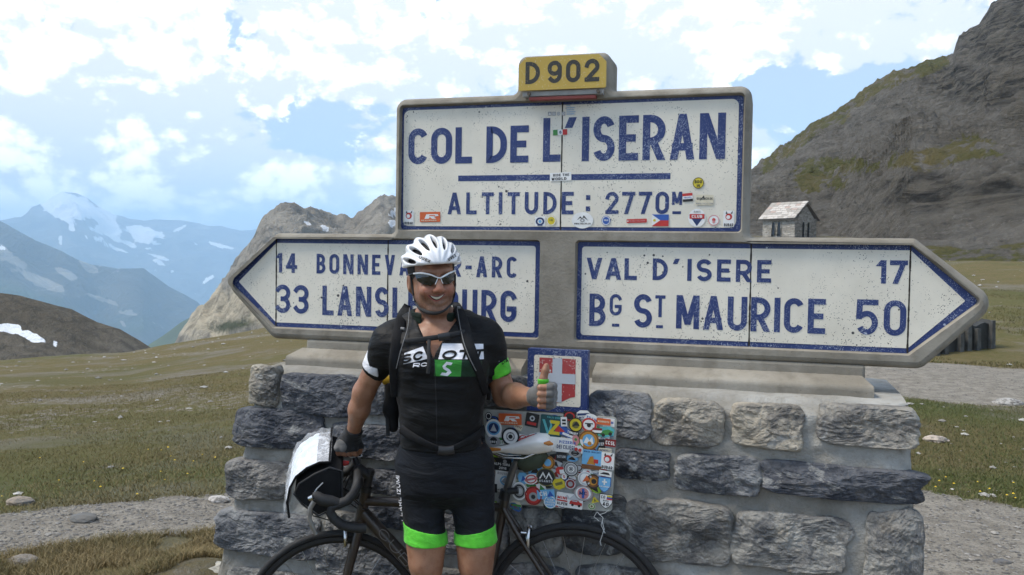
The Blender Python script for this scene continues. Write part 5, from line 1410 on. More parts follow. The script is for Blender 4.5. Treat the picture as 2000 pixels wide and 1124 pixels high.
def nets(sdf, lo, hi, h):
    """surface nets: the zero level of a distance function as quads"""
    lo, hi = np.asarray(lo, float), np.asarray(hi, float)
    n = np.ceil((hi-lo)/h).astype(int)+1
    g = [lo[i]+h*np.arange(n[i]) for i in range(3)]
    Fv = np.empty(tuple(n), np.float32)
    for i in range(0, n[0], 24):
        X, Y, Z_ = np.meshgrid(g[0][i:i+24], g[1], g[2], indexing='ij')
        Fv[i:i+24] = sdf(np.stack([X, Y, Z_], -1))
    S = Fv < 0
    c = [S[a:n[0]-1+a, b:n[1]-1+b, d:n[2]-1+d] for a in (0, 1) for b in (0, 1) for d in (0, 1)]
    cnt = sum(x.astype(np.int8) for x in c); mix = (cnt > 0) & (cnt < 8)
    idx = np.argwhere(mix); num = -np.ones(mix.shape, np.int64); num[tuple(idx.T)] = np.arange(len(idx))
    acc = np.zeros((len(idx), 3)); wt_ = np.zeros(len(idx))
    cor = [(a, b, d) for a in (0, 1) for b in (0, 1) for d in (0, 1)]
    vals = {q: Fv[idx[:, 0]+q[0], idx[:, 1]+q[1], idx[:, 2]+q[2]] for q in cor}
    for q in cor:
        for ax in range(3):
            if q[ax]: continue
            r = list(q); r[ax] = 1; r = tuple(r)
            v0, v1 = vals[q], vals[r]; s = (v0 < 0) != (v1 < 0)
            t = np.where(s, v0/np.where(s, v0-v1, 1), 0)
            pt = np.tile(np.array(q, float), (len(idx), 1)); pt[:, ax] += t
            acc += pt*s[:, None]; wt_ += s
    V = lo+h*(idx+acc/np.maximum(wt_, 1)[:, None])
    F = []
    for ax in range(3):
        b, c_ = (ax+1) % 3, (ax+2) % 3
        sl0 = [slice(None)]*3; sl1 = [slice(None)]*3; sl0[ax] = slice(0, n[ax]-1); sl1[ax] = slice(1, n[ax])
        ch = S[tuple(sl0)] != S[tuple(sl1)]
        e = np.argwhere(ch); ok = (e[:, b] > 0) & (e[:, c_] > 0) & (e[:, b] < n[b]-1) & (e[:, c_] < n[c_]-1); e = e[ok]
        ins = S[tuple(e.T)]
        def nb(db, dc):
            q = e.copy(); q[:, b] -= db; q[:, c_] -= dc; return num[tuple(q.T)]
        quad = np.stack([nb(1, 1), nb(0, 1), nb(0, 0), nb(1, 0)], 1)
        quad[~ins] = quad[~ins][:, ::-1]; F.append(quad)
    F = np.concatenate(F); F = F[(F >= 0).all(1)]
    return V, F
# ---- pose: joints from where they stand in the photograph
zoff = 0
SHR, ELR, WRR = J(759, 672, .02), J(711, 766, .09), J(692, 838, .16)
HNR = J(683, 866, .19)
SHL, ELL, WRL = J(949, 664, .02), J(986, 772, .05), J(1040, 776, -.14)
FST = J(1064, 772, -.20)
HIPR, HIPL = J(819, 905, .01), J(919, 905, .01)
KNR, KNL = J(832, 1096, -.03), J(929, 1100, -.03)
ANR = np.array([KNR[0]+.015, .05, .09]); ANL = np.array([KNL[0]+.03, .06, .09])
zz = lambda py: J(862, py)[2]
TZ = np.array([zz(q) for q in (628, 640, 652, 668, 700, 740, 800, 850, 880, 915, 955, 985)])
TA = np.array([.052, .078, .118, .150, .157, .149, .134, .126, .129, .141, .142, .12]); TB = np.array([.055, .068, .082, .097, .113, .120, .118, .108, .108, .116, .112, .07])
TX = np.array([J(q, 800)[0] for q in (848, 849, 851, 855, 860, 862, 862, 862, 864, 869, 870, 870)])
def torso(p):
    z = p[..., 2]; o = np.argsort(TZ)
    a = np.interp(z, TZ[o], TA[o]); b = np.interp(z, TZ[o], TB[o]); cx = np.interp(z, TZ[o], TX[o])
    x = (p[..., 0]-cx)/a; y = (p[..., 1]-.005)/b
    d = ((np.abs(x)**2.3+np.abs(y)**2.3)**(1/2.3)-1)*np.minimum(a, b)
    return smax(d, np.maximum(z-TZ.max(), TZ.min()-z), .03)
NECK0, NECK1 = J(850, 650, .035), J(846, 575, .03)
# head frame: turned towards his left, tilted a little
HC = J(845, 541, -.01)
_ty, _tr = math.radians(17), math.radians(4.5)
Rh = np.array(Matrix.Rotation(-_tr, 3, 'Y') @ Matrix.Rotation(_ty, 3, 'Z') @ Matrix.Rotation(math.radians(4), 3, 'X'))
def hl(p): return (p-HC)@Rh          # into head axes
def hw(q): return np.asarray(q)@Rh.T+HC
def head(p):
    q = hl(p)
    d = ell(q, (0, .022, .03), (.075, .094, .088))
    d = smin(d, ell(q, (0, -.020, -.045), (.060, .066, .078)), .03)
    ax_ = np.abs(q[..., 0]); m = np.stack([ax_, q[..., 1], q[..., 2]], -1)
    d = smin(d, cap(m, (.055, .020, -.045), (.018, -.058, -.104), .017, .015), .03)
    d = smin(d, ell(q, (0, -.066, -.106), (.024, .019, .017)), .02)
    d = smin(d, ell(m, (.035, -.065, -.040), (.023, .021, .022)), .02)
    d = smin(d, cap(m, (0, -.080, .022), (.042, -.066, .024), .014, .012), .018)
    d = smin(d, cap(q, (0, -.086, .004), (0, -.106, -.034), .009, .013), .012)
    d = smin(d, ell(m, (.011, -.096, -.038), (.010, .011, .009)), .006)
    d = smin(d, cap(m, (0, -.083, -.060), (.026, -.076, -.057), .008, .006), .010)
    d = smin(d, cap(m, (0, -.081, -.083), (.024, -.074, -.074), .008, .006), .010)
    d = smax(d, -ell(m, (.030, -.092, .002), (.017, .010, .010)), .010)
    d = smin(d, ell(m, (.076, .018, -.018), (.009, .018, .031)), .006)
    d = smax(d, -ell(m, (.084, .012, -.016), (.005, .010, .018)), .004)
    return d
def neck(p): return smin(cap(p, NECK0, NECK1, .052, .047), cap(p, J(850, 640, .0), J(852, 600, -.02), .040, .034), .03)
def arm_r(p): return chain(p, [SHR, ELR, ELR*.55+WRR*.45+np.array([0, -.01, 0]), WRR], [.048, .036, .035, .025], .02)
def arm_l(p): return chain(p, [SHL, ELL, ELL*.6+WRL*.4, WRL], [.048, .038, .040, .027], .02)
def deltoid(p, s, sg): return ell(p, s+np.array([sg*.004, 0, -.008]), (.050, .056, .060))
def trap(p): return smin(cap(p, J(848, 618, .05), SHR+np.array([.03, .01, .03]), .045, .045), cap(p, J(850, 618, .05), SHL+np.array([-.03, .01, .03]), .045, .045), .02)
def upper(p):
    d = smin(torso(p), trap(p), .05)
    d = smin(d, deltoid(p, SHR, -1), .04); d = smin(d, deltoid(p, SHL, 1), .04)
    d = smin(d, cap(p, J(820, 712, -.075), J(838, 712, -.08), .04, .03), .05); return smin(d, cap(p, J(902, 708, -.075), J(884, 708, -.08), .04, .03), .05)
def thighs(p):
    a = chain(p, [HIPR, KNR+np.array([0, 0, .06]), KNR], [.078, .059, .053], .03); b = chain(p, [HIPL, KNL+np.array([0, 0, .06]), KNL], [.078, .059, .053], .03)
    return a, b
def shins(p):
    out = []
    for k, a in ((KNR, ANR), (KNL, ANL)):
        d = chain(p, [k, k*.72+a*.28+np.array([0, .022, 0]), a], [.050, .052, .030], .03)
        d = smin(d, ell(p, k+np.array([0, -.038, -.004]), (.028, .022, .034)), .014)
        d = smin(d, ell(p, k+np.array([.022, -.026, .060]), (.022, .022, .040)), .016)
        d = smin(d, ell(p, k*.70+a*.30+np.array([0, .035, 0]), (.045, .040, .085)), .03)
        out.append(d)
    return out
# hands
def hand_l(p, skin=True):
    q = p-FST
    d = ell(q, (.010, .010, -.004), (.024, .030, .044))
    fd = None
    for i in range(4):
        z = .028-.0195*i; r = (.0100, .0105, .0100, .0088)[i]; s = (1, 1.06, 1.0, .86)[i]
        e = chain(q, [np.array([.026, .002, z]), np.array([.016, -.034*s, z+.002]), np.array([-.015, -.035*s, z]), np.array([-.016, -.014, z-.002])], [r*1.1, r*1.05, r, r*.9], .004)
        fd = e if fd is None else np.minimum(fd, e)
    th = chain(q, [np.array([-.006, .004, .018]), np.array([-.006, -.012, .052]), np.array([.0, -.012, .078]), np.array([.003, -.010, .092])], [.015, .0125, .0118, .0095], .006)
    return d, fd, th
def hand_r(p):
    q = p-HNR
    d = cap(q, np.array([.008, -.012, .028]), np.array([-.004, .0, -.006]), .026, .027)
    d = smin(d, ell(q, (-.006, -.004, .004), (.036, .030, .030)), .02)
    fd = None
    for i in range(4):
        x = -.034+.0195*i; r = (.0092, .0102, .0105, .0100)[i]
        e = chain(q, [np.array([x, -.004, .004]), np.array([x-.004, -.024, -.014]), np.array([x-.002, -.016, -.034]), np.array([x, .006, -.042])], [r*1.15, r*1.05, r, r*.9], .004)
        fd = e if fd is None else np.minimum(fd, e)
    th = chain(q, [np.array([.024, .0, .012]), np.array([.038, -.004, -.012]), np.array([.036, .006, -.032])], [.013, .0115, .0095], .006)
    return d, fd, th
def body_sdf_head(p):
    return smin(smin(head(p), neck(p), .022), smin(torso(p), trap(p), .05), .03)
def body_arm_l(p):
    a, f, t = hand_l(p); return smin(smin(smin(arm_l(p), a, .02), t, .008), f, .004)
def body_arm_r(p):
    a, f, t = hand_r(p); return smin(smin(smin(arm_r(p), a, .02), t, .008), f, .004)
def body_legs(p):
    a, b = thighs(p); c, d = shins(p)
    return np.minimum(smin(a, c, .03), smin(b, d, .03))
def m_skin():
    n = NT('tanned_skin'); a = n.noise(16, 5, .6); b = n.noise(120, 4, .6)
    col = n.mix(n.map(a, .35, .68), (.270, .128, .074), (.365, .190, .116))
    col = n.mix(n.map(n.noise(45, 4), .52, .72, 0, .35), col, (.21, .075, .042))
    col = n.mix(n.math('MULTIPLY', n.attr('stubble'), n.map(n.noise(210, 3, .6), .35, .6, .25, .75)), col, (.115, .070, .050))
    col = n.mix(n.attr('flush'), col, (.40, .135, .085))
    n.set(col, n.map(b, .3, .7, .40, .56), **{'Specular IOR Level': .45, 'Subsurface Weight': .12, 'Subsurface Scale': .01}); n.put(n.b, 'Subsurface Radius', (1.0, .35, .2))
    n.bump(n.math('ADD', b, n.math('MULTIPLY', n.noise(40, 3), .6)), .22, .003); return n.m
SKIN = m_skin()
man = empty('person', MO, YAW)
tag(man, 'smiling cyclist in black and green jersey, white helmet and sunglasses, thumb raised', 'person')
def join(parts):
    V, F, o = [], [], 0
    for v, f in parts: V.append(v); F.append(f+o); o += len(v)
    return np.concatenate(V), np.concatenate(F)
def body():
    parts = []
    parts.append(nets(body_sdf_head, HC+np.array([-.115, -.15, -.33]), HC+np.array([.115, .15, .135]), .0030))
    b0 = np.minimum(np.minimum(ELL, WRL), np.minimum(SHL, FST)); b1 = np.maximum(np.maximum(ELL, WRL), np.maximum(SHL, FST))
    parts.append(nets(body_arm_l, b0-.075, b1+np.array([.075, .075, .11]), .0034))
    b0 = np.minimum(np.minimum(ELR, WRR), np.minimum(SHR, HNR)); b1 = np.maximum(np.maximum(ELR, WRR), np.maximum(SHR, HNR))
    parts.append(nets(body_arm_r, b0-.075, b1+.075, .0042))
    parts.append(nets(body_legs, (min(KNR[0], HIPR[0])-.11, -.14, .07), (max(KNL[0], HIPL[0])+.11, .16, .99), .006))
    V, F = join(parts)
    o = mesh_obj('body', V, F, SKIN, man)
    q = hl(V); inh = np.linalg.norm(q, axis=1) < .16
    st = inh*sstep(-.030, -.062, q[:, 2]-.25*np.abs(q[:, 0])*0)*sstep(.05, .0, q[:, 1])*(1-sstep(-.125, -.14, q[:, 2]))*.8
    ax_ = np.abs(q[:, 0]); fl = inh*(.55*np.exp(-((ax_-.036)**2+(q[:, 2]+.036)**2)/.0004)*(q[:, 1] < -.03)+.5*np.exp(-(ax_**2+(q[:, 2]+.034)**2)/.0003)*(q[:, 1] < -.08))
    for nm, v in (('stubble', st), ('flush', fl)):
        at = o.data.attributes.new(nm, 'FLOAT', 'POINT'); at.data.foreach_set('value', np.clip(v, 0, 1).astype(np.float32))
    return o
body()
# ---- clothes
def m_cloth(name, col, sheen=.15, rough=.58):
    n = NT(name); w = n.noise(7, 4, .55, 1.2, vec=n.scalevec((1, 1, 2.6))); f = n.noise(420, 2)
    n.set(n.mix(1.0, tuple(col), n.map(n.noise(30, 4), .3, .7, .82, 1.15), 'MULTIPLY'), rough, **{'Sheen Weight': sheen, 'Specular IOR Level': .20})
    n.bump(n.math('ADD', n.math('MULTIPLY', w, 1.4), n.math('MULTIPLY', f, .05)), .34, .020); return n.m
LYC = m_cloth('black_lycra', (.006, .006, .0065), .03); LYC2 = m_cloth('dark_navy_lycra', (.0065, .0075, .0105), .03); GRN = m_cloth('green_lycra', (.10, .52, .035), rough=.55); WHT = m_cloth('white_lycra', (.72, .72, .76)); DGR = m_cloth('dark_green_lycra', (.010, .035, .016)); COLM = m_cloth('collar_lining', (.006, .014, .008), .03)
SLR = SHR+(ELR-SHR)*.60; SLL = SHL+(ELL-SHL)*.66
def wr(p, s, a):           # folds of the fabric
    return a*vn(p[..., 0]*22+3*p[..., 2], p[..., 1]*18, p[..., 2]*34, s)+1.3*a*np.abs(vn(p[..., 0]*9+p[..., 2]*9, p[..., 1]*9, p[..., 2]*46, s+3))
def sleeve(p, s, e, end, r):
    u = (e-s)/np.linalg.norm(e-s); d = chain(p, [s, end+u*.03], [.054, .046], .02)
    return smax(d, (p-end)@u, .006)
def jersey_raw(p):
    d = upper(p)-.008
    d = smin(d, sleeve(p, SHR, ELR, SLR, 0), .03); d = smin(d, sleeve(p, SHL, ELL, SLL, 0), .03)
    return d
vx0, vz0 = J(847, 702, -.1)[[0, 2]]; vxl, vzl = J(812, 632, -.08)[[0, 2]]; vxr, _ = J(886, 632, -.08)[[0, 2]]
def vcut(p):
    z = p[..., 2]; t = (z-vz0)/(vzl-vz0)
    tt = np.clip(t, 0, 1.6); g = tt**1.25
    l = vx0+(vxl-vx0)*g; r = vx0+(vxr-vx0)*g
    d = np.maximum(np.maximum(l-p[..., 0], p[..., 0]-r), (vz0-z))
    return np.maximum(d, p[..., 1]-.02)
HEM = zz(872)
def jersey(p):
    d = jersey_raw(p)+wr(p, 5, .0026)
    d = np.maximum(d, -vcut(p))
    d = smax(d, -(cap(p, J(849, 660, .03), J(848, 560, .03), .066, .062)), .008)
    return np.maximum(d, HEM-p[..., 2])
def pelvis(p):
    a, b = thighs(p); d = smin(torso(p), np.minimum(a, b), .03)
    return d-.004
KB_R, KB_L = J(825, 1064, -.06)[2], J(926, 1064, -.06)[2]
def shorts(p):
    d = pelvis(p)+wr(p, 9, .0012)
    return np.maximum(np.maximum(d, p[..., 2]-HEM-.01), np.minimum(KB_R, KB_L)-p[..., 2]+.012)
def band(p, z0, z1, side):
    a, b = thighs(p); d = (a if side < 0 else b)-.0065
    d = np.maximum(d, (z0+.035*(p[..., 0]-(KNR if side < 0 else KNL)[0])*side)-p[..., 2]); return np.maximum(d, p[..., 2]-z1-.20*(p[..., 0]-(KNR if side < 0 else KNL)[0])*side)
def shell(name, sdf, lo, hi, h, mat, parent=man):
    V, F = nets(sdf, lo, hi, h); return mesh_obj(name, V, F, mat, parent)
jo = shell('jersey', jersey, (SHR[0]-.14, -.17, HEM-.02), (SHL[0]+.14, .17, zz(600)), .0048, LYC)
so = shell('shorts', shorts, (HIPR[0]-.13, -.16, KB_R-.02), (HIPL[0]+.13, .16, HEM+.03), .0052, LYC2)
for s, zb_ in ((-1, KB_R), (1, KB_L)):
    k = KNR if s < 0 else KNL; zt_ = J(860, 1036, -.06)[2]
    shell('hem_band', lambda p: band(p, zb_, zt_, s), (k[0]-.10, -.14, zb_-.03), (k[0]+.10, .12, zt_+.05), .004, GRN, so)
def sleeve_band(p, s, e, t0, t1, r):
    u = (e-s)/np.linalg.norm(e-s); d = chain(p, [s, s+(e-s)*.8], [.054, .0448], .02)-.0022
    v = (p-s)@u; L_ = np.linalg.norm(e-s); return np.maximum(np.maximum(d, v-t1*L_), t0*L_-v)
def bshell(name, s, e, t0, t1, cut, mat):
    c = s+(e-s)*(t0+t1)/2
    return shell(name, lambda p: np.maximum(sleeve_band(p, s, e, t0, t1, 0), cut(p)), c-.085, c+.085, .0036, mat, jo)
bshell('sleeve_band', SHL, ELL, .40, .64, lambda p: SHL[0]+.024-p[..., 0], GRN)
bshell('sleeve_line', SHL, ELL, .355, .372, lambda p: p[..., 1]-.0, WHT)
bshell('sleeve_band', SHR, ELR, .26, .52, lambda p: p[..., 0]-SHR[0]+.032, WHT)
bshell('sleeve_line', SHR, ELR, .40, .415, lambda p: p[..., 1]-.0, WHT)
def collar(p):
    c = NECK0*.75+NECK1*.25; q = p-c; r = np.hypot(q[..., 0], q[..., 1]*.95)
    d = np.abs(r-.079)-.003; d = np.maximum(d, np.abs(p[..., 2]-zz(628))-.038-.012*np.clip(q[..., 1]*10, -1, 1))
    return np.maximum(d, np.minimum(.0, 0)+(.040-np.abs(q[..., 0]-.004))*np.where(q[..., 1] < 0, 1, -1))
for sg in (-1, 1): shell('collar', lambda p: np.maximum(np.maximum(collar(p), .012-sg*(p[..., 0]-NECK0[0])), p[..., 1]-.06), (NECK0[0]-.11, -.12, zz(680)), (NECK0[0]+.11, .10, zz(590)), .0036, COLM, jo)
# flat prints laid on the cloth
def lay(name, parts, mat, sdf, lift, parent):
    """2D pieces in photo pixels pressed onto a surface; quads are refined first"""
    V, F = [], []
    for vs, fs in parts:
        for f in fs:
            q = [np.array(vs[i], float) for i in f]
            if len(q) == 4:
                n1 = max(1, int(np.linalg.norm(q[1]-q[0])/5)+1); n2 = max(1, int(np.linalg.norm(q[3]-q[0])/5)+1)
                o = len(V)
                for i in range(n1+1):
                    for j in range(n2+1):
                        a, b = i/n1, j/n2; V.append(q[0]*(1-a)*(1-b)+q[1]*a*(1-b)+q[2]*a*b+q[3]*(1-a)*b)
                for i in range(n1):
                    for j in range(n2): F.append((o+i*(n2+1)+j, o+(i+1)*(n2+1)+j, o+(i+1)*(n2+1)+j+1, o+i*(n2+1)+j+1))
    V = np.array(V); W = march(sdf, V[:, 0], V[:, 1], lift)
    o = mesh_obj(name, W, np.array(F), mat, parent); return o
def ptext(s, x0, y0, x1, y1, h, slant=0.0, **kw):
    """lettering from (x0,y0) to (x1,y1), height h pixels"""
    w = math.hypot(x1-x0, y1-y0); ux, uy = (x1-x0)/w, (y1-y0)/w
    parts, _ = text2d(s, h, width=w, **kw)
    return [([(x0+(a+b*slant)*ux+b*uy, y0+(a+b*slant)*uy-b*ux) for a, b in vs], fs) for vs, fs in parts]
quad = lambda *p: [(list(p), [(0, 1, 2, 3)])]
JS = lambda p: jersey(p)
lay('chest_band', quad((788, 712), (836, 701), (826, 677), (790, 690))+quad((856, 702), (945, 702), (944, 672), (864, 671)), WHT, JS, .0016, jo)
lay('lettering', ptext('SC', 783, 712, 826, 702, 17, .35, weight=.26, aspect=.95), LYC, JS, .0030, jo)
lay('lettering', ptext('OTT', 861, 703, 946, 700, 18, .35, weight=.26, aspect=1.1), LYC, JS, .0030, jo)
lay('lettering', ptext('RC', 806, 718, 834, 716, 8, .3, weight=.25, aspect=1.1), WHT, JS, .0030, jo)
lay('chest_block', quad((848, 735), (900, 736), (902, 704), (848, 703)), m_cloth('chest_green', (.045, .27, .04)), JS, .0018, jo)
lay('chest_block', quad((900, 736), (940, 736), (942, 705), (902, 704)), DGR, JS, .0018, jo)
lay('emblem', quad((863, 722), (876, 728), (883, 720), (882, 712))[:0]+[([(864, 716), (872, 707), (884, 709), (881, 714), (873, 713), (870, 717), (878, 722), (882, 728), (874, 735), (860, 733), (863, 728), (871, 729), (874, 726), (866, 721)], [(0, 1, 4, 5), (1, 2, 3, 4), (0, 5, 6, 13), (6, 7, 12, 13), (7, 8, 11, 12), (8, 9, 10, 11)])], WHT, JS, .0034, jo)
lay('lettering', ptext('Das', 981, 713, 1000, 703, 8, .3, weight=.16), LYC, lambda p: np.minimum(jersey(p), sleeve_band(p, SHL, ELL, .40, .64, 0)), .002, jo)
lay('lettering', ptext('PEARL IZUMI', 787, 1018, 780, 930, 7, .2, weight=.2), WHT, shorts, .0022, so)
ZL = lambda pts: [([(x-1.0, y) for x, y in pts]+[(x+1.0, y) for x, y in pts], [(i, i+len(pts), i+len(pts)+1, i+1) for i in range(len(pts)-1)])]
lay('zip', ZL([(848, 704), (850, 740), (852, 790), (853, 840), (853, 868)]), simple('zip_black', (.010, .010, .011), .7), JS, .0028, jo)
# mouth and teeth
HS = body_sdf_head
def crescent(x0, y0, x1, y1, up, dn, n=12):
    a = [(x0+(x1-x0)*i/n, y0+(y1-y0)*i/n) for i in range(n+1)]
    t = [(x, y+up*math.sin(PI*i/n)) for i, (x, y) in enumerate(a)]; b = [(x, y+dn*math.sin(PI*i/n)) for i, (x, y) in enumerate(a)]
    return [(b+t, [(i, i+1, n+2+i, n+1+i) for i in range(n)])]
lay('lips', crescent(833, 576, 872, 573, 3, 15), simple('lip_skin', (.36, .10, .085), .4), HS, .0010, man)
lay('mouth', crescent(836, 576.5, 870, 574, 4, 12), simple('mouth_dark', (.06, .015, .012), .5), HS, .0018, man)
lay('teeth', crescent(840, 577.5, 867, 575.5, 4.0, 8.8), simple('tooth_enamel', (.58, .53, .43), .3), HS, .0028, man)
lay('crease_shade', crescent(829, 566, 834, 585, 0, 1.5)[:0]+[([(829, 570), (831, 577), (832, 585), (830.5, 585), (829, 578), (827.8, 571)], [(0, 1, 4, 5), (1, 2, 3, 4)])]+[([(874, 566), (876, 573), (876, 580), (877.4, 580), (877.6, 573), (875.4, 566)], [(0, 1, 4, 5), (1, 2, 3, 4)])], simple('shaded_crease_skin', (.24, .085, .045), .6), HS, .0006, man)  # shade of the smile lines, painted as darker strips on smooth cheeks
# hair at the temples
def hair(p):
    q = hl(p); d = ell(q, (0, .024, .032), (.0785, .099, .090))
    d = np.maximum(d, -(q[..., 1]+.028)); d = np.maximum(d, -.032-.012*np.clip((q[..., 1]-.03)*20, 0, 3)-q[..., 2]); return d
shell('hair', hair, HC-.13, HC+.13, .004, simple('dark_hair', (.035, .024, .018), .7, bump=.5))
# sunglasses
def visor(p): return ell(hl(p), (0, .004, 0), (.080, .106, .12))
shades = empty('sunglasses'); shades.parent = man
def lens(pts):
    P_ = np.array(pts, float); c = P_.mean(0); parts = []
    n = len(pts)
    for i in range(n):
        a, b = P_[i], P_[(i+1) % n]
        parts.append(([tuple(a), tuple(b), tuple((b+c)/2), tuple((a+c)/2)], [(0, 1, 2, 3)])); parts.append(([tuple((a+c)/2), tuple((b+c)/2), tuple(c), tuple(c)], [(0, 1, 2, 3)]))
    return parts
LNS = NT('dark_lens'); LNS.set((.008, .009, .010), .06, **{'Specular IOR Level': .7, 'Coat Weight': .5})
FRW = simple('white_frame', (.80, .80, .80), .25)
lay('lens', lens([(810, 536), (822, 535), (840, 538), (855, 544), (852, 552), (841, 559), (826, 556), (815, 549)]), LNS.m, visor, .0, shades)
lay('lens', lens([(862, 544), (874, 537), (888, 531), (887, 547), (879, 555), (868, 556), (863, 551)]), LNS.m, visor, .0, shades)
def ptube(name, pts, r, mat, sdf, lift, parent, n=8, dens=4, flat=1.0, up=None):
    d = []
    for i in range(len(pts)-1):
        for k in range(dens): t = k/dens; d.append((pts[i][0]*(1-t)+pts[i+1][0]*t, pts[i][1]*(1-t)+pts[i+1][1]*t))
    d.append(pts[-1]); d = np.array(d, float)
    W = march(sdf, d[:, 0], d[:, 1], lift)
    for _ in range(2): W[1:-1] = (W[:-2]+2*W[1:-1]+W[2:])/4
    m = MB(); rr = r if not isinstance(r, (list, tuple)) else list(np.interp(np.linspace(0, 1, len(W)), np.linspace(0, 1, len(r)), r))
    m.tube([tuple(w) for w in W], rr, mat, n=n, flat=flat, up=up); o = m.build(name); o.parent = parent; return o
ptube('frame', [(808, 535), (822, 533.5), (840, 536.5), (854, 542.5), (858, 543.5), (863, 542.5), (874, 535.5), (889, 529)], [.0030, .0034, .0026, .0020, .0022, .0026, .0032, .0026], FRW, visor, .001, shades)
ptube('bridge', [(855, 544), (852, 552), (850, 556)], .0013, FRW, visor, .001, shades); ptube('bridge', [(861, 544), (863, 550), (865, 554)], .0013, FRW, visor, .001, shades)
ptube('temple', [(809, 535), (804, 535.5), (799, 538)], [.0034, .003, .0025], BLK, visor, -.001, shades)
# helmet
helmet = empty('helmet'); helmet.parent = man
tag(helmet, 'white vented cycling helmet')
HEC, HER = np.array([0, .012, .036]), np.array([.101, .132, .102])
def hshell(p):
    q = hl(p)-HEC; n = q/HER; d = ell(q, (0, 0, 0), HER)
    rr = np.linalg.norm(n, axis=-1)+1e-9
    th = np.degrees(np.arctan2(n[..., 0], n[..., 2])); ph = np.degrees(np.arcsin(np.clip(n[..., 1]/rr, -1, 1)))
    cp = np.maximum(np.cos(np.radians(ph)), .25)
    # ribs stand proud between the vents
    d = d-.004*np.cos(np.radians(th*360/24))*cp*np.clip((q[..., 2]+.01)*20, 0, 1)
    low = -.004+.010*np.clip((.02-q[..., 1])*12, 0, 1.6)-q[..., 2]-.035*np.clip((np.abs(q[..., 0])-.06)*20, 0, 1)*0
    d = smax(d, low, .012)
    inner = ell(q, (0, 0, 0), HER-.020); d = np.maximum(d, -inner)
    R = .108
    for t0, f0, w, L_ in [(0, -30, .0085, .040), (24, -30, .0085, .042), (-24, -30, .0085, .042), (48, -28, .0085, .040), (-48, -28, .0085, .040), (74, -26, .0085, .034), (-74, -26, .0085, .034),
                          (12, 22, .008, .036), (-12, 22, .008, .036), (36, 24, .008, .036), (-36, 24, .008, .036), (62, 22, .008, .036), (-62, 22, .008, .036), (84, 12, .010, .022), (-84, 12, .010, .022)]:
        dx = (th-t0)*PI/180*R*cp; dy = (ph-f0)*PI/180*R
        k = np.hypot(dx/w, dy/L_)
        d = smax(d, -(k-1)*w*.8, .004)
    return d
shell('shell', hshell, HC-np.array([.14, .17, .06]), HC+np.array([.14, .17, .16]), .0026, simple('glossy_white_shell', (.80, .80, .81), .22, coat=.5, var=.03), helmet)
shell('vent_shade_liner', lambda p: np.maximum(ell(hl(p)-HEC, (0, 0, 0), HER-.022), .026+.020*np.clip((.02-hl(p)[..., 1])*12, 0, 1.6)-hl(p)[..., 2]+.02), HC-.14, HC+.15, .005, simple('vent_shade_black', (.012, .012, .013), .9), helmet)  # dark body under the shell, coloured so the vents look black with shade
HH = lambda p: np.maximum(ell(hl(p)-HEC, (0, 0, 0), HER+.002), -.2-p[..., 2])
INK = simple('black_print', (.015, .015, .016), .5)
lay('lettering', ptext('uvex', 817, 505, 839, 514, 6, .1, weight=.22, aspect=.7), INK, HH, .0022, helmet)
lay('lettering', ptext('uvex', 877, 511, 892, 501, 6, .1, weight=.22, aspect=.7), INK, HH, .0022, helmet)
WEB = simple('black_webbing', (.016, .016, .017), .8, bump=.3, bscale=300)
ptube('strap', [(802, 536), (804, 552), (807, 572), (811, 590)], .0032, WEB, HS, .002, helmet, flat=.5)
ptube('strap', [(889, 536), (889, 556), (888, 574), (884, 590)], .0030, WEB, HS, .002, helmet, flat=.5)
ptube('chin_strap', [(811, 590), (820, 603), (836, 611), (852, 613), (868, 608), (884, 592)], [.0040, .0065, .0075, .0060, .0040, .0035], WEB, HS, .002, helmet)
# gloves
def glove_l(p):
    a, f, t = hand_l(p); q = p-FST
    d = smin(a, np.maximum(f, (.006-q[..., 0])), .006); d = smin(d, np.maximum(t, q[..., 2]-.045), .006)
    u = (WRL-FST)/np.linalg.norm(WRL-FST); d = smin(d, np.maximum(cap(p, WRL, FST, .031, .030), ((p-FST)@u)-.055), .015)
    return d-.0028
def glove_r(p):
    a, f, t = hand_r(p); q = p-HNR
    d = smin(a, np.maximum(f, -.020-q[..., 2]), .006); d = smin(d, np.maximum(t, -.014-q[..., 2]), .006)
    u = (WRR-HNR)/np.linalg.norm(WRR-HNR); d = smin(d, np.maximum(cap(p, WRR, HNR, .030, .030), ((p-HNR)@u)-.062), .015)
    return d-.0028
GLG = m_cloth('grey_glove', (.12, .115, .11), .2, .8); GLB = m_cloth('black_glove', (.015, .015, .016), .2, .8)
gl = shell('glove', glove_l, FST-.085, FST+.085, .0030, GLG)
shell('cuff', lambda p: np.maximum(np.maximum(cap(p, WRL, FST, .034, .032), ((p-FST)@((WRL-FST)/np.linalg.norm(WRL-FST)))-.052), .030-((p-FST)@((WRL-FST)/np.linalg.norm(WRL-FST)))), FST-.1, FST+.1, .003, GLB, gl)
shell('thumb_trim', lambda p: np.maximum(hand_l(p)[2]-.004, np.abs(p[..., 2]-FST[2]-.044)-.008), FST-.07, FST+.09, .0028, GRN, gl)
gr_ = shell('glove', glove_r, HNR-.09, HNR+.09, .0032, GLB)
shell('pad', lambda p: np.maximum(glove_r(p)-.0018, ell(p-HNR, (-.026, -.03, -.004), (.026, .03, .024))), HNR-.08, HNR+.08, .003, GLG, gr_)
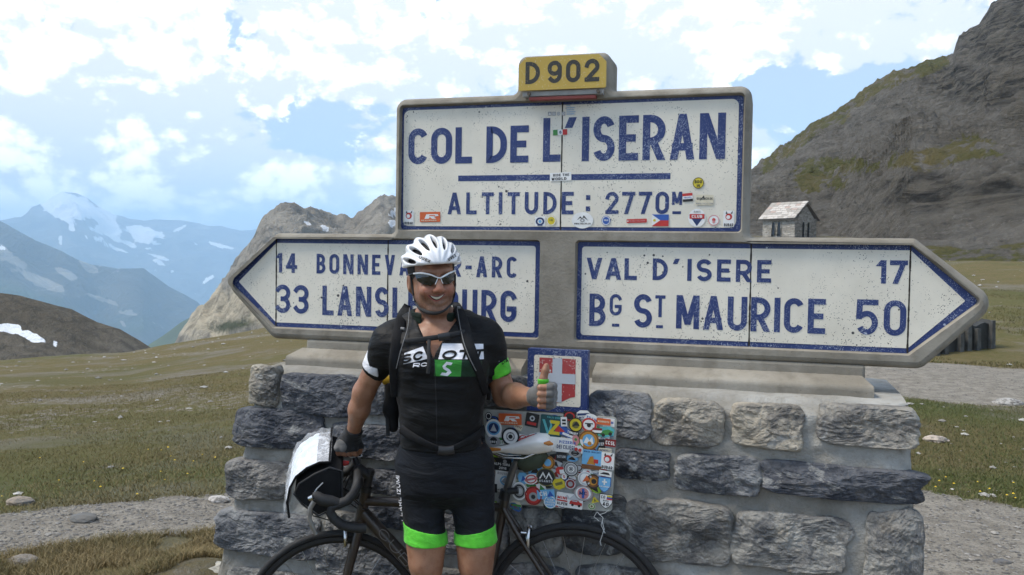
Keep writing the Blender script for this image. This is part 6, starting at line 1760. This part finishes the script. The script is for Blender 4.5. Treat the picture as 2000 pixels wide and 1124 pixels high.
for s in (KNR, KNL):
    a = ANR if s is KNR else ANL
    shell('shoe', lambda p: np.maximum(smin(chain(p, [a+np.array([0, .05, -.045]), a+np.array([0, -.06, -.05]), a+np.array([.0, -.17, -.06])], [.042, .042, .032], .03), cap(p, a+np.array([0, .03, 0]), a+np.array([0, .02, -.04]), .038, .045), .03), .005-p[..., 2]), a-np.array([.08, .24, .1]), a+np.array([.08, .13, .06]), .006, simple('black_shoe', (.03, .03, .032), .4))
    shell('sock', lambda p: chain(p, [a+np.array([0, 0, -.02]), a+np.array([0, .004, .09])], [.035, .039], .02), a-np.array([.06, .06, .07]), a+np.array([.06, .07, .14]), .006, simple('white_sock', (.6, .6, .6), .8))

# backpack
pack = empty('backpack', MO, YAW)
tag(pack, 'black backpack worn by the cyclist with chest strap and hip belt', 'backpack')
NYL = simple('pack_nylon', (.012, .012, .013), .8, var=.25, scale=25, bump=.4, bscale=200, spec=.2); GRYW = simple('grey_binding', (.17, .17, .17), .6)
def packsdf(p):
    c = np.array([J(856, 760)[0], .205, zz(735)]); q = np.abs(p-c)-np.array([.088, .045, .165]); q[..., 0] += .25*np.abs(p[..., 2]-c[2])*.25
    d = np.linalg.norm(np.maximum(q, 0), axis=-1)+np.minimum(q.max(-1), 0)-.045
    return np.minimum(d, np.inf)+.004*vn(p[..., 0]*14, p[..., 1]*14, p[..., 2]*14, 3)
shell('pack_body', packsdf, (J(856, 760)[0]-.24, .08, zz(890)), (J(856, 760)[0]+.24, .33, zz(590)), .008, NYL, pack)
for sp_ in (([J(762, 752, .14), J(764, 800, .14), J(768, 835, .14)], [.020, .026, .018]), ):
    shell('side_pocket', lambda p: chain(p, *sp_, .02), sp_[0][0]-np.array([.07, .07, .22]), sp_[0][0]+np.array([.07, .07, .06]), .005, NYL, pack)
JJ = lambda p: jersey_raw(p)
st1 = ptube('shoulder_strap', [(796, 596), (788, 612), (780, 640), (775, 672), (771, 705), (769, 740), (771, 775)], [.015, .019, .020, .020, .019, .015, .012], NYL, JJ, .006, pack, n=12, flat=.32, up=(1, 0, 0))
st2 = ptube('shoulder_strap', [(890, 592), (899, 612), (907, 640), (913, 668), (924, 698), (938, 730), (949, 770)], [.015, .019, .020, .020, .019, .015, .012], NYL, JJ, .006, pack, n=12, flat=.32, up=(1, 0, 0))
ptube('binding', [(800, 602), (797, 640), (790, 662), (781, 690), (774, 720)], .0022, GRYW, JJ, .014, st1, flat=.6)
ptube('binding', [(893, 604), (899, 640), (905, 668), (917, 700), (930, 725)], .0022, GRYW, JJ, .014, st2, flat=.6)
cs = ptube('chest_strap', [(788, 667), (815, 665), (840, 661), (865, 658), (890, 653), (908, 649)], .0085, WEB, lambda p: np.minimum(jersey_raw(p), body_sdf_head(p)), .010, pack, n=10, flat=.3, up=(0, 0, 1))
ptube('buckle', [(856, 660), (867, 658), (878, 656)], .0125, simple('black_buckle', (.02, .02, .022), .35), jersey_raw, .014, cs, n=8, flat=.45, up=(0, 0, 1))
ptube('strap_end', [(838, 664), (837, 685), (838, 705), (836, 730)], .006, WEB, jersey_raw, .012, cs, flat=.25, up=(1, 0, 0))
ptube('strap_logo', [(783, 642), (790, 643)], .005, GRYW, JJ, .012, st1, flat=.6)
ptube('strap_logo', [(893, 601), (899, 602)], .005, GRYW, JJ, .012, st2, flat=.6)
PSH = lambda p: np.minimum(jersey(p), shorts(p))
hb = ptube('hip_belt', [(783, 838), (800, 851), (825, 865), (850, 875), (870, 879), (892, 874), (915, 862), (935, 850), (945, 840)], [.017, .017, .014, .011, .010, .011, .014, .017, .017], NYL, PSH, .007, pack, n=10, flat=.32, up=(0, 0, 1))
ptube('buckle', [(856, 880), (871, 881.5), (887, 879)], .0155, simple('black_buckle', (.02, .02, .022), .35), PSH, .013, hb, n=8, flat=.45, up=(0, 0, 1))
for k, pts in enumerate(([(952, 742), (966, 748), (965, 752)], [(957, 745), (955, 770), (954, 782)], [(756, 790), (757, 830), (758, 852)])):
    m = MB(); m.tube([tuple(J(x, y, .12)) for x, y in pts], .007, WEB, n=8, flat=.3, up=(1, 0, 0)); m.build('loose_strap').parent = pack
yel = empty('yellow_pouch', MO, YAW)
tag(yel, 'small yellow fruit shaped item tucked at the backpack side', 'pouch')
m = MB(); m.tube([tuple(J(x, y, .14)) for x, y in ((740, 733), (747, 737), (755, 743), (762, 747), (772, 748))], [.007, .016, .019, .018, .012], simple('yellow_peel', (.55, .36, .03), .5), n=12); m.build('peel').parent = yel

# ------------------------------------------------------------------ chapel on the rise behind the sign
def chapel():
    dist = 82.0; c = CAM+ray(1541, 470)/FPX*dist
    gz = float(ground_h(np.array([c[0]]), np.array([c[1]]))[0])
    ze = (CAM+ray(1541, 428)/FPX*dist)[2]                       # eaves
    base = gz-.6
    root = empty('stone_chapel', (c[0], c[1], base), math.radians(-40))
    tag(root, 'small stone chapel with slab roof on the rise behind the sign', 'chapel')
    n = NT('chapel_masonry'); a = n.voro(2.2, vec=n.scalevec((1, 1, 2.2))); b = n.noise(5, 5, .6)
    col = n.mix(n.map(n.voro(2.2, vec=n.scalevec((1, 1, 2.2)), out='Color'), .2, .8), (.27, .25, .215), (.42, .39, .34)); n.set(n.mix(n.map(b, .45, .7, 0, .5), col, (.11, .10, .085)), .9); n.bump(n.math('ADD', a, b), .8, .08)
    roofm = NT('roof_slabs'); rb = roofm.noise(3, 4, .6); ti = roofm.objcol(); roofm.set(roofm.mix(roofm.map(rb, .4, .7, 0, .5), ti, (.22, .18, .15)), .8)
    L, W, H = 1.85, 1.55, ze-base; rise = 1.25
    dark = simple('window_dark', (.015, .017, .02), .3)
    # side wall (towards the left of the view) and gable with pairs of arched openings
    def wall(name, u, v, half, top, gable):
        m = MB(); ux = Vector(u); nv = Vector(v)
        pts = [(-half, 0), (half, 0), (half, top)]+([(0, top+rise)] if gable else [])+[(-half, top)]
        th = .35; off = (W if not gable else L)
        f = [ux*a+Vector((0, 0, b))+nv*off for a, b in pts]; bk = [p-nv*th for p in f]; k = len(f)
        m.add(f, [tuple(range(k))], n.m); m.add(bk, [tuple(range(k))[::-1]], n.m); m.add(f+bk, [(i, i+k, (i+1) % k+k, (i+1) % k) for i in range(k)], n.m)
        return m.build(name, root)
    walls = [wall('wall', (1, 0, 0), (0, -1, 0), L, H, False), wall('wall', (0, 1, 0), (1, 0, 0), W-.352, H, True), wall('wall', (-1, 0, 0), (0, 1, 0), L, H, False), wall('wall', (0, -1, 0), (-1, 0, 0), W-.352, H, True)]
    def window(parent, u, v, a, z0, w, h, off):
        m = MB(); ux, nv = Vector(u), Vector(v)
        pts = [(-w, 0), (w, 0)]+[(w*math.cos(t), h-w+w*1.5*math.sin(t)) for t in np.linspace(0, PI, 9)]
        p3 = [ux*(a+x)+Vector((0, 0, z0+z))+nv*(off+.004) for x, z in pts]; m.add(p3, [tuple(range(len(p3)))], dark)
        o = m.build('window', parent)
        m = MB(); m.tube(p3, .07, n.m, n=5, closed=True); m.build('frame', parent)
    for a in (-.55, .10): window(walls[0], (1, 0, 0), (0, -1, 0), a, H-1.65, .22, 1.25, W)
    for a in (-.36, .36): window(walls[1], (0, 1, 0), (1, 0, 0), a, H-1.75, .22, 1.35, L)
    m = MB(); ov = .28; sl = rise/W; zz_ = rise+.10
    pr = [(-W-ov, -ov*sl+.02), (0, zz_), (W+ov, -ov*sl+.02), (W+ov, -ov*sl+.10), (0, zz_+.10), (-W-ov, -ov*sl+.10)]
    m.rings([[(x, y, H+z) for y, z in pr] for x in (-L-.2, L+.2)], roofm.m, smooth=False)
    roof = m.build('roof', root); roof.color = (.20, .17, .14, 1)
    slab_ = MB(); slab_.box((-.5, -.5, 0), (.5, .5, 1), roofm.m); me = None
    rnd = random.Random(3); rows, cols = 8, 9
    sl_len = math.hypot(W+ov, rise+.12+ov*sl); ang = math.atan2(rise+.12+ov*sl, W+ov)
    for r in range(rows):
        x = -L-.25
        while x < L+.2:
            w = rnd.uniform(.42, .78); w = min(w, L+.27-x)
            if me is None: o = slab_.build('roof_slab', roof); me = o.data
            else: o = bpy.data.objects.new('roof_slab', me); COL.objects.link(o); o.parent = roof
            t = (r+.5)/rows
            o.location = (x+w/2, -(W+ov)*(1-t)-.03, H-ov*sl+.14+(rise+.12+ov*sl)*t+.012*rnd.random()); o.rotation_euler = (ang-.07+rnd.uniform(-.03, .03), 0, rnd.uniform(-.04, .04))
            o.scale = (w*.95, sl_len/rows*1.22, .075)
            k = rnd.random(); o.color = ((.56, .52, .47, 1) if k > .5 else (.38, .35, .31, 1) if k > .2 else (.44, .34, .29, 1))
            x += w
chapel()

# ------------------------------------------------------------------ low stone wall with pillars across the track
def pillar_wall():
    a = CAM+ray(1815, 700)/FPX*15.8; b = CAM+ray(1938, 690)/FPX*16.6
    gz = lambda p: float(ground_h(np.array([p[0]]), np.array([p[1]]))[0])
    root = empty('low_pillar_wall', (a[0], a[1], gz(a)-.05)); tag(root, 'low dark stone wall with upright pillars beyond the sign arrow tip', 'wall')
    u = Vector((b[0]-a[0], b[1]-a[1], 0)); Ln = u.length; u.normalize(); nv = Vector((-u.y, u.x, 0)); nv = nv if nv.y < 0 else -nv
    dk = simple('gap_shade_stone', (.03, .03, .027), .85, var=.3, scale=6, bump=.6, bscale=14); pl_ = simple('pillar_stone', (.075, .073, .066), .85, var=.3, scale=8, bump=.6, bscale=20)  # core coloured dark to paint the shade in the gaps between pillars
    m = MB(); n = 14; rows = []
    for i in range(n+1):
        t = i/n; h = .42+.22*t+.03*math.sin(i*2.3)
        p = u*(t*Ln); rows.append([p+nv*.02+Vector((0, 0, -.2)), p+nv*.0+Vector((0, 0, h)), p-nv*.25+Vector((0, 0, h+.02)), p-nv*.3+Vector((0, 0, -.2))])
    m.rings(rows, dk, smooth=False); m.build('wall_core', root)
    for i in range(6):
        t = (i+.4+.25*math.sin(i*4.1))/6; h = .40+.24*t+.05*math.sin(i*2.7); p = u*(t*Ln)+nv*.05; m = MB(); w = .055
        m.rings([[p+u*(s*w*k)+nv*(q*.045*k)+Vector((0, 0, z)) for s, q in ((-1, -1), (1, -1), (1, 1), (-1, 1))] for z, k in ((-.2, 1.1), (.1, 1.05), (h*.6, .95), (h, .85))], pl_, smooth=False); m.build('pillar', root, bevel=.008)
pillar_wall()

# ------------------------------------------------------------------ stones, gravel and grass
def polar(n, r0, r1, a0, a1, rs, pw=1.0):
    r = r0+(r1-r0)*rs.rand(n)**pw; a = np.radians(a0+(a1-a0)*rs.rand(n)); return CAM[0]+r*np.sin(a), CAM[1]+r*np.cos(a), r, np.degrees(a)
def grassy(x, y):
    r = np.hypot(x-CAM[0], y-CAM[1]); a = np.degrees(np.arctan2(x-CAM[0], y-CAM[1])); wob = fbm(x*1.3, y*1.3, o=4, s=21); rw = r+wob*.22
    gl = np.maximum(1-sstep(5.15, 5.4, rw), sstep(6.0, 6.25, rw)); gr = sstep(6.55, 6.85, rw)*(1-sstep(11.2, 11.7, r+wob*.4))+sstep(16, 16.6, r+wob*.8)
    wl = sstep(-20, -26, a); return gl*wl+gr*(1-wl)
def keep_off(x, y): return ~((x > -2.4) & (x < .62) & (y > -.5) & (y < .6))
def pebbles(name, X, Y, size, cols, label, seed):
    rs = np.random.RandomState(seed); n = len(X)
    O = np.array([(1, 0, 0), (0, 1, 0), (-1, 0, 0), (0, -1, 0), (0, 0, 1), (0, 0, -1), (.7, .7, .35), (-.7, .6, .4), (-.6, -.7, .3), (.7, -.7, .3)], float)
    T = np.array([(0, 6, 4), (6, 1, 4), (1, 7, 4), (7, 2, 4), (2, 8, 4), (8, 3, 4), (3, 9, 4), (9, 0, 4), (6, 0, 5), (1, 6, 5), (7, 1, 5), (2, 7, 5), (8, 2, 5), (3, 8, 5), (9, 3, 5), (0, 9, 5)])
    V = O[None]*(1+.35*(rs.rand(n, 10, 1)-.5))*size[:, None, None]*np.stack([rs.uniform(.7, 1.5, n), rs.uniform(.6, 1.2, n), rs.uniform(.3, .65, n)], -1)[:, None, :]
    th = rs.rand(n)*2*PI; c, s = np.cos(th)[:, None], np.sin(th)[:, None]
    Vx = V[..., 0]*c-V[..., 1]*s; Vy = V[..., 0]*s+V[..., 1]*c
    Z_ = ground_h(X, Y)+size*.12
    V = np.stack([Vx+X[:, None], Vy+Y[:, None], V[..., 2]+Z_[:, None]], -1).reshape(-1, 3)
    F = (T[None]+10*np.arange(n)[:, None, None]).reshape(-1, 3)
    nt = NT(name+'_material'); q = nt.attr('tone'); nt.set(nt.mix(nt.map(nt.noise(60, 3, vec=nt.geo()), .35, .7, 0, .4), nt.mix(q, cols[0], cols[1]), (.12, .115, .10)), .9, **{'Specular IOR Level': .2})
    o = mesh_obj(name, V, F, nt.m, smooth=False)
    at = o.data.attributes.new('tone', 'FLOAT', 'POINT'); at.data.foreach_set('value', np.repeat(rs.rand(n)**1.5, 10).astype(np.float32))
    return tag(o, label, None, None, 'stuff')
def scatter():
    rs = np.random.RandomState(11)
    x1, y1, r, a = polar(10000, 4.2, 6.9, -2, 20, rs); x2, y2, _, _ = polar(7500, 4.9, 6.3, -51, -27, rs); x3, y3, _, _ = polar(3500, 10.6, 16.5, -1, 19, rs)
    x, y = np.concatenate([x1, x2, x3]), np.concatenate([y1, y2, y3]); k = (grassy(x, y) < .55) & keep_off(x, y); x, y = x[k], y[k]
    pebbles('gravel', x, y, .003+.011*rs.rand(len(x))**3.5+.009*(rs.rand(len(x)) > .99), ((.10, .095, .09), (.33, .31, .28)), 'loose grey gravel on the track', 5)
    x1, y1, r, a = polar(230, 6.4, 38, -50, -26, rs, .8); x2, y2, _, _ = polar(110, 6.8, 11, -1, 19, rs); x3, y3, _, _ = polar(260, 16, 70, 2, 22, rs)
    x, y = np.concatenate([x1, x2, x3]), np.concatenate([y1, y2, y3]); k = keep_off(x, y); x, y = x[k], y[k]; rr = np.hypot(x-CAM[0], y-CAM[1])
    pebbles('meadow_stones', x, y, (.008+.034*rs.rand(len(x))**3)*(1+rr/40), ((.22, .205, .18), (.52, .50, .46)), 'pale stones strewn over the meadow', 8)
    def blades(name, X, Y, h, lean, w, cols, label, seed):
        rs2 = np.random.RandomState(seed); n = len(X); th = rs2.rand(n)*2*PI; d = np.stack([np.cos(th), np.sin(th)], -1)
        Z_ = ground_h(X, Y); hh = h*(.5+rs2.rand(n)); ln = lean*hh*(.3+rs2.rand(n)); t2 = rs2.rand(n)*2*PI
        b = np.stack([X, Y, Z_-.004], -1); s = np.stack([d[:, 0], d[:, 1], np.zeros(n)], -1)*w
        mid = b+np.stack([np.cos(t2)*ln*.35, np.sin(t2)*ln*.35, hh*.6], -1); tip = b+np.stack([np.cos(t2)*ln, np.sin(t2)*ln, hh*.95], -1)
        V = np.stack([b-s, b+s, mid-s*.7, mid+s*.7, tip], 1).reshape(-1, 3)
        F = (np.array([(0, 1, 3), (0, 3, 2), (2, 3, 4)])[None]+5*np.arange(n)[:, None, None]).reshape(-1, 3)
        nt = NT(name+'_blades'); q = nt.attr('tone'); nt.set(nt.mix(nt.map(q, .0, .55, smooth=False), cols[0], nt.mix(nt.map(q, .55, 1, smooth=False), cols[1], cols[2])), .7, **{'Specular IOR Level': .2})
        o = mesh_obj(name, V, F, nt.m)
        at = o.data.attributes.new('tone', 'FLOAT', 'POINT'); at.data.foreach_set('value', np.repeat(np.clip(rs2.rand(n)*.7+.3*sstep(-.4, .4, fbm(X*1.5, Y*1.5, o=2, s=seed)), 0, 1), 5).astype(np.float32))
        return tag(o, label, None, None, 'stuff')
    x, y, r, a = polar(80000, 3.9, 5.45, -51, -28, rs); k = (grassy(x, y) > .5) & keep_off(x, y) & (fbm(x*2.2, y*2.2, o=3, s=51) > -.4); x, y = x[k], y[k]
    blades('verge_grass', x, y, .040, 1.1, .0016, ((.12, .115, .042), (.23, .175, .085), (.34, .26, .13)), 'dry straw coloured grass along the near verge', 61)
    x, y, r, a = polar(120000, 5.95, 17, -51, -27, rs, 1.35); k = (grassy(x, y) > .5) & (fbm(x*.9, y*.9, o=3, s=52)*.8+.6 > rs.rand(len(x))); x, y = x[k], y[k]
    blades('meadow_grass', x, y, .024, 1.1, .0024, ((.118, .108, .036), (.172, .138, .058), (.225, .175, .085)), 'short olive meadow grass left of the pedestal', 62)
    x, y, r, a = polar(60000, 6.5, 11.6, -2, 19, rs, 1.2); k = (grassy(x, y) > .5) & keep_off(x, y); x, y = x[k], y[k]
    blades('turf_grass', x, y, .024, 1.0, .0024, ((.07, .10, .028), (.115, .112, .045), (.18, .145, .075)), 'short green turf right of the pedestal', 63)
    x, y, r, a = polar(26000, 16.2, 32, 4, 19, rs, 1.3); k = (grassy(x, y) > .5) & (fbm(x*.5, y*.5, o=3, s=55) > -.2); x, y = x[k], y[k]
    blades('slope_grass', x, y, .045, 1.1, .006, ((.09, .095, .03), (.14, .12, .05), (.20, .165, .085)), 'coarse grass on the slope beyond the track', 64)
    # yellow flower heads
    x, y, r, a = polar(26, 6.1, 8.2, -50, -28, rs); x2, y2, _, _ = polar(16, 6.7, 7.4, 9, 16, rs); x, y = np.concatenate([x, x2]), np.concatenate([y, y2])
    m = MB(); yl = simple('flower_yellow', (.62, .42, .02), .7)
    for a_, b_ in zip(x, y):
        z = float(ground_h(np.array([a_]), np.array([b_]))[0]); c = Vector((a_, b_, z+.025+.015*random.random())); r_ = .006+.005*random.random()
        m.add([c+Vector((r_*math.cos(k), r_*math.sin(k), .002*math.sin(3*k))) for k in np.linspace(0, 2*PI, 7)[:-1]]+[c+Vector((0, 0, r_*.8))], [(i, (i+1) % 6, 6) for i in range(6)], yl)
    tag(m.build('yellow_flowers'), 'tiny yellow flowers in the meadow', None, None, 'stuff')
scatter()
rockm = NT('field_rock'); rockm.set(rockm.mix(rockm.map(rockm.noise(18, 5, .65), .4, .65), rockm.objcol(), (.13, .12, .105)), .9); rockm.bump(rockm.noise(40, 5), .7, .01); rockm = rockm.m
for px, py, w, tint, label in ((40, 985, .10, (.26, .21, .16), 'flat brown stone on the far edge of the gravel path'), (165, 1016, .09, (.12, .12, .115), 'flat dark grey stone in the middle of the gravel path'), (48, 1100, .085, (.22, .19, .16), 'brownish stone half sunk in the straw coloured grass'), (428, 979, .075, (.46, .43, .40), 'pinkish white stone at the grass edge beside the pedestal'),
                                (1958, 1100, .045, (.10, .10, .105), 'small dark stone lying alone on the pale gravel'), (1970, 790, .16, (.40, .38, .35), 'pale rock at the near edge of the far track'), (1828, 862, .11, (.45, .37, .30), 'flat pinkish stone in the turf beside the pedestal')):
    d = ray(px, py)/FPX; t = np.arange(2, 30, .01); q = CAM+d[None]*t[:, None]
    q = q[np.argmax(q[:, 2] < ground_h(q[:, 0], q[:, 1]))]
    tag(boulder('rock', (q[0], q[1], q[2]+w*.12), (w, w*.7, w*.35), int(px), rockm, tint), label, 'rock')
fc = P(415, 1118, -.10)
tag(boulder('footing_rock', (fc[0], fc[1], fc[2]-.07), (.17, .16, .10), 4, rockm, (.42, .40, .34)), 'pale footing rock at the left foot of the pedestal', 'rock')

# ------------------------------------------------------------------ mountain air
def haze():
    m = MB(); m.box((-13000, -2500, -1650), (6000, 13500, 720), 'mortar')
    o = m.build('haze'); o.data.materials.clear()
    mt = bpy.data.materials.new('mountain_haze'); mt.use_nodes = True; nt = mt.node_tree; nt.nodes.clear()
    out = nt.nodes.new('ShaderNodeOutputMaterial'); v = nt.nodes.new('ShaderNodeVolumePrincipled')
    v.inputs['Color'].default_value = (.54, .78, 1.0, 1); v.inputs['Density'].default_value = 1.85e-4; v.inputs['Anisotropy'].default_value = 0.0
    nt.links.new(v.outputs[0], out.inputs['Volume'])
    o.data.materials.append(mt)
    tag(o, 'pale blue mountain haze', None, None, 'stuff')
haze()
